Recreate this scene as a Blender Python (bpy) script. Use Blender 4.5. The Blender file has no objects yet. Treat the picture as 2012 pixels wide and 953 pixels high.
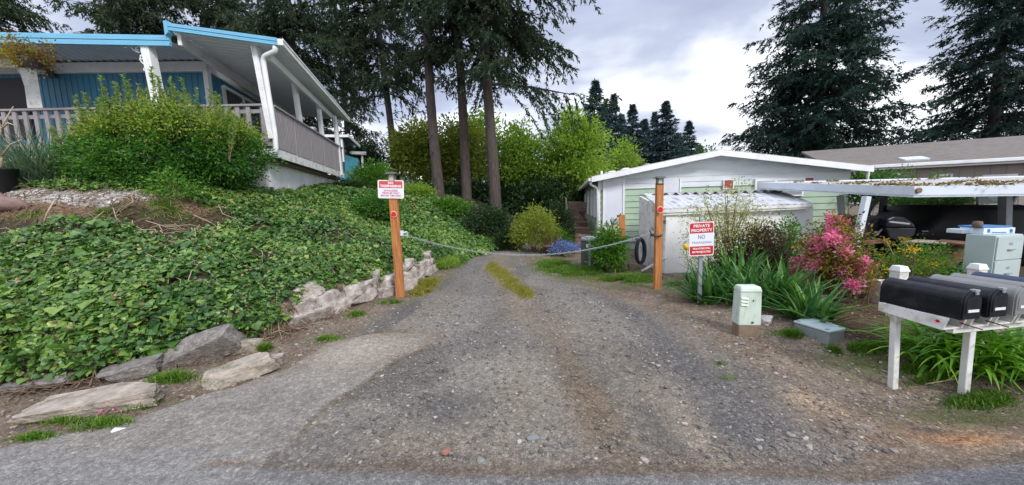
import bpy, math, random
import numpy as np
from mathutils import Vector, Matrix
random.seed(7)
SC = bpy.context.scene
COL = SC.collection

# ------------------------------------------------------------------ camera
F_PX, PW, PH, HOR, EYE = 660.0, 2012.0, 953.0, 402.0, 1.6
PITCH = math.atan((PH / 2 - HOR) / F_PX)
ROLL = math.radians(1.5)
FW = np.array([0, math.cos(PITCH), -math.sin(PITCH)])
_up = np.array([0, math.sin(PITCH), math.cos(PITCH)])
_rt = np.array([1.0, 0, 0])
CR = math.cos(ROLL) * _rt - math.sin(ROLL) * _up
CU = math.sin(ROLL) * _rt + math.cos(ROLL) * _up
cam_d = bpy.data.cameras.new('camera')
cam_d.sensor_width = 36.0
cam_d.lens = F_PX / PW * 36.0
cam_d.clip_start, cam_d.clip_end = 0.05, 2000
cam = bpy.data.objects.new('camera', cam_d)
COL.objects.link(cam)
M = Matrix.Identity(4)
for i in range(3):
    M[i][0], M[i][1], M[i][2] = CR[i], CU[i], -FW[i]
M[2][3] = EYE
cam.matrix_world = M
SC.camera = cam

# ------------------------------------------------------------------ sky, sun, exposure
SUN_EL, SUN_AZ = math.radians(38), math.radians(146)
world = bpy.data.worlds.new('World')
SC.world = world
world.use_nodes = True
nt = world.node_tree
nt.nodes.clear()
def wn(t, **k):
    n = nt.nodes.new(t)
    for a, b in k.items(): setattr(n, a, b)
    return n
wl = nt.links.new
sky = wn('ShaderNodeTexSky', sky_type='NISHITA', sun_disc=False)
sky.sun_elevation, sky.sun_rotation = SUN_EL, SUN_AZ
tc = wn('ShaderNodeTexCoord')
sep = wn('ShaderNodeSeparateXYZ'); wl(tc.outputs['Generated'], sep.inputs[0])
zc = wn('ShaderNodeMath', operation='MAXIMUM'); wl(sep.outputs['Z'], zc.inputs[0]); zc.inputs[1].default_value = 0.0
za = wn('ShaderNodeMath', operation='ADD'); wl(zc.outputs[0], za.inputs[0]); za.inputs[1].default_value = 0.22
dx = wn('ShaderNodeMath', operation='DIVIDE'); wl(sep.outputs['X'], dx.inputs[0]); wl(za.outputs[0], dx.inputs[1])
dy = wn('ShaderNodeMath', operation='DIVIDE'); wl(sep.outputs['Y'], dy.inputs[0]); wl(za.outputs[0], dy.inputs[1])
cmb = wn('ShaderNodeCombineXYZ'); wl(dx.outputs[0], cmb.inputs[0]); wl(dy.outputs[0], cmb.inputs[1])
mp = wn('ShaderNodeMapping'); wl(cmb.outputs[0], mp.inputs[0])
mp.inputs['Location'].default_value = (0.35, 0.2, 3.0); mp.inputs['Scale'].default_value = (0.75, 1.15, 1)
n1 = wn('ShaderNodeTexNoise'); wl(mp.outputs[0], n1.inputs['Vector'])
n1.inputs['Scale'].default_value = 1.15; n1.inputs['Detail'].default_value = 5; n1.inputs['Roughness'].default_value = 0.5
n1.inputs['Distortion'].default_value = 0.25
el_ = wn('ShaderNodeMapRange'); wl(sep.outputs['Z'], el_.inputs[0])           # thicker blue-grey layer higher up, breaks lower down
el_.inputs[1].default_value = 0.12; el_.inputs[2].default_value = 0.5; el_.inputs[3].default_value = 0.055; el_.inputs[4].default_value = -0.10
ad_ = wn('ShaderNodeMath', operation='ADD'); wl(n1.outputs['Fac'], ad_.inputs[0]); wl(el_.outputs[0], ad_.inputs[1])
rp = wn('ShaderNodeValToRGB'); wl(ad_.outputs[0], rp.inputs[0])
e = rp.color_ramp.elements
e[0].position, e[0].color = 0.38, (2.9, 3.2, 4.25, 1)
e[1].position, e[1].color = 0.62, (8.6, 8.8, 9.2, 1)
for p, c in ((0.45, (3.6, 3.95, 5.0, 1)), (0.50, (5.2, 5.45, 6.2, 1)), (0.55, (6.9, 7.1, 7.7, 1))):
    q = e.new(p); q.color = c
zg_ = wn('ShaderNodeMapRange'); wl(sep.outputs['Z'], zg_.inputs[0])          # an overcast sky is brightest overhead
zg_.inputs[1].default_value = 0.42; zg_.inputs[2].default_value = 1.0; zg_.inputs[3].default_value = 1.0; zg_.inputs[4].default_value = 2.3
cz_ = wn('ShaderNodeMix', data_type='RGBA', blend_type='MULTIPLY'); cz_.inputs['Factor'].default_value = 1
wl(rp.outputs[0], cz_.inputs['A']); wl(zg_.outputs[0], cz_.inputs['B'])
mx = wn('ShaderNodeMix', data_type='RGBA'); mx.inputs['Factor'].default_value = 0.9
wl(sky.outputs[0], mx.inputs['A']); wl(cz_.outputs['Result'], mx.inputs['B'])
bg = wn('ShaderNodeBackground'); wl(mx.outputs['Result'], bg.inputs[0]); bg.inputs[1].default_value = 0.1
wo = wn('ShaderNodeOutputWorld'); wl(bg.outputs[0], wo.inputs[0])

sd = bpy.data.lights.new('sun', 'SUN')
sd.energy, sd.angle, sd.color = 1.5, math.radians(16), (1.0, 0.965, 0.91)
sun = bpy.data.objects.new('sun', sd); COL.objects.link(sun)
_d = Vector((math.sin(SUN_AZ) * math.cos(SUN_EL), math.cos(SUN_AZ) * math.cos(SUN_EL), math.sin(SUN_EL)))
sun.rotation_euler = _d.to_track_quat('Z', 'Y').to_euler()
sun.location = (0, 0, 40)
SC.view_settings.view_transform = 'Standard'
SC.view_settings.look = 'None'
SC.view_settings.exposure = 0.82
SC.view_settings.gamma = 1.0
SC.view_settings.use_curve_mapping = False
SC.render.engine = 'CYCLES'
SC.cycles.max_bounces = 6
SC.cycles.transparent_max_bounces = 6

# ------------------------------------------------------------------ pixel -> world (to stand things where they were measured)
def ray(px, py): return FW + CR * (px - PW / 2) / F_PX - CU * (py - PH / 2) / F_PX
def at(px, py, Y):
    d = ray(px, py); return np.array([0, 0, EYE]) + d * (Y / d[1])
def gnd(px, py, z=0.0):
    d = ray(px, py); return np.array([0, 0, EYE]) + d * ((z - EYE) / d[2])
def onpl(px, py, P, N):
    d = ray(px, py); o = np.array([0, 0, EYE]); P = np.array(P, float); N = np.array(N, float)
    return o + d * (((P - o) @ N) / (d @ N))

# ------------------------------------------------------------------ noise and terrain
def _hash(ix, iy, s):
    h = (ix.astype(np.int64) * 374761393 + iy.astype(np.int64) * 668265263 + s * 982451653) & 0xFFFFFFFF
    h = ((h ^ (h >> 13)) * 1274126177) & 0xFFFFFFFF
    return ((h ^ (h >> 16)) & 0xFFFF) / 65535.0
def vnoise(x, y, s=0):
    x = np.asarray(x, float); y = np.asarray(y, float)
    ix, iy = np.floor(x), np.floor(y); fx, fy = x - ix, y - iy
    fx, fy = fx * fx * (3 - 2 * fx), fy * fy * (3 - 2 * fy)
    a, b = _hash(ix, iy, s), _hash(ix + 1, iy, s)
    c, d = _hash(ix, iy + 1, s), _hash(ix + 1, iy + 1, s)
    return (a + (b - a) * fx) * (1 - fy) + (c + (d - c) * fx) * fy
def fbm(x, y, s=0, o=3):
    r = 0; a = 0.5; t = 0
    for k in range(o):
        r = r + a * vnoise(np.asarray(x) * 2 ** k, np.asarray(y) * 2 ** k, s + k); t += a; a *= 0.5
    return r / t
def sstep(a, b, x):
    t = np.clip((np.asarray(x, float) - a) / (b - a), 0, 1); return t * t * (3 - 2 * t)
def sdpoly(x, y, P):           # signed distance, positive inside
    x = np.asarray(x, float); y = np.asarray(y, float)
    d = np.full(x.shape, 1e9); ins = np.zeros(x.shape, bool)
    n = len(P)
    for i in range(n):
        ax, ay = P[i][0], P[i][1]; bx, by = P[(i + 1) % n][0], P[(i + 1) % n][1]
        ex, ey = bx - ax, by - ay
        t = np.clip(((x - ax) * ex + (y - ay) * ey) / (ex * ex + ey * ey + 1e-12), 0, 1)
        d = np.minimum(d, np.hypot(x - ax - t * ex, y - ay - t * ey))
        c = ((ay > y) != (by > y)) & (x < (bx - ax) * (y - ay) / (by - ay + 1e-12) + ax)
        ins ^= c
    return np.where(ins, d, -d)
def gp(*pts): return [tuple(gnd(*p)[:2]) for p in pts]
BANK = [(-60, 1.6), (-7.0, 2.35), (-4.78, 2.95), (-4.07, 3.14), (-3.31, 3.73), (-3.03, 4.44), (-2.71, 5.40), (-2.05, 6.60), (-2.02, 8.13),
        (-1.62, 9.12), (-1.15, 10.41), (-0.2, 12.5), (0.9, 15.5), (1.6, 22), (2.5, 60), (-60, 60)]
_pd = [-5, 0, 0.10, 0.30, 0.7, 1.2, 1.9, 2.6, 3.3, 4.4, 6, 10, 30, 80]
_pz = [0, 0, 0.30, 0.54, 0.77, 1.00, 1.30, 1.58, 1.95, 2.2, 2.3, 2.5, 3.2, 3.6]
_qz = [0, 0, 0.05, 0.16, 0.40, 0.68, 1.10, 1.45, 1.85, 2.2, 2.3, 2.5, 3.2, 3.6]
def Zg(x, y):
    x = np.asarray(x, float); y = np.asarray(y, float)
    d = sdpoly(x, y, BANK)
    k = sstep(8.0, 9.5, y)
    z = np.interp(d, _pd, _pz) * (1 - k) + np.interp(d, _pd, _qz) * k
    iv = sstep(0.15, 0.6, d) * (1 - sstep(3.2, 4.2, d)) + 0.35 * sstep(3.2, 4.2, d)
    z = z + iv * ((fbm(x * 1.3, y * 1.3, 3) - 0.5) * 0.36 + (fbm(x * 4, y * 4, 9) - 0.5) * 0.13)
    out = sstep(0.0, -0.4, d)
    z = z + out * (fbm(x * 1.1, y * 1.1, 21) - 0.5) * 0.05
    # wheel tracks and crown of the drive, verge on the right a little proud
    z = z - 0.21 * np.exp(-((x - 3.5) ** 2 + (y - 2.9) ** 2) / 0.8)
    z = z + 0.09 * np.exp(-((x - 4.1) ** 2 + (y - 4.2) ** 2) / 1.1)
    z = z + 0.05 * np.exp(-((x - 3.35) ** 2 + (y - 2.1) ** 2) / 0.08)
    return z
def Zp(x, y): return float(Zg(np.array([x]), np.array([y]))[0])
def gz(px, py, it=6):           # pixel on the real terrain (march along the ray)
    d = ray(px, py); o = np.array([0, 0, EYE])
    t = np.linspace(0.5, 60, 6000); P = o + d * t[:, None]
    below = P[:, 2] < Zg(P[:, 0], P[:, 1])
    i = int(np.argmax(below)) if below.any() else 5999
    return P[i]

# ------------------------------------------------------------------ materials
MATS = {}
def newmat(name):
    m = bpy.data.materials.new(name); m.use_nodes = True
    n = m.node_tree; n.nodes.clear()
    return m, n
def mat(name, col, rough=0.6, var=0.15, scale=6.0, bump=0.0, bscale=None, metal=0.0, spec=0.4, stain=None, stain_amt=0.0, stain_scale=2.5, stretch=None, detail=6):
    """painted / wooden / stone surface: base colour, broken tone, stains of their own shape, bump"""
    m, n = newmat(name); N, L = n.nodes, n.links.new
    t = N.new('ShaderNodeTexCoord'); mp = N.new('ShaderNodeMapping'); L(t.outputs['Object'], mp.inputs[0])
    if stretch: mp.inputs['Scale'].default_value = stretch
    nz = N.new('ShaderNodeTexNoise'); L(mp.outputs[0], nz.inputs['Vector']); nz.inputs['Scale'].default_value = scale; nz.inputs['Detail'].default_value = detail
    r = N.new('ShaderNodeMapRange'); L(nz.outputs['Fac'], r.inputs[0]); r.inputs[1].default_value = 0.25; r.inputs[2].default_value = 0.75
    r.inputs[3].default_value = 1 - var; r.inputs[4].default_value = 1 + var
    mul = N.new('ShaderNodeMix'); mul.data_type = 'RGBA'; mul.blend_type = 'MULTIPLY'; mul.inputs['Factor'].default_value = 1
    mul.inputs['A'].default_value = (*col, 1); L(r.outputs[0], mul.inputs['B'])
    out = mul.outputs['Result']
    if stain:
        ns = N.new('ShaderNodeTexNoise'); L(mp.outputs[0], ns.inputs['Vector']); ns.inputs['Scale'].default_value = stain_scale; ns.inputs['Detail'].default_value = 8; ns.inputs['Roughness'].default_value = 0.65
        rs = N.new('ShaderNodeMapRange'); L(ns.outputs['Fac'], rs.inputs[0]); rs.inputs[1].default_value = 0.5; rs.inputs[2].default_value = 0.72; rs.inputs[3].default_value = 0; rs.inputs[4].default_value = stain_amt
        mi = N.new('ShaderNodeMix'); mi.data_type = 'RGBA'; L(rs.outputs[0], mi.inputs['Factor']); L(out, mi.inputs['A']); mi.inputs['B'].default_value = (*stain, 1)
        out = mi.outputs['Result']
    b = N.new('ShaderNodeBsdfPrincipled'); L(out, b.inputs['Base Color']); b.inputs['Roughness'].default_value = rough; b.inputs['Metallic'].default_value = metal
    b.inputs['Specular IOR Level'].default_value = spec
    if bump:
        nb = N.new('ShaderNodeTexNoise'); L(mp.outputs[0], nb.inputs['Vector']); nb.inputs['Scale'].default_value = bscale or scale * 4; nb.inputs['Detail'].default_value = 6
        bp = N.new('ShaderNodeBump'); L(nb.outputs['Fac'], bp.inputs['Height']); bp.inputs['Strength'].default_value = bump; bp.inputs['Distance'].default_value = 0.02
        L(bp.outputs[0], b.inputs['Normal'])
    o = N.new('ShaderNodeOutputMaterial'); L(b.outputs[0], o.inputs[0])
    MATS[name] = m
    return m
def leafmat(name, c0, c1, c2, trans=0.3, rough=0.5, spec=0.35, tscale=1.25):
    m, n = newmat(name); N, L = n.nodes, n.links.new
    a = N.new('ShaderNodeAttribute'); a.attribute_name = 'tint'
    r = N.new('ShaderNodeValToRGB'); L(a.outputs['Fac'], r.inputs[0]); e = r.color_ramp.elements
    e[0].position, e[0].color = 0.0, (*c0, 1); e[1].position, e[1].color = 1.0, (*c2, 1); q = e.new(0.5); q.color = (*c1, 1)
    b = N.new('ShaderNodeBsdfPrincipled'); L(r.outputs[0], b.inputs['Base Color']); b.inputs['Roughness'].default_value = rough; b.inputs['Specular IOR Level'].default_value = spec
    out = b.outputs[0]
    if trans:
        g = N.new('ShaderNodeMix'); g.data_type = 'RGBA'; g.blend_type = 'MULTIPLY'; g.inputs['Factor'].default_value = 1
        L(r.outputs[0], g.inputs['A']); g.inputs['B'].default_value = (tscale * 1.1, tscale * 1.15, tscale * 0.6, 1)
        tr = N.new('ShaderNodeBsdfTranslucent'); L(g.outputs['Result'], tr.inputs[0])
        mx = N.new('ShaderNodeMixShader'); mx.inputs[0].default_value = trans; L(out, mx.inputs[1]); L(tr.outputs[0], mx.inputs[2]); out = mx.outputs[0]
    o = N.new('ShaderNodeOutputMaterial'); L(out, o.inputs[0])
    MATS[name] = m
    return m
def plain(name, col, rough=0.5, metal=0.0, spec=0.5): return mat(name, col, rough, 0.06, 8, 0, None, metal, spec)
def glassmat(name, col):
    m, n = newmat(name); N, L = n.nodes, n.links.new
    t = N.new('ShaderNodeTexCoord'); nz = N.new('ShaderNodeTexNoise'); L(t.outputs['Object'], nz.inputs['Vector']); nz.inputs['Scale'].default_value = 1.3
    b = N.new('ShaderNodeBsdfPrincipled'); b.inputs['Base Color'].default_value = (*col, 1); b.inputs['Roughness'].default_value = 0.06; b.inputs['Specular IOR Level'].default_value = 0.9
    bp = N.new('ShaderNodeBump'); L(nz.outputs['Fac'], bp.inputs['Height']); bp.inputs['Strength'].default_value = 0.03; L(bp.outputs[0], b.inputs['Normal'])
    o = N.new('ShaderNodeOutputMaterial'); L(b.outputs[0], o.inputs[0]); MATS[name] = m; return m

white_paint = mat('white_paint', (0.79, 0.80, 0.81), 0.5, 0.07, 3, 0.05, stain=(0.42, 0.40, 0.35), stain_amt=0.35, stain_scale=2.2)
white_wood = mat('white_wood', (0.72, 0.72, 0.70), 0.65, 0.12, 5, 0.2, stain=(0.30, 0.26, 0.19), stain_amt=0.75, stain_scale=6)
white_rust = mat('white_rust', (0.66, 0.72, 0.79), 0.6, 0.05, 4, 0.05, stain=(0.36, 0.28, 0.20), stain_amt=0.35, stain_scale=2)
skirt_white = mat('skirt_white', (0.74, 0.74, 0.75), 0.7, 0.06, 3, 0.1, stain=(0.28, 0.27, 0.25), stain_amt=0.45, stain_scale=1.2, stretch=(2, 2, 0.7))
blue_paint = mat('blue_paint', (0.055, 0.21, 0.33), 0.5, 0.08, 3)
fascia_blue = mat('fascia_blue', (0.17, 0.46, 0.66), 0.45, 0.07, 3, stain=(0.3, 0.42, 0.5), stain_amt=0.3)
pale_blue = mat('pale_blue', (0.10, 0.42, 0.56), 0.5, 0.08, 3)
grey_wood = mat('grey_wood', (0.30, 0.275, 0.285), 0.75, 0.13, 6, 0.25, stretch=(6, 6, 0.8), stain=(0.16, 0.14, 0.13), stain_amt=0.4)
ceiling_metal = mat('ceiling_metal', (0.66, 0.70, 0.75), 0.5, 0.05, 2)
sage = mat('sage_siding', (0.41, 0.54, 0.40), 0.6, 0.07, 2.5, 0.06, stain=(0.22, 0.27, 0.21), stain_amt=0.5, stain_scale=1.6)
door_white = mat('door_white', (0.72, 0.74, 0.82), 0.5, 0.05, 3, 0.04, stain=(0.4, 0.4, 0.4), stain_amt=0.3)
gable_white = mat('gable_white', (0.69, 0.73, 0.75), 0.6, 0.05, 3, 0.05, stain=(0.36, 0.37, 0.36), stain_amt=0.5, stain_scale=1.8, stretch=(0.6, 1, 3))
roof_white = mat('roof_white', (0.48, 0.46, 0.44), 0.6, 0.15, 3, 0.1, stain=(0.18, 0.12, 0.07), stain_amt=0.8, stain_scale=4)
shed_white = mat('shed_white', (0.84, 0.84, 0.85), 0.7, 0.05, 2, 0.06, stain=(0.45, 0.43, 0.38), stain_amt=0.35, stain_scale=2)
tin = mat('tin_roof', (0.55, 0.57, 0.60), 0.45, 0.15, 3, 0.08, spec=0.5, stain=(0.16, 0.08, 0.05), stain_amt=0.95, stain_scale=2.6, stretch=(3.5, 1.0, 1))
corr = mat('corrugated_fibre', (0.36, 0.36, 0.35), 0.8, 0.2, 5, 0.2, stain=(0.10, 0.09, 0.07), stain_amt=0.7)
beige = mat('beige_wall', (0.30, 0.265, 0.24), 0.8, 0.06, 1.5, 0.08)
shingle = mat('shingle_roof', (0.18, 0.158, 0.142), 0.9, 0.22, 7, 0.4, 25, stain=(0.12, 0.10, 0.085), stain_amt=0.6, stain_scale=1.5, stretch=(1, 1, 3))
orange_wood = mat('orange_wood', (0.47, 0.185, 0.06), 0.75, 0.42, 5, 0.45, 18, stretch=(9, 9, 0.6), stain=(0.20, 0.085, 0.04), stain_amt=0.8, stain_scale=3.2)
old_wood = mat('old_wood', (0.15, 0.105, 0.08), 0.85, 0.3, 5, 0.4, stretch=(1, 6, 6), stain=(0.07, 0.05, 0.04), stain_amt=0.6)
drift = mat('driftwood', (0.42, 0.35, 0.29), 0.8, 0.2, 6, 0.4, stretch=(1, 5, 5), stain=(0.22, 0.16, 0.12), stain_amt=0.6)
drift_red = mat('driftwood_red', (0.22, 0.14, 0.12), 0.7, 0.25, 6, 0.4, stretch=(1, 5, 5))
bark_dark = mat('dark_fir_bark', (0.040, 0.034, 0.032), 0.95, 0.4, 3, 1.0, 9, stretch=(5, 5, 0.9))
bark = mat('fir_bark', (0.088, 0.070, 0.062), 0.95, 0.5, 3, 1.0, 9, stretch=(9, 9, 0.8), stain=(0.028, 0.023, 0.02), stain_amt=0.95, stain_scale=2.6)
bark2 = mat('grey_bark', (0.13, 0.105, 0.085), 0.9, 0.35, 5, 0.6, stretch=(4, 4, 1))
twig = mat('twig', (0.19, 0.13, 0.085), 0.85, 0.3, 8)
pale_twig = mat('pale_twig', (0.48, 0.38, 0.27), 0.8, 0.2, 8)
black_metal = mat('black_metal', (0.007, 0.008, 0.012), 0.36, 0.25, 7, 0.08, 14, spec=0.3, stain=(0.05, 0.048, 0.045), stain_amt=0.5, stain_scale=9)
black_cover = mat('black_cover', (0.010, 0.011, 0.014), 0.5, 0.2, 3, 0.35, 4, spec=0.3)
grey_metal = mat('grey_metal', (0.20, 0.20, 0.20), 0.5, 0.1, 5, 0.03, spec=0.5)
navy_metal = mat('navy_metal', (0.03, 0.045, 0.09), 0.5, 0.1, 5)
galv = mat('galvanised', (0.32, 0.35, 0.38), 0.45, 0.12, 9, 0.03, metal=0.35)
dark_bronze = mat('dark_bronze', (0.10, 0.095, 0.09), 0.5, 0.1, 6, metal=0.3)
lamp_glass = plain('lamp_glass', (0.50, 0.46, 0.36), 0.25)
red_sign = mat('red_sign', (0.50, 0.022, 0.03), 0.4, 0.08, 20, stain=(0.35, 0.03, 0.03), stain_amt=0.3)
red_faded = mat('red_faded', (0.58, 0.075, 0.085), 0.45, 0.08, 20)
white_sign = mat('white_sign', (0.72, 0.76, 0.84), 0.4, 0.04, 10)
letter_white = plain('letter_white', (0.82, 0.80, 0.78))
letter_dark = plain('letter_dark', (0.16, 0.08, 0.12))
letter_pink = plain('letter_pink', (0.55, 0.20, 0.25))
reflector_red = plain('reflector_red', (0.60, 0.008, 0.01), 0.2)
reflector_rim = plain('reflector_rim', (0.75, 0.42, 0.30), 0.4)
util_green = mat('utility_green', (0.56, 0.66, 0.57), 0.5, 0.09, 5, stain=(0.27, 0.21, 0.13), stain_amt=0.55, stain_scale=7, stretch=(2, 2, 0.7))
concrete = mat('concrete', (0.34, 0.31, 0.28), 0.9, 0.2, 12, 0.4, 50)
rusty_base = mat('rusty_base', (0.22, 0.16, 0.11), 0.9, 0.25, 9, 0.4, 40, stain=(0.28, 0.13, 0.06), stain_amt=0.6)
lid_grey = mat('lid_grey', (0.37, 0.46, 0.47), 0.6, 0.06, 4, 0.06)
vault_grey = mat('vault_grey', (0.20, 0.22, 0.21), 0.8, 0.15, 9, 0.2)
cab_grey = mat('cabinet_grey', (0.42, 0.50, 0.49), 0.55, 0.06, 3)
stone_pale = mat('wall_stone', (0.45, 0.40, 0.36), 0.95, 0.45, 9, 1.0, 34, stain=(0.10, 0.08, 0.06), stain_amt=0.85, stain_scale=6)
stone_grey = mat('slab_stone', (0.20, 0.18, 0.165), 0.95, 0.45, 14, 1.0, 60, stain=(0.40, 0.37, 0.33), stain_amt=0.7, stain_scale=22)
stone_tan = mat('boulder_stone', (0.36, 0.31, 0.255), 0.95, 0.45, 9, 1.0, 34, stain=(0.12, 0.10, 0.075), stain_amt=0.85, stain_scale=7)
pebble_m = leafmat('pebbles', (0.09, 0.088, 0.09), (0.24, 0.215, 0.19), (0.50, 0.46, 0.40), 0, 0.9)
black_pot = plain('black_pot', (0.02, 0.02, 0.022), 0.5)
brown_pot = mat('brown_pot', (0.16, 0.08, 0.05), 0.8, 0.2, 6)
hose_black = plain('hose_black', (0.018, 0.024, 0.034), 0.4)
glass_dark = glassmat('window_glass', (0.05, 0.07, 0.08))
glass_pale = glassmat('window_pale', (0.30, 0.34, 0.36))
shutter_red = mat('shutter_red', (0.33, 0.075, 0.045), 0.6, 0.12, 6)
paper = plain('paper', (0.72, 0.71, 0.70), 0.8)
box_blue = plain('box_blue', (0.05, 0.18, 0.42), 0.5)
box_white = plain('box_white', (0.66, 0.74, 0.82), 0.5)
rust_cloth = mat('rust_cloth', (0.17, 0.09, 0.06), 0.9, 0.3, 4, 0.5)
teal_roof = mat('teal_roof', (0.05, 0.16, 0.17), 0.6, 0.1, 3)
deck_wood = mat('deck_wood', (0.19, 0.125, 0.10), 0.85, 0.3, 4, 0.3, stretch=(1, 8, 8), stain=(0.10, 0.08, 0.07), stain_amt=0.5)
tan_boards = mat('tan_boards', (0.26, 0.185, 0.125), 0.85, 0.2, 3, 0.3)
louver_dark = plain('louver_dark', (0.035, 0.05, 0.045), 0.7)

# foliage
needle = leafmat('fir_needles', (0.030, 0.050, 0.034), (0.066, 0.095, 0.056), (0.145, 0.155, 0.09), 0.22, 0.7, 0.15)
needle_blue = leafmat('fir_needles_bluish', (0.020, 0.044, 0.038), (0.040, 0.074, 0.060), (0.088, 0.125, 0.085), 0.15, 0.7, 0.15)
needle_hazed = leafmat('fir_needles_hazed', (0.055, 0.095, 0.11), (0.08, 0.13, 0.145), (0.115, 0.17, 0.17), 0.1, 0.7, 0.15)  # distance haze put into the needle colour: paler and bluer
ivy_m = leafmat('ivy_leaf', (0.020, 0.070, 0.014), (0.10, 0.215, 0.036), (0.27, 0.37, 0.075), 0.18, 0.36, 0.5)
ivy_dead = leafmat('dead_leaf', (0.09, 0.055, 0.03), (0.20, 0.13, 0.07), (0.42, 0.30, 0.15), 0.1, 0.7)
lime = leafmat('lime_leaf', (0.11, 0.20, 0.03), (0.24, 0.37, 0.055), (0.42, 0.54, 0.12), 0.5, 0.5)
olive = leafmat('olive_leaf', (0.11, 0.15, 0.025), (0.24, 0.29, 0.045), (0.40, 0.44, 0.09), 0.45, 0.5)
midgreen = leafmat('mid_leaf', (0.030, 0.10, 0.014), (0.085, 0.22, 0.024), (0.18, 0.34, 0.035), 0.3, 0.45)
darkleaf = leafmat('dark_leaf', (0.010, 0.026, 0.011), (0.025, 0.060, 0.020), (0.06, 0.115, 0.03), 0.2, 0.45)
shrubleaf = leafmat('shrub_leaf', (0.018, 0.075, 0.014), (0.055, 0.175, 0.022), (0.14, 0.29, 0.035), 0.28, 0.45)
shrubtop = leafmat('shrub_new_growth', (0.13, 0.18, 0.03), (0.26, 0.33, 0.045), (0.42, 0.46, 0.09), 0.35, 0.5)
tipleaf = leafmat('shrub_spike_leaf', (0.10, 0.19, 0.05), (0.22, 0.34, 0.08), (0.38, 0.48, 0.16), 0.3, 0.5)
blade_m = leafmat('blade_leaf', (0.026, 0.10, 0.030), (0.075, 0.21, 0.05), (0.20, 0.36, 0.07), 0.22, 0.4, 0.45)
lily_m = leafmat('lily_leaf', (0.06, 0.18, 0.016), (0.15, 0.36, 0.026), (0.30, 0.50, 0.06), 0.3, 0.4, 0.45)
grass_m = leafmat('grass_blade', (0.045, 0.12, 0.012), (0.11, 0.23, 0.02), (0.28, 0.34, 0.05), 0.3, 0.6)
moss_m = leafmat('dry_moss', (0.16, 0.16, 0.025), (0.29, 0.27, 0.04), (0.42, 0.36, 0.09), 0.3, 0.7)
pampas_m = leafmat('pampas_blade', (0.05, 0.12, 0.07), (0.13, 0.22, 0.14), (0.30, 0.38, 0.24), 0.25, 0.6)
pink_m = leafmat('pink_petal', (0.76, 0.10, 0.38), (0.88, 0.22, 0.52), (0.92, 0.46, 0.68), 0.3, 0.6)
rust_m = leafmat('rust_leaf', (0.10, 0.045, 0.02), (0.20, 0.10, 0.04), (0.26, 0.19, 0.05), 0.25, 0.6)
gold_m = leafmat('gold_leaf', (0.16, 0.14, 0.02), (0.32, 0.25, 0.03), (0.52, 0.38, 0.04), 0.3, 0.6)
brown_m = leafmat('brown_leaf', (0.035, 0.022, 0.016), (0.08, 0.048, 0.032), (0.14, 0.09, 0.05), 0.2, 0.7)
bloom_m = leafmat('white_bloom', (0.28, 0.32, 0.12), (0.45, 0.47, 0.25), (0.72, 0.70, 0.56), 0.3, 0.6)
yellow_m = leafmat('yellow_petal', (0.70, 0.38, 0.01), (0.80, 0.50, 0.015), (0.85, 0.62, 0.03), 0.3, 0.5)
blue_m = leafmat('blue_petal', (0.10, 0.13, 0.45), (0.17, 0.21, 0.58), (0.30, 0.34, 0.70), 0.3, 0.6)
# ------------------------------------------------------------------ mesh helpers
MWI = {}                      # object -> inverse of its world matrix (for parts written in world coordinates)
def link(o, parent=None):
    COL.objects.link(o)
    if parent is not None: o.parent = parent
    return o
def tag(o, label=None, cat=None, group=None, kind=None):
    if label: o['label'] = label
    if cat: o['category'] = cat
    if group: o['group'] = group
    if kind: o['kind'] = kind
    return o
def thing(name, label, cat, loc=(0, 0, 0), rotz=0.0, group=None):
    o = bpy.data.objects.new(name, None); o.empty_display_size = 0.1; COL.objects.link(o)
    o.location = [float(v) for v in loc]; o.rotation_euler = (0, 0, rotz)
    MWI[o.name] = (Matrix.Translation(Vector(o.location)) @ Matrix.Rotation(rotz, 4, 'Z')).inverted()
    return tag(o, label, cat, group)
def root_of(o):
    while o.parent: o = o.parent
    return o
def copy_tree(o, parent=None):
    c = o.copy(); COL.objects.link(c); c.parent = parent
    for ch in list(o.children): copy_tree(ch, c)
    return c
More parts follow.
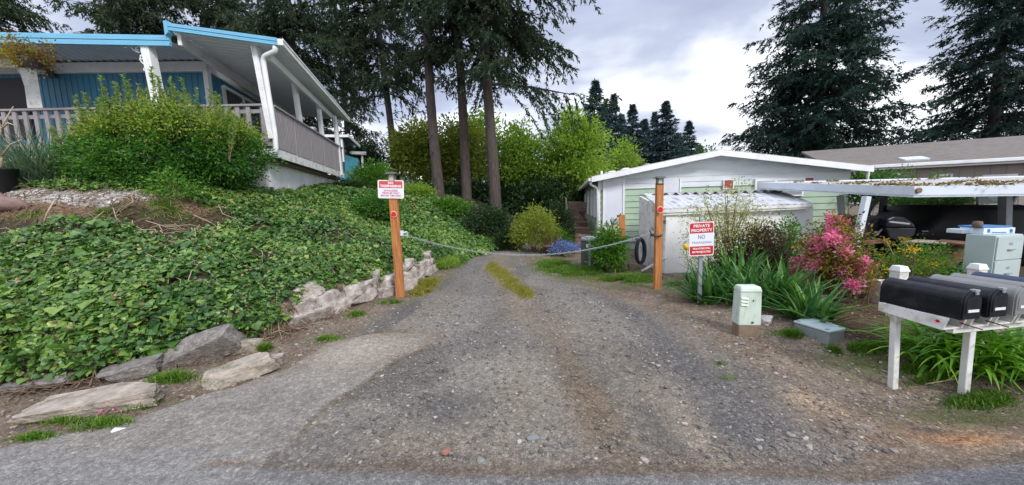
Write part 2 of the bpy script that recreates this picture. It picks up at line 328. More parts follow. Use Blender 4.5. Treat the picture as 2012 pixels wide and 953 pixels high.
class MB:
    def __init__(s): s.v = []; s.f = []; s.sm = []
    def add(s, vs, fs, smooth=False):
        b = len(s.v); s.v += [tuple(float(c) for c in p) for p in vs]
        s.f += [[b + i for i in f] for f in fs]; s.sm += [smooth] * len(fs); return s
    def hexa(s, c8): return s.add(c8, [(0, 3, 2, 1), (4, 5, 6, 7), (0, 1, 5, 4), (1, 2, 6, 5), (2, 3, 7, 6), (3, 0, 4, 7)])
    def box(s, c, d, rz=0.0):
        x, y, z = d[0] / 2, d[1] / 2, d[2] / 2; ca, sa = math.cos(rz), math.sin(rz)
        q = [(-x, -y, -z), (x, -y, -z), (x, y, -z), (-x, y, -z), (-x, -y, z), (x, -y, z), (x, y, z), (-x, y, z)]
        return s.hexa([(c[0] + a * ca - b * sa, c[1] + a * sa + b * ca, c[2] + w) for a, b, w in q])
    def bar(s, a, b, w, t, upv=(0, 0, 1)):        # rectangular bar from a to b: w across, t along upv
        a, b = Vector(a), Vector(b); d = (b - a).normalized(); u = Vector(upv)
        r = d.cross(u)
        if r.length < 1e-4: u = Vector((0, 1, 0)); r = d.cross(u)
        r.normalize(); u = r.cross(d).normalized()
        q = []
        for p in (a, b):
            q += [p - r * w / 2 - u * t / 2, p + r * w / 2 - u * t / 2, p + r * w / 2 + u * t / 2, p - r * w / 2 + u * t / 2]
        return s.hexa([q[0], q[1], q[2], q[3], q[4], q[5], q[6], q[7]])
    def slab(s, quad, thick):                      # quad = top corners (ccw from above); thickness straight down
        lo = [(p[0], p[1], p[2] - thick) for p in quad]
        return s.hexa(lo + [tuple(p) for p in quad])
    def quadpanel(s, quad, thick):                 # any planar quad thickened along its normal (backwards)
        q = [Vector(p) for p in quad]; n = (q[1] - q[0]).cross(q[3] - q[0]).normalized() * thick
        return s.hexa([p - n for p in q] + q)
    def tube(s, pts, r, n=8, cap=True, flat=1.0):
        P = [Vector(p) for p in pts]; m = len(P); R = [r] * m if not hasattr(r, '__len__') else list(r)
        vs = []; prev = None
        for i in range(m):
            d = (P[min(i + 1, m - 1)] - P[max(i - 1, 0)]).normalized()
            ref = prev if prev is not None else (Vector((0, 0, 1)) if abs(d.z) < 0.9 else Vector((1, 0, 0)))
            u = (ref - d * ref.dot(d))
            if u.length < 1e-5: u = d.orthogonal()
            u.normalize(); w = d.cross(u); prev = u
            for k in range(n):
                a = 2 * math.pi * k / n
                vs.append(P[i] + u * math.cos(a) * R[i] * flat + w * math.sin(a) * R[i])
        fs = [(i * n + k, i * n + (k + 1) % n, (i + 1) * n + (k + 1) % n, (i + 1) * n + k) for i in range(m - 1) for k in range(n)]
        s.add(vs, fs, True)
        if cap:
            b = len(s.v) - m * n
            s.f += [[b + k for k in reversed(range(n))], [b + (m - 1) * n + k for k in range(n)]]; s.sm += [False, False]
        return s
    def lathe(s, prof, c=(0, 0, 0), n=24):
        vs = [(c[0] + r * math.cos(2 * math.pi * k / n), c[1] + r * math.sin(2 * math.pi * k / n), c[2] + z) for r, z in prof for k in range(n)]
        m = len(prof)
        fs = [(i * n + k, i * n + (k + 1) % n, (i + 1) * n + (k + 1) % n, (i + 1) * n + k) for i in range(m - 1) for k in range(n)]
        return s.add(vs, fs, True)
    def prism(s, poly, d):                         # poly: list of 3-D points, extruded by vector d
        n = len(poly); a = [Vector(p) for p in poly]; b = [p + Vector(d) for p in a]
        return s.add(a + b, [tuple(reversed(range(n))), tuple(range(n, 2 * n))] + [(i, (i + 1) % n, n + (i + 1) % n, n + i) for i in range(n)])
    def build(s, name, m, parent=None, label=None, bevel=0.0, world=True):
        me = bpy.data.meshes.new(name)
        vs = s.v
        if parent is not None and world:
            W = MWI.get(root_of(parent).name)
            if W is not None: vs = [tuple(W @ Vector(p)) for p in vs]
        me.from_pydata(vs, [], s.f); me.polygons.foreach_set('use_smooth', s.sm)
        import bmesh
        bm = bmesh.new(); bm.from_mesh(me); bmesh.ops.recalc_face_normals(bm, faces=bm.faces[:]); bm.to_mesh(me); bm.free()
        me.materials.append(m); me.update()
        o = bpy.data.objects.new(name, me); link(o, parent)
        if bevel:
            bv = o.modifiers.new('bevel', 'BEVEL'); bv.width = bevel; bv.segments = 2; bv.limit_method = 'ANGLE'; bv.angle_limit = math.radians(40)
        if label: o['label'] = label
        return o
def npmesh(name, V, F, m, parent=None, tint=None, smooth=False, color=None, fattr=None):
    me = bpy.data.meshes.new(name)
    V = np.asarray(V, np.float32)
    if parent is not None:
        W = MWI.get(root_of(parent).name)
        if W is not None:
            A = np.array(W, dtype=np.float32); V = V @ A[:3, :3].T + A[:3, 3]
    n, k = F.shape
    me.vertices.add(len(V)); me.vertices.foreach_set('co', V.ravel())
    me.loops.add(n * k); me.loops.foreach_set('vertex_index', F.astype(np.int32).ravel())
    me.polygons.add(n); me.polygons.foreach_set('loop_start', np.arange(0, n * k, k, dtype=np.int32))
    me.polygons.foreach_set('use_smooth', np.full(n, smooth))
    if tint is not None:
        a = me.attributes.new('tint', 'FLOAT', 'FACE'); a.data.foreach_set('value', np.asarray(tint, np.float32))
    if color is not None:
        a = me.attributes.new('zone', 'FLOAT_COLOR', 'POINT'); a.data.foreach_set('color', np.asarray(color, np.float32).ravel())
    if fattr is not None:
        a = me.attributes.new('stony', 'FLOAT', 'POINT'); a.data.foreach_set('value', np.asarray(fattr, np.float32))
    me.materials.append(m); me.update(); me.validate()
    o = bpy.data.objects.new(name, me); link(o, parent)
    return o
RNG = np.random.default_rng(11)
def unit(v): return v / np.maximum(np.linalg.norm(v, axis=-1, keepdims=True), 1e-9)
# leaf templates: x = across, y = along, z = normal
T_DIA = (np.array([(0, 0, 0), (0.5, 0.42, 0.05), (0, 1, -0.06), (-0.5, 0.42, 0.05)]), np.array([(0, 1, 2, 3)]))
T_FOLD = (np.array([(0, 0, 0), (0.48, 0.25, 0.14), (0.33, 0.68, 0.10), (0, 1, -0.10), (-0.33, 0.68, 0.10), (-0.48, 0.25, 0.14)]), np.array([(0, 1, 2, 3), (0, 3, 4, 5)]))
T_IVY = (np.array([(0, 0.10, 0.02), (0.32, -0.06, -0.03), (0.58, 0.20, 0.05), (0.40, 0.52, 0.07), (0, 0.90, -0.12), (-0.40, 0.52, 0.07), (-0.58, 0.20, 0.05), (-0.32, -0.06, -0.03)]),
         np.array([(0, 1, 2, 3), (0, 3, 4, 5), (0, 5, 6, 7)]))
def instance(tmpl, pos, T, Nn, wid, ln):
    tv, tf = tmpl
    T = unit(T); B = unit(np.cross(T, Nn)); Nn = np.cross(B, T)
    wid = np.broadcast_to(wid, (len(pos),)); ln = np.broadcast_to(ln, (len(pos),))
    V = pos[:, None, :] + B[:, None, :] * (tv[None, :, 0, None] * wid[:, None, None]) + T[:, None, :] * (tv[None, :, 1, None] * ln[:, None, None]) + Nn[:, None, :] * (tv[None, :, 2, None] * ln[:, None, None])
    F = (np.arange(len(pos))[:, None, None] * len(tv) + tf[None]).reshape(-1, tf.shape[1])
    return V.reshape(-1, 3), F
def leaves(name, m, tmpl, pos, T, Nn, wid, ln, tint, parent=None):
    V, F = instance(tmpl, pos, T, Nn, wid, ln)
    return npmesh(name, V, F, m, parent, np.repeat(tint, len(tmpl[1])))
def rdir(n, rng=RNG): return unit(rng.normal(size=(n, 3)))
def merge(parts):              # [(V,F,tint per face)]
    V = []; F = []; T = []; b = 0
    for v, f, t in parts: V.append(v); F.append(f + b); T.append(t); b += len(v)
    return np.concatenate(V), np.concatenate(F), np.concatenate(T)
def blob(name, loc, dims, m, parent=None, seed=0, rot=(0, 0, 0), rough=0.25, cuts=4, label=None, flat=0.0, block=0.0):
    """an irregular stone: a cube split and pushed about, with flattish faces and broken edges"""
    import bmesh
    rng = np.random.default_rng(seed)
    bm = bmesh.new(); bmesh.ops.create_cube(bm, size=1.0)
    bmesh.ops.subdivide_edges(bm, edges=bm.edges[:], cuts=cuts + 3, use_grid_fill=True)
    P = np.array([v.co[:] for v in bm.verts])
    r = np.linalg.norm(P, axis=1, keepdims=True); S = P / r * 0.62
    if block:                      # a quarried block: eight corners pushed about, faces kept nearly flat
        cj = rng.uniform(-1, 1, (2, 2, 2, 3)) * block; u_ = P + 0.5
        wgt = [np.stack([1 - u_[:, i], u_[:, i]], 1) for i in range(3)]
        P = P * 0.92 + S * 0.08 + sum(wgt[0][:, i, None] * wgt[1][:, j, None] * wgt[2][:, l, None] * cj[i, j, l] for i in (0, 1) for j in (0, 1) for l in (0, 1))
        P = P * 1.12
    else: P = P * (0.72 + flat * 0.2) + S * (0.28 - flat * 0.2)
    for k in range(2 if block else 12):
        n = unit(rng.normal(size=(1, 3)) * [1, 1, .8])[0]; h = rng.uniform(0.36, 0.50)
        e = np.maximum(P @ n - h, 0); P = P - e[:, None] * n * 0.97
    f = fbm(P[:, 0] * 3.5 + seed * 3.1 + P[:, 2] * 2.3, P[:, 1] * 3.5 + P[:, 2] * 2.9, seed, 4) - 0.5
    f2 = fbm(P[:, 0] * 11 + seed + P[:, 2] * 7, P[:, 1] * 11 - P[:, 2] * 9, seed + 5, 3) - 0.5
    P = P * (1 + rough * f[:, None] * 1.4 + rough * 0.45 * f2[:, None]) * 0.86
    E = Matrix.Rotation(rot[2], 3, 'Z') @ Matrix.Rotation(rot[1], 3, 'Y') @ Matrix.Rotation(rot[0], 3, 'X')
    P = (P * np.array(dims)) @ np.array(E).T + np.array(loc)
    W = MWI.get(root_of(parent).name) if parent is not None else None
    if W is not None: A = np.array(W); P = P @ A[:3, :3].T + A[:3, 3]
    for v, p in zip(bm.verts, P): v.co = p
    me = bpy.data.meshes.new(name); bm.to_mesh(me); bm.free(); me.materials.append(m)
    for q in me.polygons: q.use_smooth = True
    me.set_sharp_from_angle(angle=math.radians(32))
    o = bpy.data.objects.new(name, me); link(o, parent)
    if label: o['label'] = label
    return o
def lettering(name, text, size, m, parent, center, right, up, width=None, bold=0.0, spacing=1.0):
    """raised lettering as a mesh, centred on a point of a board"""
    cu = bpy.data.curves.new(name, 'FONT'); cu.body = text; cu.size = size; cu.align_x = 'CENTER'; cu.align_y = 'CENTER'
    cu.extrude = 0.0006; cu.offset = bold; cu.space_character = spacing; cu.resolution_u = 3
    tmp = bpy.data.objects.new(name, cu); COL.objects.link(tmp)
    dg = bpy.context.evaluated_depsgraph_get(); me = bpy.data.meshes.new_from_object(tmp.evaluated_get(dg))
    bpy.data.objects.remove(tmp); bpy.data.curves.remove(cu)
    V = np.array([v.co[:] for v in me.vertices])
    if width: V[:, 0] *= width / max(1e-6, V[:, 0].max() - V[:, 0].min())
    R, U = np.array(right, float), np.array(up, float); Nn = np.cross(R, U)
    V = np.array(center) + V[:, :1] * R + V[:, 1:2] * U + V[:, 2:3] * Nn
    W = MWI.get(root_of(parent).name)
    if W is not None: A = np.array(W); V = V @ A[:3, :3].T + A[:3, 3]
    for v, p in zip(me.vertices, V): v.co = p
    me.materials.clear(); me.materials.append(m); me.name = name
    o = bpy.data.objects.new(name, me); link(o, parent); return o

# ------------------------------------------------------------------ ground: one sheet, cut into ground / driveway / street / pavement
def axis(a, b, step, lo, hi, n):
    mid = np.arange(a, b + 1e-6, step); g = np.geomspace(1, 1 + (a - lo), n) - 1; h = np.geomspace(1, 1 + (hi - b), n) - 1
    return np.concatenate([(a - g[1:])[::-1], mid, b + h[1:]])
XS, YS = axis(-9, 7, 0.04, -220, 220, 46), axis(0.9, 12.5, 0.04, -60, 420, 50)
GX, GY = np.meshgrid(XS, YS); gx, gy = GX.ravel(), GY.ravel()
wob = (fbm(gx * 1.7, gy * 1.7, 31) - 0.5) * 0.35 + (fbm(gx * 7, gy * 7, 33) - 0.5) * 0.14
PAVE = gp((868, 655), (845, 676), (800, 690), (770, 706), (742, 730), (690, 760), (650, 786), (610, 818), (575, 862), (520, 914), (-500, 930), (-700, 900), (0, 884), (200, 838), (330, 794), (470, 757), (560, 722), (640, 672), (745, 655))
DRIVE = [(-1.9, 1.9)] + gp((560, 800), (690, 690), (700, 640), (800, 590), (868, 545), (905, 517), (940, 503)) + [(-0.9, 12), (0.2, 14.5), (2.2, 14.5), (1.0, 12), (0.45, 10.3)] + gp((1050, 522), (1120, 552), (1210, 580), (1300, 612), (1410, 660), (1540, 740), (1640, 850)) + [(2.2, 1.8)]
ye = 1.84 - 0.06 * gx + (fbm(gx * 3, gx * 0, 41) - 0.5) * 0.05
ye = np.where(gx > 1.9, ye + (gx - 1.9) * 0.17, ye)
ye = np.where(gx < -1.7, ye + 0.0, ye)
d_st = ye - gy
d_pv = sdpoly(gx, gy, PAVE) + wob * 0.45
d_dr = sdpoly(gx, gy, DRIVE) + wob * 0.8
d_bk = sdpoly(gx, gy, BANK)
gzv = Zg(gx, gy)
gzv = gzv + np.where(d_pv > 0, 0.012 * sstep(0, 0.03, d_pv), 0) + np.where(d_st > 0, 0.004, 0)
dr_in = sstep(-0.05, 0.3, d_dr) * (1 - sstep(-0.02, 0.02, d_pv))
# drive: two shallow wheel tracks that follow it
cx_line = np.interp(gy, [1.8, 4, 6, 8.5, 10.3, 12], [0.25, 0.15, 0.12, -0.35, -0.35, 0.1])
off = gx - cx_line
track = np.exp(-((np.abs(off) - 0.75) / 0.30) ** 2)
gzv = gzv - dr_in * track * 0.03 + dr_in * (fbm(gx * 9, gy * 9, 51) - 0.5) * 0.018
col = np.zeros((len(gx), 3)); col[:] = (0.10, 0.095, 0.06)
sto = np.full(len(gx), 0.45)
def paint(mask, c, st=None):
    global col, sto
    mask = np.clip(mask, 0, 1)[:, None]; col = col * (1 - mask) + np.array(c) * mask
    if st is not None: sto = sto * (1 - mask[:, 0]) + st * mask[:, 0]
def spot(px, py, rx, ry, s=0): 
    c = gnd(px, py); return np.exp(-(((gx - c[0]) / rx) ** 2 + ((gy - c[1]) / ry) ** 2) * (0.6 + 0.8 * fbm(gx * 4, gy * 4, 60 + s)))
big = fbm(gx * 0.9, gy * 0.9, 61); fine = fbm(gx * 5, gy * 5, 62)
paint(np.full(len(gx), 1.0) * (np.abs(gx) < 12), (0.165, 0.125, 0.092), 0.55)         # packed dirt shoulders
paint(sstep(0.45, 0.7, fine) * 0.6, (0.235, 0.19, 0.145))
paint(sstep(0.1, 0.4, d_bk), (0.055, 0.045, 0.025), 0.1)
paint(sstep(2.55, 2.75, d_bk + wob * 0.5) * (1 - sstep(8, 9, gy)), (0.19, 0.125, 0.08), 0.35)    # bare brown soil along the top of the ivy
paint(sstep(4.5, 7, gx + wob) * sstep(4.2, 5.5, gy), (0.11, 0.085, 0.06), 0.3)
MUL = gp((1420, 575), (1500, 600), (1640, 650), (1735, 690), (1800, 650), (1740, 575), (1640, 560))
paint(sstep(-0.15, 0.1, sdpoly(gx, gy, MUL) + wob * 0.4), (0.105, 0.058, 0.040), 0.25)
# driveway
paint(dr_in, (0.132, 0.119, 0.105), 0.65)
paint(dr_in * sstep(0.42, 0.60, big) * 0.75, (0.235, 0.208, 0.172), .45)
paint(dr_in * sstep(0.52, 0.68, fbm(gx * 2.6, gy * .55, 67)) * 0.5, (0.20, 0.172, 0.14), .4)
paint(dr_in * sstep(0.56, 0.70, fbm(gx * 2.2, gy * .6, 68)) * 0.6, (0.080, 0.077, 0.075), .8)
paint(dr_in * track * sstep(2.0, 4.5, gy) * 0.55, (0.20, 0.188, 0.172))
paint(dr_in * np.exp(-(off / 0.33) ** 2) * sstep(3.0, 4.6, gy) * 0.7, (0.23, 0.19, 0.135), .4)
paint(dr_in * np.exp(-((off - 0.9 - 0.12 * np.sin(gy)) / 0.20) ** 2) * (1 - sstep(3.6, 5.5, gy)) * 0.55, (0.22, 0.185, 0.14), .4)
paint(dr_in * np.exp(-((off - 0.35) / 0.16) ** 2) * (1 - sstep(3.6, 5.5, gy)) * 0.6, (0.16, 0.115, 0.075), .5)
paint(dr_in * np.exp(-((off - 1.5) / 0.2) ** 2) * (1 - sstep(4, 7, gy)) * 0.6, (0.10, 0.096, 0.096), .8)
for px, py, rx, ry, k, c in ((960, 730, .35, .3, .7, (.26, .235, .20)), (1010, 780, .25, .5, .5, (.20, .165, .125)), (1170, 790, .22, .55, .75, (.155, .115, .075)), (900, 860, .3, .2, .6, (.24, .20, .155)), (1370, 860, .10, .35, .8, (.27, .225, .175)), (760, 880, .25, .2, .6, (.22, .18, .13)),
                              (640, 870, .3, .25, .5, (.10, .095, .095)), (870, 790, .35, .25, .7, (.080, .078, .078)), (1450, 850, .12, .5, .7, (.09, .088, .09)), (1000, 660, .3, .5, .5, (.16, .155, .155)), (1100, 640, .25, .7, .6, (.23, .195, .15)), (1560, 880, .15, .12, .6, (.27, .23, .19)), (1290, 840, .12, .4, .7, (.11, .10, .085)), (1440, 690, .3, .5, .45, (.20, .165, .125))):
    paint(dr_in * spot(px, py, rx, ry) * k, c)
for px, py, rx, ry, k, c in ((1590, 780, .22, .18, .9, (.36, .26, .165)), (1900, 850, .34, .10, .9, (.33, .18, .085)), (1850, 800, .3, .15, .6, (.25, .19, .10)), (1700, 770, .18, .12, .7, (.085, .065, .05)), (1830, 830, .12, .06, .8, (.06, .048, .04)), (1640, 730, .5, .25, .5, (.20, .165, .13)), (1380, 640, .3, .4, .4, (.22, .175, .13)),
                              (560, 660, .35, .3, .5, (.15, .10, .06)), (640, 640, .3, .3, .5, (.21, .165, .12)), (200, 790, .8, .2, .5, (.12, .085, .055)), (420, 790, .4, .15, .5, (.13, .085, .06))):
    paint(spot(px, py, rx, ry) * k * (1 - dr_in), c)
pvm = sstep(-0.01, 0.02, d_pv) * (1 - (1 - sstep(0.0, 0.35, d_pv)) * sstep(2.9, 3.3, gy + gx * -0.25 - .55) * .85)
paint(pvm, (0.235, 0.215, 0.190), 0.4)                             # worn grey apron
paint(sstep(-0.01, 0.02, d_pv) * sstep(0.45, 0.65, fine) * 0.6, (0.19, 0.168, 0.145))
paint(sstep(-0.01, 0.02, d_pv) * spot(700, 690, .6, .5) * .7, (.36, .315, .25))
paint(np.exp(-((d_pv + 0.05) / 0.05) ** 2) * dr_in * 0.8 * sstep(.35, .65, fbm(gx * 2, gy * 2, 64)), (0.13, 0.10, 0.06))
paint(sstep(-0.02, 0.03, d_st), (0.172, 0.166, 0.16), 0.45)
paint(sstep(-0.25, 0.1, d_st) * sstep(-0.01, 0.02, np.maximum(d_pv, d_st)) * (1 - sstep(-1.8, -1.3, gx)), (0.215, 0.205, 0.195), 0.4)
paint(np.exp(-((d_st + 0.04) / 0.04) ** 2) * 0.6 * sstep(-1.75, -1.5, gx), (0.10, 0.085, 0.07))
paint(sstep(-0.02, 0.05, d_st) * sstep(2.0, 2.5, gx), (0.12, 0.12, 0.125))
# grassy and mossy earth
for px, py, rx, ry, k in ((1160, 545, .9, .45, 1), (1080, 520, .5, .8, .9), (1250, 560, .6, .3, .7), (880, 520, .35, 1.0, .9), (835, 565, .3, .8, .7), (1720, 690, .5, .2, .8), (1900, 785, .5, .16, .8), (640, 668, .25, .12, .6)):
    paint(spot(px, py, rx, ry) * k * (1 - sstep(0.1, 0.5, d_dr)), (0.085, 0.11, 0.03), 0.1)
GRAV = [tuple(gz(px, py)[:2]) for px, py in ((-160, 410), (0, 408), (150, 404), (290, 394), (330, 384))] + [(-5.4, 7.2), (-8, 7.2), (-11.5, 7.0)]
d_gr = sdpoly(gx, gy, GRAV) + wob * 0.3
paint(sstep(-0.08, 0.08, d_gr), (0.42, 0.40, 0.385), 0.9)
def ground_material():
    m, n = newmat('ground_surface'); N, L = n.nodes, n.links.new
    a = N.new('ShaderNodeAttribute'); a.attribute_name = 'zone'; st = N.new('ShaderNodeAttribute'); st.attribute_name = 'stony'
    t = N.new('ShaderNodeTexCoord')
    def vor(scale, rnd=1.0):
        v = N.new('ShaderNodeTexVoronoi'); L(t.outputs['Object'], v.inputs['Vector']); v.inputs['Scale'].default_value = scale; return v
    v1, v2 = vor(62), vor(140)
    nz = N.new('ShaderNodeTexNoise'); L(t.outputs['Object'], nz.inputs['Vector']); nz.inputs['Scale'].default_value = 18; nz.inputs['Detail'].default_value = 8; nz.inputs['Roughness'].default_value = 0.7
    def math_(op, x, y):
        q = N.new('ShaderNodeMath'); q.operation = op
        for i, z in enumerate((x, y)):
            if isinstance(z, (int, float)): q.inputs[i].default_value = z
            else: L(z, q.inputs[i])
        return q.outputs[0]
    s1 = N.new('ShaderNodeSeparateColor'); L(v1.outputs['Color'], s1.inputs[0])
    s2 = N.new('ShaderNodeSeparateColor'); L(v2.outputs['Color'], s2.inputs[0])
    # each stone its own tone: 0.55 .. 1.6
    p1 = math_('POWER', s1.outputs[0], 2.6); p2 = math_('POWER', s2.outputs[1], 1.8)
    tone = math_('ADD', math_('MULTIPLY', p1, 1.15), math_('MULTIPLY', p2, 0.75))
    v3 = vor(27); s3 = N.new('ShaderNodeSeparateColor'); L(v3.outputs['Color'], s3.inputs[0])
    big_ = math_('MULTIPLY', math_('GREATER_THAN', s3.outputs[0], 0.88), math_('LESS_THAN', v3.outputs['Distance'], 0.42))
    tone = math_('ADD', tone, math_('MULTIPLY', big_, math_('MULTIPLY', math_('SUBTRACT', s3.outputs[1], 0.28), 1.5)))
    tone = math_('ADD', tone, 0.46)
    k = math_('ADD', math_('MULTIPLY', math_('SUBTRACT', tone, 1.0), st.outputs['Fac']), 1.0)
    r = N.new('ShaderNodeMapRange'); L(nz.outputs['Fac'], r.inputs[0]); r.inputs[1].default_value = 0.3; r.inputs[2].default_value = 0.7; r.inputs[3].default_value = 0.68; r.inputs[4].default_value = 1.32
    k = math_('MULTIPLY', k, r.outputs[0])
    mu = N.new('ShaderNodeMix'); mu.data_type = 'RGBA'; mu.blend_type = 'MULTIPLY'; mu.inputs['Factor'].default_value = 1
    L(a.outputs['Color'], mu.inputs['A']); L(k, mu.inputs['B'])
    b = N.new('ShaderNodeBsdfPrincipled'); L(mu.outputs['Result'], b.inputs['Base Color']); b.inputs['Roughness'].default_value = 0.95; b.inputs['Specular IOR Level'].default_value = 0.2
    h = math_('ADD', math_('MULTIPLY', math_('SUBTRACT', 1.0, v1.outputs['Distance']), 0.7), math_('MULTIPLY', nz.outputs['Fac'], 0.8))
    h = math_('ADD', h, math_('MULTIPLY', v2.outputs['Distance'], -0.4))
    bp = N.new('ShaderNodeBump'); L(h, bp.inputs['Height']); bp.inputs['Strength'].default_value = 0.75; bp.inputs['Distance'].default_value = 0.012
    L(bp.outputs[0], b.inputs['Normal'])
    o = N.new('ShaderNodeOutputMaterial'); L(b.outputs[0], o.inputs[0]); return m
ground_m = ground_material()
ny, nx = GX.shape
ii = (np.arange(ny - 1)[:, None] * nx + np.arange(nx - 1)[None]).ravel()
FQ = np.stack([ii, ii + 1, ii + nx + 1, ii + nx], 1)
def fmean(a): return a[FQ].mean(1)
cls = np.zeros(len(FQ), int)
cls[fmean(d_dr) > 0.0] = 1
cls[fmean(d_pv) > 0.0] = 2
cls[fmean(d_st) > 0.0] = 3
cls[(fmean(d_gr) > 0.0)] = 4
V3 = np.stack([gx, gy, gzv], 1); C4 = np.concatenate([col, np.ones((len(gx), 1))], 1)
for k, nm, lab in ((0, 'ground', 'bare brown earth shoulders, yard soil and garden ground'), (1, 'driveway', 'dark grey gravel driveway running between two orange posts'), (2, 'pavement', 'worn pale grey asphalt apron at the left of the driveway mouth'), (3, 'street', 'grey asphalt street edge across the foreground'), (4, 'gravel_bed', 'pale gravel bed in front of the big green shrub')):
    f = FQ[cls == k]; used, inv = np.unique(f, return_inverse=True)
    o = npmesh(nm, V3[used], inv.reshape(f.shape), ground_m, None, None, True, C4[used], sto[used]); tag(o, lab, None, None, 'structure')
def L3(a, b, t): return tuple(np.array(a) + (np.array(b) - np.array(a)) * t)
# ------------------------------------------------------------------ the blue house on the bank
A0, A1 = np.array([-5.28, 7.8, 0]), np.array([-6.50, 13.3, 0])         # deck corner and far end of its long side
SD = (A1 - A0) / np.linalg.norm(A1 - A0); SN = np.array([SD[1], -SD[0], 0])   # along the side, outward (to the right)
RT, FL = 3.93, 3.06                                                     # rail top, deck edge
blue_house = thing('blue_house', 'blue house on the ivy bank with white porch posts and grey deck railing', 'house', (-7.7, 9.1, 2.2))
def z_(p, z): return (p[0], p[1], z)
def along(t, o=0.0): return A0 + SD * t + SN * o
LS = float(np.linalg.norm(A1 - A0))
# deck and skirt
LF = np.array([-15.5, 7.9, 0])
b = MB(); b.slab([z_(LF, FL - .05), z_(A0, FL - .05), z_(A1, FL - .05), z_(A1 + np.array([-3, 0, 0]), FL - .05), (-15.5, 12, FL - .05)], 0.01) if False else None
b.slab([z_(LF, FL - .04), z_(A0, FL - .04), z_(A1, FL - .04), (-15.5, 13.3, FL - .04)], 0.05); b.build('deck_floor', grey_wood, blue_house)
b = MB()
b.bar(z_(along(-.02, .02), FL - .17), z_(along(LS, .02), FL - .17), .04, .2); b.bar(z_(LF, FL - .17), z_(A0, FL - .17), .04, .2)
b.build('deck_fascia', white_wood, blue_house, bevel=.006)
b = MB(); b.bar(z_(along(.15, -.16), FL - .30), z_(along(LS, -.16), FL - .30), .1, .09); b.build('deck_beam', old_wood, blue_house)
b = MB(); s0, s1 = along(.22, -.28), along(LS - .1, -.28)
b.quadpanel([z_(s0, 1.2), z_(s1, 1.2), z_(s1, FL - .26), z_(s0, FL - .26)], .08)
b.quadpanel([z_(s0 + np.array([-10, .1, 0]), 1.2), z_(s0, 1.2), z_(s0, FL - .26), z_(s0 + np.array([-10, .1, 0]), FL - .26)], .08)
for t in (.22, .47, .72): p = along(LS * t, -.275); b.box((p[0], p[1], 2.1), (.03, .03, 1.4), math.atan2(SD[1], SD[0]))
b.build('skirting', skirt_white, blue_house)
# long side railing: five panels of close slats
rail = None
b = MB(); b.bar(z_(along(0, .03), RT), z_(along(LS, .03), RT), .09, .045); rail = b.build('railing', grey_wood, blue_house, bevel=.005)
np_ = 5
for k in range(np_):
    t0, t1 = LS * k / np_ + .04, LS * (k + 1) / np_ - .02
    b = MB(); t = t0 + .03
    while t < t1:
        p, q = along(t, .03), along(t, .03); b.bar(z_(p, FL - .05), z_(p, RT - .025), .02, .06, tuple(SD)); t += .088
    b.bar(z_(along(t0, 0), RT - .1), z_(along(t1, 0), RT - .1), .03, .07); b.bar(z_(along(t0, 0), FL + .06), z_(along(t1, 0), FL + .06), .03, .07)
    p = along(t0 - .02, .02); b.box((p[0], p[1], (RT + FL) / 2 - .05), (.05, .05, RT - FL + .1), math.atan2(SD[1], SD[0]))
    b.build('slat_panel', grey_wood, rail)
# front railing
b = MB(); b.bar((-15.5, 7.75, RT + .05), (A0[0], 7.75, RT), .10, .045); frail = b.build('railing', grey_wood, blue_house, bevel=.005)
b = MB(); x = -15.4
while x < -5.6: b.box((x, 7.74, (RT + FL) / 2), (.085, .03, RT - FL)); x += .235
b.box((-10.4, 7.775, FL + .12), (10, .03, .09)); b.box((-10.4, 7.775, RT - .12), (10, .03, .08)); b.build('slat_panel', grey_wood, frail)
b = MB(); b.box((A0[0] - .1, 7.78, (RT + FL) / 2), (.24, .1, RT - FL + .02)); b.build('corner_board', grey_wood, frail, bevel=.005)
# walls behind the porch
WY = 9.1; cx = -7.70
ribs = MB(); ribs.box((-11.9, WY + .06, 4.3), (8.4, .12, 2.5))
x = -15.9
while x < cx - .03: ribs.box((x, WY - .004, 4.3), (.016, .012, 2.44)); x += .155
ribs.build('front_wall', blue_paint, blue_house)
W0 = np.array([cx, WY, 0]); W1 = W0 + SD * 6.2
b = MB(); b.quadpanel([z_(W0, FL), z_(W1, FL), z_(W1, 5.5), z_(W0, 5.5)], .12)
for k in range(38):
    p = W0 + SD * (.08 + k * .16) + SN * .004; b.box((p[0], p[1], 4.27), (.016, .012, 2.4), math.atan2(SD[1], SD[0]))
b.build('side_wall', blue_paint, blue_house)
b = MB(); b.box((cx - .02, WY - .02, 4.2), (.12, .1, 2.4)); b.bar((-16, WY - .05, 5.42), (cx + .04, WY - .05, 5.30), .08, .24)
b.bar(z_(W0 + SN * .04, 5.28), z_(W1 + SN * .04, 5.28), .06, .2); b.build('trim', white_paint, blue_house)
def side_window(t0, t1, z0, z1):
    p0, p1 = W0 + SD * t0 + SN * .03, W0 + SD * t1 + SN * .03
    f = MB()
    for a, c_ in ((z_(p0, z0), z_(p0, z1)), (z_(p1, z0), z_(p1, z1))): f.bar(a, c_, .07, .07, tuple(SN))
    for zz in (z0, z1): f.bar(z_(p0, zz), z_(p1, zz), .07, .07)
    pm = (p0 + p1) / 2; f.bar(z_(pm, z0), z_(pm, z1), .05, .05, tuple(SN))
    w = f.build('window', white_paint, blue_house)
    g = MB(); o = SN * -.02; g.quadpanel([z_(p0 + o, z0), z_(p1 + o, z0), z_(p1 + o, z1), z_(p0 + o, z1)], .012); g.build('pane', glass_dark, w)
side_window(.55, 2.5, 3.25, 5.02); side_window(3.2, 5.2, 3.25, 5.02)
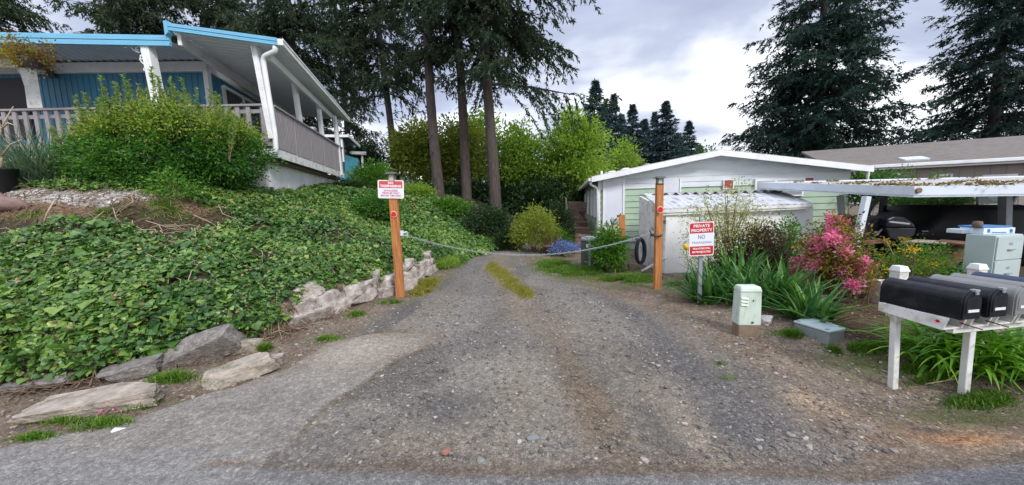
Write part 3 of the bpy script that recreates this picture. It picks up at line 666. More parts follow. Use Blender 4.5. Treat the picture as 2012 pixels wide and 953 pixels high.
# white arched arbour panel at the far left of the porch
g0 = at(50, 135, 8.6); b = MB()
b.add([tuple(at(px, py, 8.5)) for px, py in ((36, 118), (72, 118), (70, 130), (84, 212), (54, 212), (48, 170), (40, 145), (34, 140))] + [tuple(at(px, py, 8.56)) for px, py in ((36, 118), (72, 118), (70, 130), (84, 212), (54, 212), (48, 170), (40, 145), (34, 140))],
      [tuple(range(8)), tuple(reversed(range(8, 16)))] + [(i, 8 + i, 8 + (i + 1) % 8, (i + 1) % 8) for i in range(8)])
b.bar(at(-260, 118, 8.53), at(60, 126, 8.53), .06, .2)
b.build('porch_arch', white_wood, blue_house)
b = MB(); p0, p1 = at(-150, 140, 9.0), at(52, 212, 9.0); b.box(((p0[0] + p1[0]) / 2, 9.06, 4.4), (p1[0] - p0[0], .03, 1.5)); b.build('porch_screen', plain('screen_dark', (.05, .045, .05), .9), blue_house)
p = at(98, 141, WY - .1)
b = MB(); b.lathe([(0.02, .12), (.08, .1), (.095, 0), (.07, -.12), (.02, -.15)], tuple(p)); b.box((p[0], WY - .04, p[2]), (.12, .05, .14)); b.build('wall_lamp', dark_bronze, blue_house)
# front porch roof: ribbed metal sheet sloping to a blue fascia
R0, R1 = at(-330, 57, 7.5), at(331, 69, 7.5); 
def ribbed(p00, p01, p10, p11, n, h=.02, th=.012):    # p00-p01 front edge, p10-p11 back edge; ribs run front to back
    mb = MB(); p00, p01, p10, p11 = [np.array(p, float) for p in (p00, p01, p10, p11)]
    vs = []
    m = n * 4
    for i in range(m + 1):
        t = i / m; hh = h if (i % 4) in (1, 2) else 0
        vs += [p00 + (p01 - p00) * t + [0, 0, hh], p10 + (p11 - p10) * t + [0, 0, hh], p10 + (p11 - p10) * t + [0, 0, hh + th], p00 + (p01 - p00) * t + [0, 0, hh + th]]
    fs = []
    for i in range(m):
        a, c_ = i * 4, i * 4 + 4
        fs += [(a, c_, c_ + 1, a + 1), (a + 3, a + 2, c_ + 2, c_ + 3), (a, a + 3, c_ + 3, c_), (a + 1, c_ + 1, c_ + 2, a + 2)]
    mb.add(vs, fs); return mb
ribbed((R0[0], 7.54, R0[2] - .14), (R1[0], 7.54, R1[2] - .12), (-16, WY, 5.58), (cx + .3, WY, 5.46), 44, .03).build('porch_roof', ceiling_metal, blue_house)
def fascia(name, a, c_, h, m, parent, steps=4, out=(0, -1, 0)):
    mb = MB(); a, c_ = np.array(a), np.array(c_); o = np.array(out)
    for k in range(steps):
        z1 = -h * k / steps; z2 = -h * (k + 1) / steps + .006; e_ = .012 * (k % 2)
        mb.quadpanel([a + o * e_ + [0, 0, z2], c_ + o * e_ + [0, 0, z2], c_ + o * e_ + [0, 0, z1], a + o * e_ + [0, 0, z1]], .06)
    return mb.build(name, m, parent, bevel=.003)
fascia('fascia', R0, R1, .22, fascia_blue, blue_house)
# raised side roof: falls to the right, over the long deck
Q0, Q1 = at(326, 44, 7.45), at(543, 74, 7.45)                           # front edge, left/right
E1 = np.array([-6.62, 14.3, 5.28]); E0 = Q0 + (E1 - Q1)
Q1r, E1r = Q1 + [0, 0, -.10], E1 + [0, 0, -.10]
ribbed(Q0 + [0, .06, -.14], E0 + [0, 0, -.14], Q1r + [0, .06, -.03], E1r, 40, .03).build('side_roof', ceiling_metal, blue_house)
fascia('fascia', Q0, Q1, .155, fascia_blue, blue_house)
b = MB(); b.quadpanel([Q0 + [-.05, -.01, -.26], Q0 + [.03, -.02, -.2], Q0 + [.03, -.02, .03], Q0 + [-.05, -.01, .03]], .1); b.build('fascia_end', fascia_blue, blue_house)
b = MB(); u = (E1 - Q1) / np.linalg.norm(E1 - Q1)
b.bar(Q1 + u * .02 + SN * .05 + [0, 0, -.07], E1 + SN * .05 + [0, 0, -.07], .11, .13); b.bar(Q1 + u * .02 + SN * .105 + [0, 0, -.02], E1 + SN * .105 + [0, 0, -.02], .03, .05); gut = b.build('gutter', white_paint, blue_house, bevel=.012)
b = MB(); g_ = Q1 + SN * -.35 + [0, .3, -.27]; b.bar(g_, g_ + (E1 - Q1) * .97, .07, .16); b.build('eave_beam', white_paint, blue_house)
b = MB(); g_ = Q0 + SN * .12 + [0, .1, -.28]; b.bar(g_, g_ + (E1 - Q1) * .95, .07, .22); b.build('ledger_beam', white_paint, blue_house)
def post(top, bot, w=.12):
    mb = MB(); top, bot = np.array(top), np.array(bot)
    mb.bar(bot, top, w, w, (0, 1, 0))
    s = np.array([.028, -w / 2 - .006, 0])
    for k in (-1, 0, 1): mb.bar(bot + [k * .036, -w / 2 - .006, 0], top + [k * .036, -w / 2 - .006, 0], .018, .014, (0, 1, 0))
    return mb.build('porch_post', white_paint, blue_house, bevel=.006)
post(at(289, 84, 7.62), at(322, 236, 7.62) + [0, 0, -.5], .17)
post(at(501, 90, 7.72), at(533, 246, 7.72) + [0, 0, -.3], .12)
for px0, py0, px1, py1, t in ((577, 160, 593, 232, 2.05), (625, 203, 634, 258, 3.75), (657, 232, 664, 270, 5.2)):
    q = along(t, -.07); post(at(px0, py0 - 4, q[1]), z_(at(px1, py1, q[1]), FL - .2), .11)
# scroll bracket beside the front post
def px_tube(pts, Y, r, mb): mb.tube([tuple(at(px, py, Y)) for px, py in pts], r, 6); return mb
b = MB(); S = 0.4408
def zz(pts): return [(x * S * .8578 + 0, y * S * .857 + 60 * 0 + 60) for x, y in pts]
def spiral(cx_, cy_, r0, r1, a0, a1, n=16): return [(cx_ + (r0 + (r1 - r0) * k / n) * math.cos(a0 + (a1 - a0) * k / n), cy_ + (r0 + (r1 - r0) * k / n) * math.sin(a0 + (a1 - a0) * k / n)) for k in range(n + 1)]
px_tube([(248, 88), (256, 92), (264, 99), (272, 103), (279, 101)], 7.6, .012, b); px_tube(spiral(271, 96, 8, 2, 1.2, -5), 7.6, .012, b); px_tube(spiral(246, 90, 4, 1.5, 0, 5), 7.6, .012, b)
px_tube([(283, 106), (276, 109), (275, 117), (280, 124), (286, 129)], 7.6, .012, b); px_tube(spiral(279, 114, 5, 1.5, 0, -6), 7.6, .012, b); px_tube(spiral(285, 136, 3.5, 1.5, 0, 6), 7.6, .012, b)
b.build('scroll_bracket', white_paint, blue_house)
# downspouts
def spout(pts, r=.042): 
    mb = MB(); P = [Vector(p) for p in pts]; out = [P[0]]
    for i in range(1, len(P) - 1):
        a, c_ = (P[i - 1] - P[i]), (P[i + 1] - P[i]); q = min(.13, a.length * .45, c_.length * .45)
        for k in range(7):
            t = k / 6; out.append((P[i] + a.normalized() * q) * (1 - t) ** 2 + P[i] * 2 * t * (1 - t) + (P[i] + c_.normalized() * q) * t * t)
    out.append(P[-1]); mb.tube(out, r, 10); return mb
spout([at(541, 90, 7.5), at(541, 101, 7.52), at(516, 112, 7.62), at(540, 262, 7.7), at(543, 300, 7.7), at(520, 312, 7.75)], .052).build('downspout', white_paint, blue_house)
spout([at(672, 226, 14.2) + [0, -.2, 0], at(672, 233, 14.0), at(661, 240, 13.6), at(670, 335, 13.5), at(651, 342, 13.4), at(654, 385, 13.3)], .055).build('downspout', white_paint, blue_house)
# main house roof behind
b = MB(); b.slab([(-17, 9.0, 5.75), (cx + .2, 9.0, 5.6), (cx - 1.2, 15.2, 5.6), (-17, 15.2, 5.75)], .12); b.build('roof', roof_white, blue_house)

# the teal house further back
tr = at(680, 320, 21)
teal = thing('teal_house', 'small teal house with pale blue porch wall, half hidden beyond the grey deck', 'house', (tr[0], 21, 2.5))
Y = 19.5
b = MB(); q = [at(655, 262, Y), at(683, 262, Y), at(706, 284, Y), at(655, 278, Y)]
b.slab([at(600, 264, Y), at(684, 264, Y), at(707, 285, Y + 3.5), at(600, 270, Y + 3.5)], .12); b.build('roof', teal_roof, teal)
b = MB(); b.bar(at(684, 266, Y - .02), at(707, 287, Y + 3.5), .05, .18); b.bar(at(600, 267, Y - .05), at(684, 267, Y - .05), .05, .14); b.build('fascia', white_paint, teal)
b = MB(); b.quadpanel([at(620, 335, Y + .6), at(676, 335, Y + .6), at(676, 275, Y + .6), at(620, 275, Y + .6)], .1); b.build('wall', teal_roof, teal)
b = MB(); b.quadpanel([at(664, 352, Y), at(705, 356, Y + 3), at(704, 312, Y + 3), at(664, 300, Y)], .08)
for k in range(14):
    t = k / 13; p = at(664 + 41 * t, 303 + 12 * t, Y + 3 * t - .03); b.bar(p, p - np.array([0, 0, 1.35]), .02, .03)
b.build('porch_wall', pale_blue, teal)
b = MB(); b.bar(at(690, 300, Y + 2), at(718, 302, Y + 4), .1, .16); b.slab([at(686, 299, Y + 1.9), at(719, 300, Y + 3.9), at(719, 298, Y + 6), at(690, 297, Y + 6)], .06); b.build('porch_cover', white_paint, teal)
b = MB(); p = at(711, 302, Y + 3.6); b.bar(p, p - np.array([0, 0, 1.6]), .1, .1); b.build('porch_post', white_paint, teal)
b = MB(); p = at(671, 272, Y + .1); b.bar(p, p - np.array([0, 0, 1.3]), .1, .1); b.build('porch_post', white_paint, teal)
p = at(614, 258, 17.5); b = MB(); b.lathe([(0.12, -.6), (.12, 0), (.2, .02), (.2, .14), (.14, .2), (0, .22)], tuple(p)); b.build('roof_vent', galv, teal)

# ------------------------------------------------------------------ green mobile home
GA = -9.0; gu = np.array([math.cos(math.radians(GA)), math.sin(math.radians(GA)), 0]); gv = np.array([-gu[1], gu[0], 0])
G0 = np.array([3.0, 11.5, 0]); GW = 7.42; GD = 14.0
green = thing('green_house', 'pale green mobile home with white gable, white roof edge and red shutters', 'house', G0)
def gw(x, y, z): return tuple(G0 + gu * x + gv * y + np.array([0, 0, z]))
def gpx(px, py, y=0.0):
    p = onpl(px, py, G0 + gv * y, gv) - G0; return float(p @ gu), float(p[2])
EV, RG = 2.40, 3.02; RX = gpx(1405, 300)[0]
def gz_(x): return RG - abs(x - RX) / (RX if x < RX else GW - RX) * (RG - EV)
band = 2.02
b = MB()
zc_ = -.2
k = 0
while zc_ < band:
    z1 = min(zc_ + .2, band)
    b.hexa([gw(0, 0, zc_), gw(GW, 0, zc_), gw(GW, .1, zc_), gw(0, .1, zc_), gw(0, .022, z1), gw(GW, .022, z1), gw(GW, .1, z1), gw(0, .1, z1)])
    b.hexa([gw(0, 0, zc_), gw(.1, 0.022, zc_), gw(.1, GD, zc_), gw(0, GD, zc_), gw(.022, 0.022, z1), gw(.1, 0.022, z1), gw(.1, GD, z1), gw(.022, GD, z1)])
    zc_ += .2
zc_ = band
while zc_ < 2.38:
    z1 = min(zc_ + .2, 2.38); b.hexa([gw(0, 0.02, zc_), gw(.1, 0.022, zc_), gw(.1, GD, zc_), gw(0, GD, zc_), gw(.022, 0.022, z1), gw(.1, 0.022, z1), gw(.1, GD, z1), gw(.022, GD, z1)]); zc_ += .2
b.build('siding', sage, green)
b = MB()
for i in range(3):
    za, zb = band + i * .17, band + i * .17 + .166
    if i < 2: b.hexa([gw(-.01, -.012, za), gw(GW, -.012, za), gw(GW, .1, za), gw(-.01, .1, za), gw(-.01, .002, zb), gw(GW, .002, zb), gw(GW, .1, zb), gw(-.01, .1, zb)])
za = band + .34
pts = [(-.01, za), (GW, za), (GW, gz_(GW)), (RX, RG), (-.01, gz_(0))]
b.prism([gw(x, -.005, z) for x, z in pts], gv * .1); b.build('gable', gable_white, green)
b = MB(); b.box(gw(-.0, .005, 1.1), (.07, .07, 2.6), math.radians(GA)); b.build('corner_trim', white_paint, green)
ov = .28; fr = -.40
def roof_half(xa, xb, nm):
    mb = MB(); za, zb = gz_(min(max(xa, 0), GW)) + (0.1 if True else 0), gz_(min(max(xb, 0), GW)) + .1
    sl = (RG - EV) / RX
    if xa < 0: za = EV + .1 + xa * sl
    if xb > GW: zb = EV + .1 - (xb - GW) * sl
    mb.slab([gw(xa, fr, za), gw(xb, fr, zb), gw(xb, GD + .3, zb), gw(xa, GD + .3, za)], .06); return mb.build(nm, roof_white, green)
r1 = roof_half(-ov, RX, 'roof'); r2 = roof_half(RX, GW + ov, 'roof')
b = MB()
for xa, xb in ((-ov, RX), (RX, GW + ov)):
    sl = (RG - EV) / RX
    za = gz_(xa) if 0 <= xa <= GW else EV - ov * sl; zb = gz_(xb) if 0 <= xb <= GW else EV - ov * (RG - EV) / (GW - RX)
    b.hexa([gw(xa, fr - .03, za - .09), gw(xb, fr - .03, zb - .09), gw(xb, fr, zb - .09), gw(xa, fr, za - .09), gw(xa, fr - .03, za + .075), gw(xb, fr - .03, zb + .075), gw(xb, fr, zb + .075), gw(xa, fr, za + .075)])
b.build('fascia', white_paint, green)
b = MB()
for xa, xb in ((-ov + .02, RX), (RX, GW + ov - .02)):
    sl = (RG - EV) / RX
    za = gz_(xa) if 0 <= xa <= GW else EV - ov * sl; zb = gz_(xb) if 0 <= xb <= GW else EV - ov * (RG - EV) / (GW - RX)
    b.hexa([gw(xa, fr + .01, za + .0), gw(xb, fr + .01, zb + .0), gw(xb, 0, zb + .0), gw(xa, 0, za + .0), gw(xa, fr + .01, za + .03), gw(xb, fr + .01, zb + .03), gw(xb, 0, zb + .03), gw(xa, 0, za + .03)])
b.build('soffit', white_paint, green)
b = MB(); b.bar(gw(-ov - .05, fr, EV - .06), gw(-ov - .05, GD, EV - .06), .12, .11); b.build('gutter', white_wood, green, bevel=.015)
spout([gw(-ov - .02, fr + .12, EV - .1), gw(-ov - .02, fr + .12, EV - .22), gw(-.06, -.07, EV - .32), gw(-.06, -.07, .1)], .04).build('downspout', white_paint, green)
spout([gw(GW + ov - .05, fr + .1, EV + .05), gw(GW + ov - .05, fr + .1, EV - .5)], .04).build('downspout', white_paint, green)
def panel(px0, px1, py0, py1, nm, m, t=.04, parent=green, fy=-.01):
    x0, z1 = gpx(px0, py0); x1, z0 = gpx(px1, py1); mb = MB()
    mb.hexa([gw(x0, fy - t, z0), gw(x1, fy - t, z0), gw(x1, fy, z0), gw(x0, fy, z0), gw(x0, fy - t, z1), gw(x1, fy - t, z1), gw(x1, fy, z1), gw(x0, fy, z1)])
    return mb.build(nm, m, parent, bevel=.004), x0, x1, z0, z1
d1, x0, x1, z0, z1 = panel(1188, 1222, 356, 480, 'door', door_white)
b = MB()
for xx in (x0 - .03, x1 + .03): b.bar(gw(xx, -.045, z0), gw(xx, -.045, z1 + .05), .06, .05)
b.bar(gw(x0 - .06, -.045, z1 + .03), gw(x1 + .06, -.045, z1 + .03), .05, .06); b.build('frame', white_paint, d1)
d2, x0, x1, z0, z1 = panel(1300, 1333, 352, 386, 'shutter_panel', door_white)
b = MB(); b.bar(gw(x1 + .03, -.045, z0), gw(x1 + .03, -.045, z1), .05, .05); b.build('frame', white_paint, d2)
w, x0, x1, z0, z1 = panel(1482, 1576, 352, 385, 'window', white_paint, .06)
b = MB()
xm = (x0 + x1) / 2 - .1
for xa, xb in ((x0 + .06, xm - .03), (xm + .03, x1 - .06)): b.hexa([gw(xa, -.075, z0 + .05), gw(xb, -.075, z0 + .05), gw(xb, -.069, z0 + .05), gw(xa, -.069, z0 + .05), gw(xa, -.075, z1 - .07), gw(xb, -.075, z1 - .07), gw(xb, -.069, z1 - .07), gw(xa, -.069, z1 - .07)])
b.build('pane', glass_pale, w)
for a_ in ((1421, 1439, 354, 371), (1579, 1597, 349, 358)):
    s_, x0, x1, z0, z1 = panel(*a_, 'shutter', shutter_red, .03)
    b = MB()
    for xx in (x0, x1): b.bar(gw(xx, -.045, z0), gw(xx, -.045, z1), .03, .03)
    for q in (z0, z1): b.bar(gw(x0, -.045, q), gw(x1, -.045, q), .03, .03)
    b.build('frame', white_paint, s_)
# windows of the long side
for y0, y1 in ((1.2, 1.75), (2.6, 3.2), (4.6, 5.4)):
    mb = MB()
    for yy in (y0, y1): mb.bar(gw(-.03, yy, 1.05), gw(-.03, yy, 2.1), .05, .07, tuple(gv))
    for q in (1.05, 2.1): mb.bar(gw(-.03, y0, q), gw(-.03, y1, q), .05, .07)
    w = mb.build('window', white_paint, green); g = MB(); g.hexa([gw(-.012, y0, 1.05), gw(.01, y0, 1.05), gw(.01, y1, 1.05), gw(-.012, y1, 1.05), gw(-.012, y0, 2.1), gw(.01, y0, 2.1), gw(.01, y1, 2.1), gw(-.012, y1, 2.1)]); g.build('pane', glass_pale, w)
b = MB(); b.bar(gw(-.03, 7.3, -.1), gw(-.03, 7.3, 2.1), .05, .09, tuple(gv)); b.build('side_trim', white_paint, green)
for px, py, s in ((1203, 327, 1.2), (1230, 322, 1.25), (1272, 316, .9), (1190, 334, .5)):
    y_ = 3.5; x, z = gpx(px, py, y_); zr = gz_(max(0, x)) + .05; p = gw(x, y_, zr)
    mb = MB(); mb.lathe([(.13 * s, 0), (.13 * s, .16), (.19 * s, .17), (.19 * s, .27), (.1 * s, .33), (0, .34)], p, 14); mb.build('roof_vent', galv if s < 1 else white_paint, r1)
b = MB(); x, z = gpx(1182, 332, 1.0); p = gw(x, 1.0, gz_(max(0, x)) + .05); b.tube([p, (p[0], p[1], p[2] + .25)], .04, 8); b.build('vent_pipe', white_paint, r1)

# ------------------------------------------------------------------ white shed
S_fl, S_fr = gnd(1306, 537), np.array([6.55, 7.30, 0]); S_bl, S_br = np.array([3.32, 8.75, 0]), np.array([6.75, 8.6, 0])
shed = thing('white_shed', 'low white shed with a rusty ribbed tin roof behind the right orange post', 'shed', S_fl)
zf = at(1306, 414, S_fl[1])[2]; zfr = at(1592, 408, S_fr[1])[2]; zb = at(1270, 385, 8.75)[2]
b = MB(); b.quadpanel([z_(S_fl, -.1), z_(S_fr, -.1), z_(S_fr, zfr), z_(S_fl, zf)], .06); b.build('front_wall', shed_white, shed)
b = MB(); nb = 6
for k in range(nb):
    p, q = L3(S_bl, S_fl, k / nb), L3(S_bl, S_fl, (k + .96) / nb); za, zz2 = zb + (zf - zb) * k / nb, zb + (zf - zb) * (k + .96) / nb
    b.quadpanel([z_(p, -.1 + .02 * (k % 2)), z_(q, -.1 + .02 * (k % 2)), z_(q, zz2), z_(p, za)], .04)
b.build('side_wall', white_wood, shed, bevel=.004)
b = MB(); b.quadpanel([z_(S_fr, -.1), z_(S_br, -.1), z_(S_br, zb), z_(S_fr, zfr)], .05); b.build('side_wall', white_wood, shed)
f0, f1, b0, b1 = at(1298, 412, 7.25), at(1598, 401, 7.12), at(1264, 382, 8.9), at(1540, 378, 8.75)
ribbed(f0, f1, b0, b1, 22, .012, .015).build('roof', tin, shed)
b = MB(); b.quadpanel([f0 + [0, .02, -.13], f1 + [0, .02, -.10], f1 + [0, .02, -.01], f0 + [0, .02, -.01]], .04); b.quadpanel([f0 + [0.005, .0, -.075], f1 + [0, .0, -.06], f1 + [0, .0, 0], f0 + [0.005, .0, 0]], .02); b.build('fascia', white_wood, shed, bevel=.004)
b = MB(); b.bar(at(1306, 470, 7.33), at(1312, 412 + 20, 7.33) , .05, .03); b.bar(at(1304, 536, 7.34), at(1310, 432, 7.34), .07, .03, (0, 1, 0)); b.build('corner_trim', white_wood, shed)
p = at(1305, 436, 7.32); b = MB(); b.box(tuple(p), (.07, .04, .07)); b.build('hasp', dark_bronze, shed)
# corrugated sheet leaning between shed and house
mb = MB(); c0, c1 = at(1284, 382, 8.6), at(1538, 374, 8.6); d0, d1 = c0 + np.array([.25, 1.6, .02]), c1 + np.array([.25, 1.6, .02])
n = 104; vs = []
for i in range(n + 1):
    t = i / n; h = .042 * math.sin(i * math.pi / 4)
    for p, q in ((c0, c1), (d0, d1)): vs += [np.array(p) + (np.array(q) - np.array(p)) * t + [0, 0, h], np.array(p) + (np.array(q) - np.array(p)) * t + [0, 0, h - .012]]
fs = []
for i in range(n): a = i * 4; fs += [(a, a + 4, a + 6, a + 2), (a + 1, a + 3, a + 7, a + 5), (a, a + 1, a + 5, a + 4)]
mb.add(vs, fs, True); o = mb.build('corrugated_sheet', corr); tag(o, 'grey corrugated roofing sheet lying over the back of the white shed', 'roof sheet')
b = MB(); b.bar(at(1262, 532, 7.55), at(1308, 507, 7.15), .09, .045); o = b.build('lumber', white_wood, bevel=.006); tag(o, 'white painted board leaning against the shed front beside the orange post', 'board')

# ------------------------------------------------------------------ carport
CF = [at(1797, 366, 5.5), at(2330, 358, 5.3), at(2200, 341, 9.0), at(1492, 358, 8.7)]
carport = thing('carport', 'flat white carport with mossy roof over black grill and filing cabinet', 'carport', (6.5, 5.5, 0))
b = MB(); b.slab([CF[0] + [.03, .05, -.03], CF[1] + [0, .05, -.03], CF[2] + [0, -.05, -.03], CF[3] + [.05, -.05, -.03]], .05); b.build('roof', roof_white, carport)
b = MB(); fh = .165
for i, j in ((0, 1), (3, 0), (2, 3)):
    P, Q = CF[i], CF[j]; b.quadpanel([P - [0, 0, fh], Q - [0, 0, fh], Q, P], .05)
    b.quadpanel([P - [0, 0, fh + .012], Q - [0, 0, fh + .012], Q - [0, 0, fh - .02], P - [0, 0, fh - .02]], .07)
b.build('fascia', white_rust, carport)
b = MB()
for k in range(1, 6):
    t = k / 6; b.bar(L3(CF[0], CF[3], t) - np.array([0, 0, .12]), L3(CF[1], CF[2], t) - np.array([0, 0, .12]), .05, .09)
b.build('roof_joist', white_rust, carport)
b = MB(); p = CF[0] - np.array([-.05, -.05, .07]); b.tube([p + np.array([0, -.06, 0]), p + np.array([0, -.085, 0])], .045, 10); b.build('drain_hole', rusty_base, carport)
for (pa, pb, Y, w, m) in (((1703, 386), (1678, 498), 5.9, .09, white_rust), ((1651, 384), (1655, 445), 8.2, .10, white_rust), ((1706, 392), (1700, 440), 8.6, .09, galv), ((1737, 384), (1730, 446), 8.4, .10, hose_black), ((1975, 382), (1974, 448), 6.8, .13, galv)):
    A_, B_ = at(*pa, Y), at(*pb, Y); B_ = A_ + (B_ - A_) * (A_[2] - 0.0) / max(.3, (A_[2] - B_[2]))
    mb = MB(); mb.bar(B_, A_ + [0, 0, .0], w, w, (0, 1, 0)); mb.build('carport_post', m, carport, bevel=.008)
b = MB(); b.bar(at(1985, 408, 7.5), at(1996, 384, 7.5), .05, .05); b.build('brace', galv, carport)
b = MB(); b.bar(at(1930, 383, 8.2), at(1930, 400, 8.2), .05, .25); b.build('brace', galv, carport)
b = MB(); b.bar(at(1652, 425, 7.0), at(1695, 430, 6.4), .05, .11); b.build('cross_board', old_wood, carport)

# ------------------------------------------------------------------ beige house
B0, B1 = at(1652, 328, 15.2), at(2100, 307, 12.4)
beige_house = thing('beige_house', 'long beige mobile home with brown shingle roof behind the carport', 'house', (B0[0], B0[1], 0))
bd = (B1 - B0); bd[2] = 0; bl = np.linalg.norm(bd); bd /= bl; bn = np.array([-bd[1], bd[0], 0])
B1x = B0 + bd * 16; zE = 2.86
b = MB(); b.quadpanel([z_(B0, -.2), z_(B1x, -.2), z_(B1x, zE - .02), z_(B0, zE - .02)], .1); b.quadpanel([z_(B0 + bn * 7, -.2), z_(B0, -.2), z_(B0, zE), z_(B0 + bn * 7, zE)], .1)
k = 0.0
while k < 16: p = B0 + bd * k - bn * .006; b.box((p[0], p[1], 1.3), (.02, .014, 3), math.atan2(bd[1], bd[0])); k += .4
b.build('wall', beige, beige_house)
b = MB(); q = -bn * .45
rz = 1.25
b.slab([B0 - bd * .4 + q + [0, 0, zE - B0[2] + .0], z_(B1x + q, zE), z_(B1x + bn * 4.2, zE + rz), z_(B0 - bd * .4 + bn * 4.2, zE + rz)], .1) if False else b.slab([z_(B0 - bd * .4 + q, zE), z_(B1x + q, zE), z_(B1x + bn * 4.2, zE + rz), z_(B0 - bd * .4 + bn * 4.2, zE + rz)], .1)
br = b.build('roof', shingle, beige_house)
b = MB(); b.bar(z_(B0 - bd * .4 + q * 1.1, zE - .07), z_(B1x + q * 1.1, zE - .07), .12, .13); b.bar(z_(B0 - bd * .4 + q * .9, zE - .18), z_(B1x + q * .9, zE - .18), .05, .08); b.build('gutter', white_paint, beige_house, bevel=.015)
p = onpl(1795, 313, z_(B0 + q, zE), np.cross(bd, unit(bn * 4.65 + np.array([0, 0, rz])))); sl_ = unit(bn * 4.65 + np.array([0, 0, rz])); nn = np.cross(bd, sl_)
b = MB(); c = np.array(p) + nn * .06; b.quadpanel([c - bd * .35 - sl_ * .3, c + bd * .35 - sl_ * .3, c + bd * .35 + sl_ * .3, c - bd * .35 + sl_ * .3], .12); b.build('skylight', box_white, br)
for px0, px1, py0, py1 in ((1833, 1872, 341, 352), (1929, 2000, 341, 349), (1660, 1695, 346, 356)):
    a_, c_ = onpl(px0, py1, B0, bn), onpl(px1, py0, B0, bn); o = -bn * .03; mb = MB(); hh = 1.2
    mb.quadpanel([z_(a_ + o, c_[2] - hh), z_(c_ + o, c_[2] - hh), z_(c_ + o, c_[2]), z_(a_ + o, c_[2])], .05); w = mb.build('window', white_paint, beige_house, bevel=.01)
    g = MB(); o2 = -bn * .035; dd = bd * .07; g.quadpanel([z_(a_ + o2 + dd, c_[2] - hh + .07), z_(c_ + o2 - dd, c_[2] - hh + .07), z_(c_ + o2 - dd, c_[2] - .09), z_(a_ + o2 + dd, c_[2] - .09)], .004); g.build('pane', glass_dark, w)
# moss tufts on the carport roof, a few small clumps each a lump of its own kind: they are one mossy growth
rng = np.random.default_rng(470); nm_ = 40
P00, P10, P11, P01 = CF[0], CF[1], CF[2], CF[3]
uu = rng.random(nm_) ** 1.4 * .62; vv = np.where(rng.random(nm_) < .5, rng.random(nm_) * .25, rng.random(nm_))
Pm = P00 * ((1 - uu) * (1 - vv))[:, None] + P10 * (uu * (1 - vv))[:, None] + P11 * (uu * vv)[:, None] + P01 * ((1 - uu) * vv)[:, None]
nb_ = 26; q_ = np.repeat(Pm, nb_, 0) + rng.normal(0, 1, (nm_ * nb_, 3)) * [.09, .09, .008] * np.repeat(rng.uniform(.3, 1.3, nm_), nb_)[:, None]
q_[:, 2] += .0
o = leaves('moss', leafmat('roof_moss', (.10, .075, .03), (.20, .15, .06), (.30, .25, .10), 0, .9), T_DIA, q_, rdir(len(q_), rng) * [1, 1, .5] + [0, 0, .35], rdir(len(q_), rng), np.full(len(q_), .035), np.full(len(q_), .055), rng.random(len(q_)), carport)
o['kind'] = 'stuff'
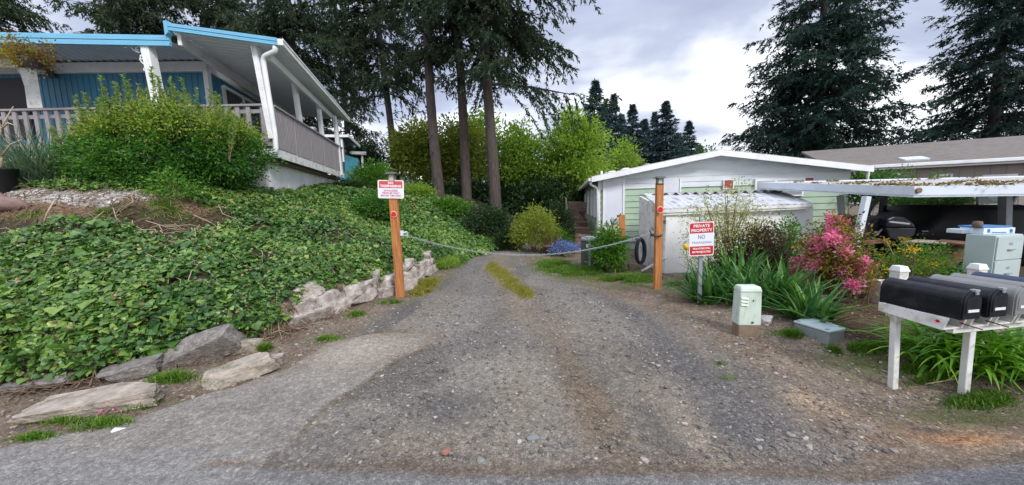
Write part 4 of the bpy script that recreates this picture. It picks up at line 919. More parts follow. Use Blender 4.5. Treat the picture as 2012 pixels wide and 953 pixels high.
# ------------------------------------------------------------------ plants
def conifer_meshes(H, hb, R, nb, seed, droop=0.28, sag=0.35, lean=(0, 0), spray=(0.22, 0.045), dens=1.0, r0=0.34, vis=None, shape=0.8, needles=None, gap=0.0, side=None, up=0.12):
    """local trunk (with limbs) and crown; branches in loose whorls, each with flat sprays of needle twigs that hang a little"""
    rng = np.random.default_rng(seed)
    tr = MB()
    ax = lambda h: np.array([lean[0] * h + 0.10 * math.sin(h * 0.33 + seed), lean[1] * h + 0.08 * math.cos(h * 0.4 + seed), h])
    hs = np.linspace(-0.6, H, 90)
    tr.tube([ax(max(h, 0)) + [0, 0, min(h, 0)] for h in hs], [max(0.02, (r0 * (1.28 if h < 0.2 else 1.0) * (1 - 0.93 * max(h, 0) / H))) for h in hs], 26)
    Vt = np.array(tr.v); hh_ = np.maximum(Vt[:, 2], 0); c_ = np.stack([lean[0] * hh_ + 0.10 * np.sin(hh_ * 0.33 + seed), lean[1] * hh_ + 0.08 * np.cos(hh_ * 0.4 + seed)], 1); dv = Vt[:, :2] - c_; th = np.arctan2(dv[:, 1], dv[:, 0])
    f_ = 1 + 0.30 * (fbm((np.cos(th) + 2) * 4.2, (np.sin(th) + 2) * 4.2 + Vt[:, 2] * .35, seed, 3) - .5); tr.v = [tuple(q) for q in np.concatenate([c_ + dv * f_[:, None], Vt[:, 2:]], 1)]
    for k in range(16):                      # dead stubs on the bare trunk
        h = rng.uniform(1.5, hb + 2); a = rng.random() * 6.28; L_ = rng.uniform(.3, 1.5); o = ax(h); d_ = np.array([math.cos(a), math.sin(a), rng.uniform(-.35, .15)])
        tr.tube([o, o + d_ * L_ * .6, o + d_ * L_ + [0, 0, -.12 * L_]], [.028, .018, .006], 4, False)
    P = []; T = []; Nn = []; W = []; Ln = []; Ti = []
    for k in range(nb):
        u = rng.random() ** 0.9
        h = hb + (H - hb) * u
        if gap and rng.random() < gap * (1 - u): continue
        az = rng.random() * 2 * math.pi
        L = R * max(0.025, (1 - (h - hb) / (H - hb))) ** shape * rng.uniform(0.55, 1.12)
        if h < hb + 0.18 * (H - hb): L *= rng.uniform(0.5, 1.0)
        if side is not None:
            L *= 1 + side[1] * math.cos(az - side[0])
        d = np.array([math.cos(az), math.sin(az), 0]); sd_ = np.array([-d[1], d[0], 0])
        rise = rng.uniform(-0.05, 0.18) + 0.30 * (h - hb) / (H - hb)
        o = ax(h); nbp = 9; s = np.linspace(0, 1, nbp)
        bend = rng.normal(0, 0.10)
        C = o + d * (s * L)[:, None] + sd_ * (bend * L * s ** 2)[:, None]
        C[:, 2] += L * (rise * s - (droop + 0.12) * s ** 1.6 + up * s ** 4)
        tr.tube(C[:7], list(np.linspace(0.030 + 0.010 * L, 0.012, 7)), 4, False)
        clump = rng.random()
        # side twigs
        nt_ = int(max(6, 15 * L / 3 * dens))
        st = rng.uniform(0.07, 1.0, nt_) ** 0.9
        idx = st * (nbp - 1); i0 = np.minimum(idx.astype(int), nbp - 2); fr_ = (idx - i0)[:, None]
        B = C[i0] * (1 - fr_) + C[i0 + 1] * fr_; D = unit(C[i0 + 1] - C[i0])
        sg = rng.choice([-1, 1], nt_)[:, None]
        tl = (0.40 * L * (1.02 - st) ** 0.7 + 0.25 * min(1, L)) * rng.uniform(0.6, 1.25, nt_)
        td = unit(D * rng.uniform(0.35, 1.0, (nt_, 1)) + sd_[None] * sg * rng.uniform(0.4, 1.0, (nt_, 1)) + rng.normal(0, 0.16, (nt_, 3)) - np.array([0, 0, 1]) * sag * rng.uniform(0.2, 1.5, (nt_, 1)))
        ns = np.maximum(5, (tl / spray[0] * 5.5 * dens)).astype(int)
        rep = np.repeat(np.arange(nt_), ns); n = len(rep)
        q = rng.random(n)[:, None]
        pos = B[rep] + td[rep] * q * tl[rep][:, None]
        pos[:, 2] -= (q[:, 0] ** 2) * tl[rep] * sag * 0.5
        dirn = unit(td[rep] + rng.normal(0, 0.55, (n, 3)) - np.array([0, 0, 0.25]))
        P.append(pos); T.append(dirn); Nn.append(rng.normal(0, 0.6, (n, 3)) + np.array([0, 0, 1.0]))
        W.append(spray[1] * rng.uniform(0.6, 1.5, n)); Ln.append(spray[0] * rng.uniform(0.6, 1.4, n)); Ti.append(np.clip(0.12 + 0.55 * clump * rng.random(n) + 0.35 * rng.random(n) ** 3 * (q[:, 0] > .5), 0, 1))
    return tr, [np.concatenate(a) for a in (P, T, Nn, W, Ln, Ti)]
def conifer(label, loc, group=None, mat_n=None, name='fir_tree', rotz=0.0, tb=None, **kw):
    tr, a = conifer_meshes(**kw)
    t = thing(name, label, 'tree', loc, rotz, group)
    tr.build('trunk', tb or bark, t, world=False)
    V, F = instance(T_DIA, a[0], a[1], a[2], a[3], a[4])
    me_o = npmesh('crown', V, F, mat_n or needle, None, a[5]); me_o.parent = t
    return t
def leaf_cloud(rng, n, centers, spread, size, ratio=0.55, outward=None, up=0.4, cl_tint=None, tvar=0.5):
    ci = rng.integers(0, len(centers), n)
    off = rng.normal(0, 1, (n, 3)) * np.array(spread)
    pos = centers[ci] + off
    T = unit(off / np.array(spread) + rng.normal(0, 0.7, (n, 3)) + (outward[ci] * 0.9 if outward is not None else 0))
    Nn = unit(rng.normal(0, 0.75, (n, 3)) + np.array([0, 0, up * 2]))
    ln = size * rng.uniform(0.65, 1.35, n)
    ti = np.clip((cl_tint[ci] if cl_tint is not None else 0.5) * (1 - tvar) + rng.random(n) * tvar, 0, 1)
    return pos, T, Nn, ln * ratio, ln, ti
def crown_centers(rng, n, rx, ry, rz, seed, lo=-0.75, hollow=0.45, lump=0.35):
    d = rdir(n * 3, rng); d = d[d[:, 2] > lo][:n]
    r = hollow + (1 - hollow) * rng.random(len(d)) ** 0.6
    l = 1 + lump * (fbm(d[:, 0] * 2.2 + seed * 3.3 + d[:, 2] * 1.5, d[:, 1] * 2.2 + d[:, 2] * 1.7, seed, 3) - 0.5) * 2
    return d * (r * l)[:, None] * np.array([rx, ry, rz]), d
def leafy_tree(label, loc, H, rx, rz, m, seed, nl=7000, size=0.16, name='leafy_tree', group=None, ncl=170, cz=None, spread=0.32, tr=0.14, hollow=0.35, ry=None, bk=None):
    rng = np.random.default_rng(seed); t = thing(name, label, 'tree', loc, 0, group)
    cz = cz if cz is not None else H - rz * 0.95; ry = ry or rx
    C, d = crown_centers(rng, ncl, rx, ry, rz, seed, -0.9, hollow); C[:, 2] += cz
    b = MB(); b.tube([(0, 0, -.6), (0.03, 0, .3), (0.05, .05, cz * .5), (0, 0, cz), (0.05, 0, cz + rz * .5)], [tr * 1.3, tr, tr * .8, tr * .55, .03], 10)
    for c in C[:26]:
        s = np.array([0, 0, cz * rng.uniform(.35, .95)]); mid = s * .5 + c * .5 + rng.normal(0, .12, 3); b.tube([s, mid, c * .96 + s * .04], [tr * .35, tr * .22, .012], 5, False)
    b.build('trunk', bk or bark2, t, world=False)
    ct = rng.random(len(C)) * 0.9
    a = leaf_cloud(rng, nl, C, (spread, spread, spread * .7), size, 0.6, d, 0.5, ct, 0.5)
    V, F = instance(T_FOLD if size > 0.1 else T_DIA, *a[:5])
    o = npmesh('crown', V, F, m, None, np.repeat(a[5], 2 if size > 0.1 else 1)); o.parent = t
    return t
def bush(label, loc, rx, ry, h, m, seed, nl=5000, size=0.05, name='shrub', cat='shrub', group=None, ncl=200, spread=0.09, ratio=0.55, stems=16, stem_m=None, hollow=0.35, lump=0.35, up=0.4, tmpl=None, lo=-0.35, zoff=0.38, tvar=0.5):
    rng = np.random.default_rng(seed); t = thing(name, label, cat, loc, 0, group)
    C, d = crown_centers(rng, ncl, rx, ry, h * (1 - zoff), seed, lo, hollow, lump); C[:, 2] = np.maximum(C[:, 2] + h * zoff, 0.02)
    b = MB()
    for c in C[rng.permutation(len(C))[:stems]]:
        s = np.array([rng.normal(0, rx * .12), rng.normal(0, ry * .12), -.08]); mid = np.array([c[0] * .35, c[1] * .35, c[2] * .55]) + rng.normal(0, .03, 3)
        b.tube([s, mid, c], [.014, .009, .004], 5, False)
    b.build('stems', stem_m or twig, t, world=False)
    ct = rng.random(len(C))
    a = leaf_cloud(rng, nl, C, (spread, spread, spread * .8), size, ratio, d, up, ct, tvar)
    a[0][:, 2] = np.maximum(a[0][:, 2], 0.0)
    tm = tmpl or T_FOLD
    V, F = instance(tm, *a[:5]); o = npmesh('foliage', V, F, m, None, np.repeat(a[5], len(tm[1]))); o.parent = t
    t['_'] = 0; del t['_']
    return t, C, d
def extra_leaves(t, nm, m, C, seed, nl, size, spread, ratio=0.6, tmpl=None, label=None):
    rng = np.random.default_rng(seed); a = leaf_cloud(rng, nl, C, (spread,) * 3, size, ratio, None, .5, rng.random(len(C)), .5); tm = tmpl or T_FOLD
    V, F = instance(tm, *a[:5]); o = npmesh(nm, V, F, m, None, np.repeat(a[5], len(tm[1]))); o.parent = t
    if label: o['label'] = label
    return o
def blades(rng, bases, az, tilt, ln, wd, curl, tint, seg=6, fold=0.25, spin=None):
    """long tapering leaves: one strip of folded quads each (two halves along a midrib)"""
    n = len(bases); s = np.linspace(0, 1, seg + 1)
    ang = tilt[:, None] + curl[:, None] * s[None] ** 1.3                     # from vertical
    ds = ln[:, None] / seg
    hx = np.cumsum(np.sin(ang) * ds, 1) - np.sin(ang[:, :1]) * ds; hz = np.cumsum(np.cos(ang) * ds, 1) - np.cos(ang[:, :1]) * ds
    dirx = np.stack([np.cos(az), np.sin(az), 0 * az], 1); side = np.stack([-np.sin(az), np.cos(az), 0 * az], 1)
    C = bases[:, None] + dirx[:, None] * hx[..., None]; C = C.copy(); C[..., 2] += hz
    w = wd[:, None] * np.clip(np.minimum(1, 0.55 + 1.6 * s) * (1 - s ** 2.6), 0.02, 1)[None]
    nrm = np.stack([-np.cos(ang) * dirx[:, None, 0], -np.cos(ang) * dirx[:, None, 1], np.sin(ang)], -1)
    Lf = C + side[:, None] * w[..., None] * .5 + nrm * (w * fold)[..., None]; Rt = C - side[:, None] * w[..., None] * .5 + nrm * (w * fold)[..., None]
    V = np.stack([Lf, C, Rt], 2).reshape(-1, 3)
    k = np.arange(seg)[:, None] * 3; q = np.concatenate([np.concatenate([k, k + 1, k + 4, k + 3], 1), np.concatenate([k + 1, k + 2, k + 5, k + 4], 1)])
    F = (np.arange(n)[:, None, None] * (seg + 1) * 3 + q[None]).reshape(-1, 4)
    return V, F, np.repeat(tint, len(q))
def blade_plant(label, loc, n, ln, wd, m, seed, spread=0.12, tilt=(0.05, 0.9), curl=(0.2, 0.9), name='blade_plant', cat='plant', group=None, seg=6, azr=None, fold=.25):
    rng = np.random.default_rng(seed); t = thing(name, label, cat, loc, 0, group)
    az = rng.random(n) * 2 * np.pi if azr is None else rng.normal(azr[0], azr[1], n)
    bs = np.stack([rng.normal(0, spread, n), rng.normal(0, spread, n), np.full(n, -0.03)], 1)
    tl = rng.uniform(*tilt, n); V, F, ti = blades(rng, bs, az, tl, ln * rng.uniform(.6, 1.15, n), wd * rng.uniform(.7, 1.2, n), rng.uniform(*curl, n), np.clip(rng.random(n) * .75 + .25 * (rng.random(n) > .85), 0, 1), seg, fold)
    V[:, 2] = np.maximum(V[:, 2], 0.01)
    o = npmesh('leaves', V, F, m, None, ti, True); o.parent = t
    return t

# ---- tall firs of the middle, the flanking firs, and the far row
for i, (px, py, Y, lean, H, hb, R, nb, r0, seed, side, lab) in enumerate((
        (866, 408, 19.0, (-.030, 0), 24, 7.8, 4.3, 125, .31, 3, (2.6, .25), 'tall fir with bare lower trunk, leftmost of the three thick trunks past the chain'),
        (922, 418, 19.5, (-.034, 0), 25, 8.4, 4.0, 115, .31, 5, None, 'tall bare-trunked fir, middle of the three thick trunks past the chain'),
        (971, 418, 18.2, (-.012, 0), 26, 6.2, 5.9, 195, .32, 8, (0.1, .32), 'tall fir with long low boughs reaching right, nearest the lime green trees'),
        (777, 350, 24.0, (-.035, 0), 25, 6.6, 5.0, 180, .26, 13, (2.8, .2), 'slimmer fir with dark trunk rising behind the no trespassing sign post'))):
    p = at(px, py, Y); z = min(p[2], Zp(p[0], p[1]) + .05)
    conifer(lab, (p[0], p[1], z), 'tall firs behind the driveway', H=H + p[2] - z, hb=hb, R=R, nb=nb, seed=seed, lean=lean, r0=r0, dens=1.2, side=side, droop=.26, sag=.55, spray=(.22, .066))
for i, (px, Y, H, hb, R, nb, seed, lab) in enumerate((
        (40, 27, 24, 4, 6.2, 280, 21, 'dark fir at the far left, above the long left part of the blue roof edge'),
        (330, 26, 24, 4, 6.0, 300, 22, 'dark fir behind the peak of the blue roof edge'),
        (470, 30, 26, 4, 5.8, 300, 26, 'dark fir behind the right slope of the blue roof edge'),
        (600, 24, 25, 3.0, 5.0, 320, 23, 'dense dark fir just right of the white gutter of the blue house'),
        (690, 34, 24, 1.5, 4.6, 150, 24, 'dark fir standing between the dense fir and the thin trunk'))):
    p = at(px, 380, Y); z = Zp(p[0], p[1])
    conifer(lab, (p[0], Y, z), 'dark firs behind the blue house', H=H, hb=hb, R=R, nb=nb, seed=seed, r0=.32, dens=1.1, droop=.34, sag=.65, spray=(.26, .075))
for px, Y, H, hb, R, nb, seed, side, lab in ((1592, 27, 27, 2.0, 6.8, 330, 31, (3.6, .12), 'huge dark fir behind the green house, left of the two by the right edge'),
                                       (1935, 28, 31, 2.0, 6.6, 330, 32, (2.6, .12), 'huge dark fir behind the beige house roof, right of the two')):
    p = at(px, 330, Y); z = Zp(p[0], p[1])
    conifer(lab, (p[0], Y, z), 'huge firs on the right', needle_blue, tb=bark_dark, H=H, hb=hb, R=R, nb=nb, seed=seed, r0=.42, dens=1.12, droop=.22, sag=.42, spray=(.27, .075), lean=(.02, 0), side=side, up=.16)
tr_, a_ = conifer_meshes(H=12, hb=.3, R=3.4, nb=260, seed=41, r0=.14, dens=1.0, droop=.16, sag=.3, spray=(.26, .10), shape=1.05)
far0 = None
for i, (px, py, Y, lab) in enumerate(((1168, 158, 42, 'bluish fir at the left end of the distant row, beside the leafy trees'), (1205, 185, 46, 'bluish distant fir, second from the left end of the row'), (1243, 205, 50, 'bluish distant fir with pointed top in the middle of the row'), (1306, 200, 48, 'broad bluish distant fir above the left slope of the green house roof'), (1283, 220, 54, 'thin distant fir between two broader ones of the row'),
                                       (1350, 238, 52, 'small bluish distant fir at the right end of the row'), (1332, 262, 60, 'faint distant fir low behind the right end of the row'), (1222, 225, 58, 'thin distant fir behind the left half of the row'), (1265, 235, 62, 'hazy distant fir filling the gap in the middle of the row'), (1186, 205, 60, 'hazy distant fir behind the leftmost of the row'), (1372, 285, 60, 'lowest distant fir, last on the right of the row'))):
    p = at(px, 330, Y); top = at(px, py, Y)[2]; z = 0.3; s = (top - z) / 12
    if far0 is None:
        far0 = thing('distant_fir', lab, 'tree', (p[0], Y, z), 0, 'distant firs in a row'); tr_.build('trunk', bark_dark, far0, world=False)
        V, F = instance(T_DIA, *a_[:5]); o = npmesh('crown', V, F, needle_hazed, None, a_[5]); o.parent = far0; t = far0
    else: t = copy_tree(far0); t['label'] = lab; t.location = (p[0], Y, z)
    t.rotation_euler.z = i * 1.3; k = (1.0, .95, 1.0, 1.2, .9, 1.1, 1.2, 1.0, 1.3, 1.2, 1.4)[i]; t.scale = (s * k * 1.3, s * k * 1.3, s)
# ---- leafy trees beyond the driveway
for px, pyt, pyb, Y, wpx, m, seed, nl, lab in (
        (836, 240, 420, 23.5, 46, olive, 51, 9000, 'olive yellow leafy tree right of the sign post'),
        (905, 240, 440, 24, 44, olive, 52, 7000, 'yellow green tree seen between the first two thick fir trunks'),
        (945, 222, 420, 27, 38, lime, 53, 6000, 'bright lime tree seen between the middle and right fir trunks'),
        (1022, 238, 430, 24, 48, lime, 54, 9000, 'pale lime tree just right of the thick fir trunks'),
        (1125, 228, 440, 22.5, 62, lime, 55, 14000, 'broad bright green round tree left of the green house'),
        (1218, 282, 420, 28, 36, lime, 56, 5000, 'small bright green tree above the green house eave'),
        (1378, 284, 420, 34, 26, midgreen, 57, 2500, 'small green treetop peeping over the green house ridge')):
    p = at(px, pyb, Y); top = at(px, pyt, Y)[2]; z = Zp(p[0], Y); rx = wpx / F_PX * Y; H = top - z
    leafy_tree(lab, (p[0], Y, z), H, rx, H * .46, m, seed, nl, .20, ncl=150, spread=.36)
for px, pyt, Y, wpx, m, seed, nl, lab in (
        (735, 285, 30, 46, darkleaf, 61, 6000, 'dark green tree behind the teal house porch'),
        (850, 385, 22, 60, darkleaf, 62, 7000, 'dark undergrowth tree behind the leftmost thick trunk'),
        (985, 372, 23, 56, darkleaf, 63, 8000, 'dark evergreen tree at the end of the driveway'),
        (1070, 365, 21, 55, darkleaf, 64, 8000, 'dark evergreen tree under the broad bright green tree'),
        (1020, 330, 24.5, 46, midgreen, 65, 6000, 'mid green tree under the pale lime tree'),
        (925, 375, 24, 50, darkleaf, 66, 6000, 'dark evergreen tree between the thick fir trunks'),
        (1155, 350, 25.5, 40, midgreen, 67, 6000, 'dark evergreen tree behind the green house side')):
    p = at(px, 420, Y); z = Zp(p[0], Y); rx = wpx / F_PX * Y; H = at(px, pyt, Y)[2] - z
    leafy_tree(lab, (p[0], Y, z), H, rx, H * .5, m, seed, nl, .20, name='evergreen_tree', ncl=150, spread=.36)
rng = np.random.default_rng(70)
n = 26000; xx = rng.uniform(-75, 80, n); yy = rng.uniform(48, 75, n); hh = (5 + 4 * fbm(xx * .15, xx * 0, 5)) * rng.random(n) ** .7
o = leaves('far_woods', needle_hazed, T_DIA, np.stack([xx, yy, hh], 1), rdir(n, rng), rng.normal(0, .5, (n, 3)) + [0, -.3, 1], rng.uniform(.4, .8, n), rng.uniform(.6, 1.1, n), rng.random(n)); tag(o, 'dark band of far woods closing the view', None, None, 'stuff')

# ---- shrubs along the driveway
def base(px, py): 
    p = gz(px, py); return (p[0], p[1], Zp(p[0], p[1]) - .02)
def bush_px(label, px, pyb, pyt, wpx, m, seed, Y=None, name='shrub', **kw):
    if Y is None: p = base(px, pyb)
    else: q = at(px, pyb, Y); p = (q[0], Y, Zp(q[0], Y) - .02)
    h = max(.12, at(px, pyt, p[1])[2] - p[2]); rx = wpx / F_PX * p[1]
    return bush(label, p, rx, kw.pop('ry', rx * .8), h, m, seed, name=name, **kw)
bush_px('bright fern-like bush on the ivy slope below the thick fir trunks', 885, 455, 398, 42, midgreen, 81, 13.5, nl=4500, size=.10, spread=.13)
bush_px('dark rounded bush at the foot of the right thick fir trunk', 958, 486, 408, 44, darkleaf, 82, 12.6, nl=6000, size=.075, spread=.13)
bush_px('yellow green bush beside the far end of the driveway', 1052, 500, 412, 42, olive, 83, 11.2, nl=6500, size=.065, spread=.12)
bush_px('bright green bush under the olive tree right of the sign post', 815, 425, 372, 34, lime, 84, 14, nl=3000, size=.10, spread=.14)
bush_px('green bush on the bank left of the sign post', 735, 440, 385, 40, shrubleaf, 85, 9.5, nl=5000, size=.06, spread=.1)
bush_px('pale laurel hedge below the teal house', 735, 385, 325, 40, midgreen, 86, 15, nl=3500, size=.12, spread=.16, ratio=.35)
bush_px('low dark bush below the end of the white skirting', 690, 400, 362, 34, darkleaf, 87, 12.5, nl=3500, size=.07, spread=.1)
bush_px('dark bush between the yellow green bush and the wooden steps', 1095, 470, 400, 26, darkleaf, 88, 13.5, nl=3500, size=.08, spread=.12)
bush_px('small dark conifer bush by the wooden steps', 1118, 455, 410, 12, darkleaf, 89, 11.5, nl=2500, size=.05, spread=.06)
bush_px('low green leafy bush left of the air conditioner', 1105, 478, 448, 20, midgreen, 90, 11.4, nl=2500, size=.06, spread=.07)
bush_px('dark low bush right of the three fir trunks by the drive end', 1000, 495, 455, 26, darkleaf, 91, 12.0, nl=3500, size=.07, spread=.1)
blade_plant('tuft of dry brown grass near the far end of the driveway', base(1082, 497), 140, .75, .02, ivy_dead, 92, .10, (.05, .5), (.2, .9), 'grass_tuft', 'grass tuft')
t, C, d = bush_px('leafy green shoots in front of the meter post and air conditioner', 1196, 528, 448, 24, midgreen, 93, 7.6, nl=2600, size=.085, spread=.10, ratio=.38, ncl=90)
rng = np.random.default_rng(94)
for lab, px, py, wx, wy in (('patch of small blue flowers beside the wooden steps', 1108, 502, .5, .35),):
    p = base(px, py); t, C, d = bush(lab, p, .45, .35, .34, midgreen, 94, nl=900, size=.05, name='flower_patch', cat='flowers', ncl=80, spread=.05, stems=20)
    C2 = C[C[:, 2] > .08]; extra_leaves(t, 'flowers', blue_m, C2 + [0, -.03, .08], 95, 2600, .035, .05, .8, T_DIA)

# ---- the big shrub in front of the blue house
p = at(305, 372, 6.35); sb = (p[0] - .1, 6.85, Zp(p[0], 6.85) - .12)
t, C, d = bush('large dense green shrub in front of the blue house deck', sb, 1.74, .82, 1.56, shrubleaf, 101, nl=34000, size=.058, name='large_shrub', ncl=700, spread=.085, stems=60, hollow=.55, lump=.26, lo=-.75, zoff=.42, tvar=.55)
rng = np.random.default_rng(102)
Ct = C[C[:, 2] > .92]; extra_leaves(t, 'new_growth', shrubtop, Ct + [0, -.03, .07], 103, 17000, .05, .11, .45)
# upright young shoots
sp = MB(); SPn = 80; Pp = []; Tt = []; N2 = []
for k in range(SPn):
    u = rng.uniform(-.92, .92); x0 = u * 1.75; y0 = rng.uniform(-.6, .4); zt = 1.44 * math.sqrt(max(0.05, 1 - (u * .93) ** 2)) - .05
    hgt = rng.uniform(.3, .95) * (1 - .4 * abs(u)); dr = np.array([rng.normal(0, .12) + u * .15, rng.normal(0, .1), 1]); dr /= np.linalg.norm(dr)
    a0 = np.array([x0, y0, zt - .25]); sp.tube([a0, a0 + dr * (hgt + .25)], [.008, .004], 5, False)
    m_ = int(hgt * 130) + 12; s = rng.random(m_)[:, None]; Pp.append(a0 + dr * (.2 + s * (hgt + .06))); ra = rng.random(m_) * 6.28
    Tt.append(np.stack([np.cos(ra), np.sin(ra), rng.uniform(.5, 1.4, m_)], 1)); N2.append(np.stack([-np.cos(ra) * .6, -np.sin(ra) * .6, np.ones(m_)], 1))
Pp, Tt, N2 = map(np.concatenate, (Pp, Tt, N2)); nn_ = len(Pp)
sp.build('shoot_stems', twig, t, world=False)
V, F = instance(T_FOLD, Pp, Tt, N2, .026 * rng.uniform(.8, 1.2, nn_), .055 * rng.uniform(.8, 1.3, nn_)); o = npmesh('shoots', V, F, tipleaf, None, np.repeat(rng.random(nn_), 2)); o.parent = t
# grey-green fountain grass and the pot with bare branches at the left edge
p = at(48, 356, 6.3); blade_plant('grey green fountain grass left of the large shrub', (p[0], 6.5, Zp(p[0], 6.5)), 620, 1.35, .016, pampas_m, 111, .14, (.05, .75), (.4, 1.3), 'fountain_grass', 'grass clump', seg=7)
p = at(4, 358, 6.0); p = (p[0], 6.0, Zp(p[0], 6.0))
pot = thing('potted_tree', 'bare branched little tree in a black pot at the left edge', 'potted plant', p)
b = MB(); b.lathe([(.0, 0), (.135, 0), (.185, .40), (.20, .40), (.20, .44), (.17, .44), (.165, .38), (0, .38)], (0, 0, 0), 24); b.build('pot', black_pot, pot, world=False)
b = MB()
rng = np.random.default_rng(113)
b.tube([(0, 0, .36), (.06, 0, .6), (.02, 0, .85), (.16, 0, 1.1), (.12, 0, 1.35)], [.03, .026, .022, .016, .01], 7)
for s, e1, e2 in (((.05, 0, .62), (.2, .05, .85), (.46, .02, .92)), ((.06, 0, .78), (-.15, 0, 1.0), (-.3, .03, 1.3)), ((.14, 0, 1.08), (.3, 0, 1.2), (.42, 0, 1.15)), ((.02, 0, .9), (.1, .1, 1.25), (.3, .1, 1.5)), ((.0, 0, .45), (.1, -.05, .7), (.05, -.1, .95))): b.tube([s, e1, e2], [.016, .011, .005], 6)
b.build('branches', pale_twig, pot, world=False)
# hanging plant under the porch
p = at(48, 108, 7.1); hb_ = thing('hanging_plant', 'hanging basket of yellow and orange foliage under the blue porch edge', 'hanging plant', p)
b = MB(); b.lathe([(0, -.24), (.1, -.24), (.16, -.1), (.17, -.08), (.15, -.08), (0, -.1)], (.12, 0, 0), 18); b.build('basket', dark_bronze, hb_, world=False)
b = MB()
for k in range(3): a = k * 2.1; b.tube([(.12 + .15 * math.cos(a), .15 * math.sin(a), -.08), (.12, 0, .35)], .005, 5)
b.build('hanger', dark_bronze, hb_, world=False)
rng = np.random.default_rng(115); C = rng.normal(0, 1, (60, 3)) * [.3, .12, .1] + [0, 0, .02]
for nm, m, cc, nl in (('yellow_foliage', gold_m, C[C[:, 0] < .12], 1200), ('orange_foliage', rust_m, C[C[:, 0] > -.05], 900), ('green_foliage', olive, C, 500)): extra_leaves(hb_, nm, m, cc, 116, nl, .05, .06, .5)

# ---- garden on the right
t, C, d = bush_px('pink flowering azalea bush in front of the carport', 1632, 572, 425, 44, rust_m, 121, 5.0, name='azalea_bush', nl=2600, size=.045, spread=.08, ncl=220, stems=70, hollow=.3, ry=.45)
extra_leaves(t, 'yellow_leaves', gold_m, C[::3], 122, 1700, .045, .07, .5)
extra_leaves(t, 'green_leaves', midgreen, C[1::3], 124, 1100, .045, .07, .5)
rng = np.random.default_rng(123)
sel = C[(C[:, 2] > .25)]; fc = sel[rng.permutation(len(sel))[:40]]; fc = fc[(np.abs(fc[:, 0]) + fc[:, 2] * .15) > .05]
extra_leaves(t, 'flowers', pink_m, np.concatenate([fc, fc[:18] + [0, 0, .04]]), 125, 5600, .036, .036, .8)
bush_px('dark brown bush behind the sword leaved clump', 1490, 500, 442, 48, brown_m, 131, 6.0, nl=5000, size=.045, spread=.09, ncl=170, stems=40, ry=.4)
bush_px('small green bush beside the white shed corner', 1546, 480, 424, 24, midgreen, 132, 6.3, nl=1600, size=.05, spread=.08, ncl=60)
t, C, d = bush_px('sparse pale blossoming shrub behind the private property sign', 1425, 560, 358, 84, bloom_m, 133, 6.25, name='blossom_shrub', nl=3400, size=.042, spread=.10, ncl=300, stems=110, ry=.5, hollow=.25, stem_m=twig)
extra_leaves(t, 'young_leaves', olive, C[::2], 134, 1300, .04, .07, .5)
bush_px('low mixed green and yellow perennials behind the mailboxes', 1800, 560, 470, 60, midgreen, 135, 4.9, name='perennials', cat='plants', nl=3200, size=.035, spread=.07, ncl=150, stems=40, ry=.4)
bush_px('golden leaved low bush right of the azalea', 1750, 560, 490, 36, olive, 136, 5.1, name='perennials', cat='plants', nl=1300, size=.04, spread=.07, ncl=80, stems=40, ry=.3)
for k, (px, py, w, lab) in enumerate(((1690, 510, .09, 'cluster of small yellow daisies low beside the azalea'), (1712, 528, .07, 'yellow daisies in front of the azalea nearest the white tag'), (1822, 518, .08, 'yellow flowers among the green perennials'), (1790, 490, .06, 'tall yellow flower head above the perennials'))):
    p = at(px, py, 4.75); t = thing('yellow_flowers', lab, 'flowers', (p[0], p[1], Zp(p[0], p[1])), 0, 'yellow flower clusters')
    h = p[2] - Zp(p[0], p[1]); rng = np.random.default_rng(140 + k); C = rng.normal(0, 1, (14, 3)) * [w, w * .6, w * .5] + [0, 0, h]
    b = MB()
    for c in C[:9]: b.tube([(c[0] * .3, c[1] * .3, 0), (c[0] * .7, c[1] * .6, h * .6), tuple(c)], [.006, .004, .003], 4, False)
    b.build('stems', olive and twig, t, world=False); extra_leaves(t, 'flowers', yellow_m, C, 141 + k, 60, .026, .018, .7)
# dried flower heads
for k, (px, py, pyb, lab) in enumerate(((1742, 474, 520, 'tall dried flower head in front of the black grill'), (1776, 474, 520, 'bent dried stem right of the tall dried flower head'), (1832, 495, 520, 'dried stem in front of the brown cloth'))):
    p = at(px, py, 5.0); q = at(px + (16, 24, 6)[k], pyb, 5.0); g = Zp(q[0], q[1]); t = thing('dried_flower', lab, 'dried plant', (q[0], q[1], g)); b = MB(); b.tube([(0, 0, 0), tuple(q - [q[0], q[1], g]), tuple((p + q) / 2 - [q[0] - .03, q[1], g]), tuple(p - [q[0], q[1], g])], .007, 5); b.build('stem', pale_twig, t, world=False)
    rng = np.random.default_rng(150 + k); extra_leaves(t, 'flower_head', gold_m, rng.normal(0, .02, (6, 3)) + (p - [q[0], q[1], g]), 151 + k, 60, .04, .015, .4, T_DIA)
# sword leaved clumps
for k, (px, py, n, ln, lab) in enumerate(((1385, 590, 44, .62, 'sword leaved clump right behind the private property sign'), (1448, 575, 60, .82, 'tall sword leaved clump behind the green utility pedestal'), (1505, 560, 64, .92, 'tallest sword leaved clump left of the azalea'), (1535, 600, 56, .70, 'sword leaved clump between pedestal and azalea'), (1588, 628, 50, .56, 'front sword leaved clump above the grey ground box'), (1470, 600, 46, .66, 'sword leaved clump hidden low behind the pedestal'), (1410, 560, 44, .7, 'sword leaved clump against the white shed'))):
    p = base(px, py); blade_plant(lab, p, int(n * 2.3), ln * 1.14, .052, blade_m, 160 + k, .09, (.03, 1.05), (.1, .75), 'sword_leaf_plant', 'plant', 'sword leaved clumps')
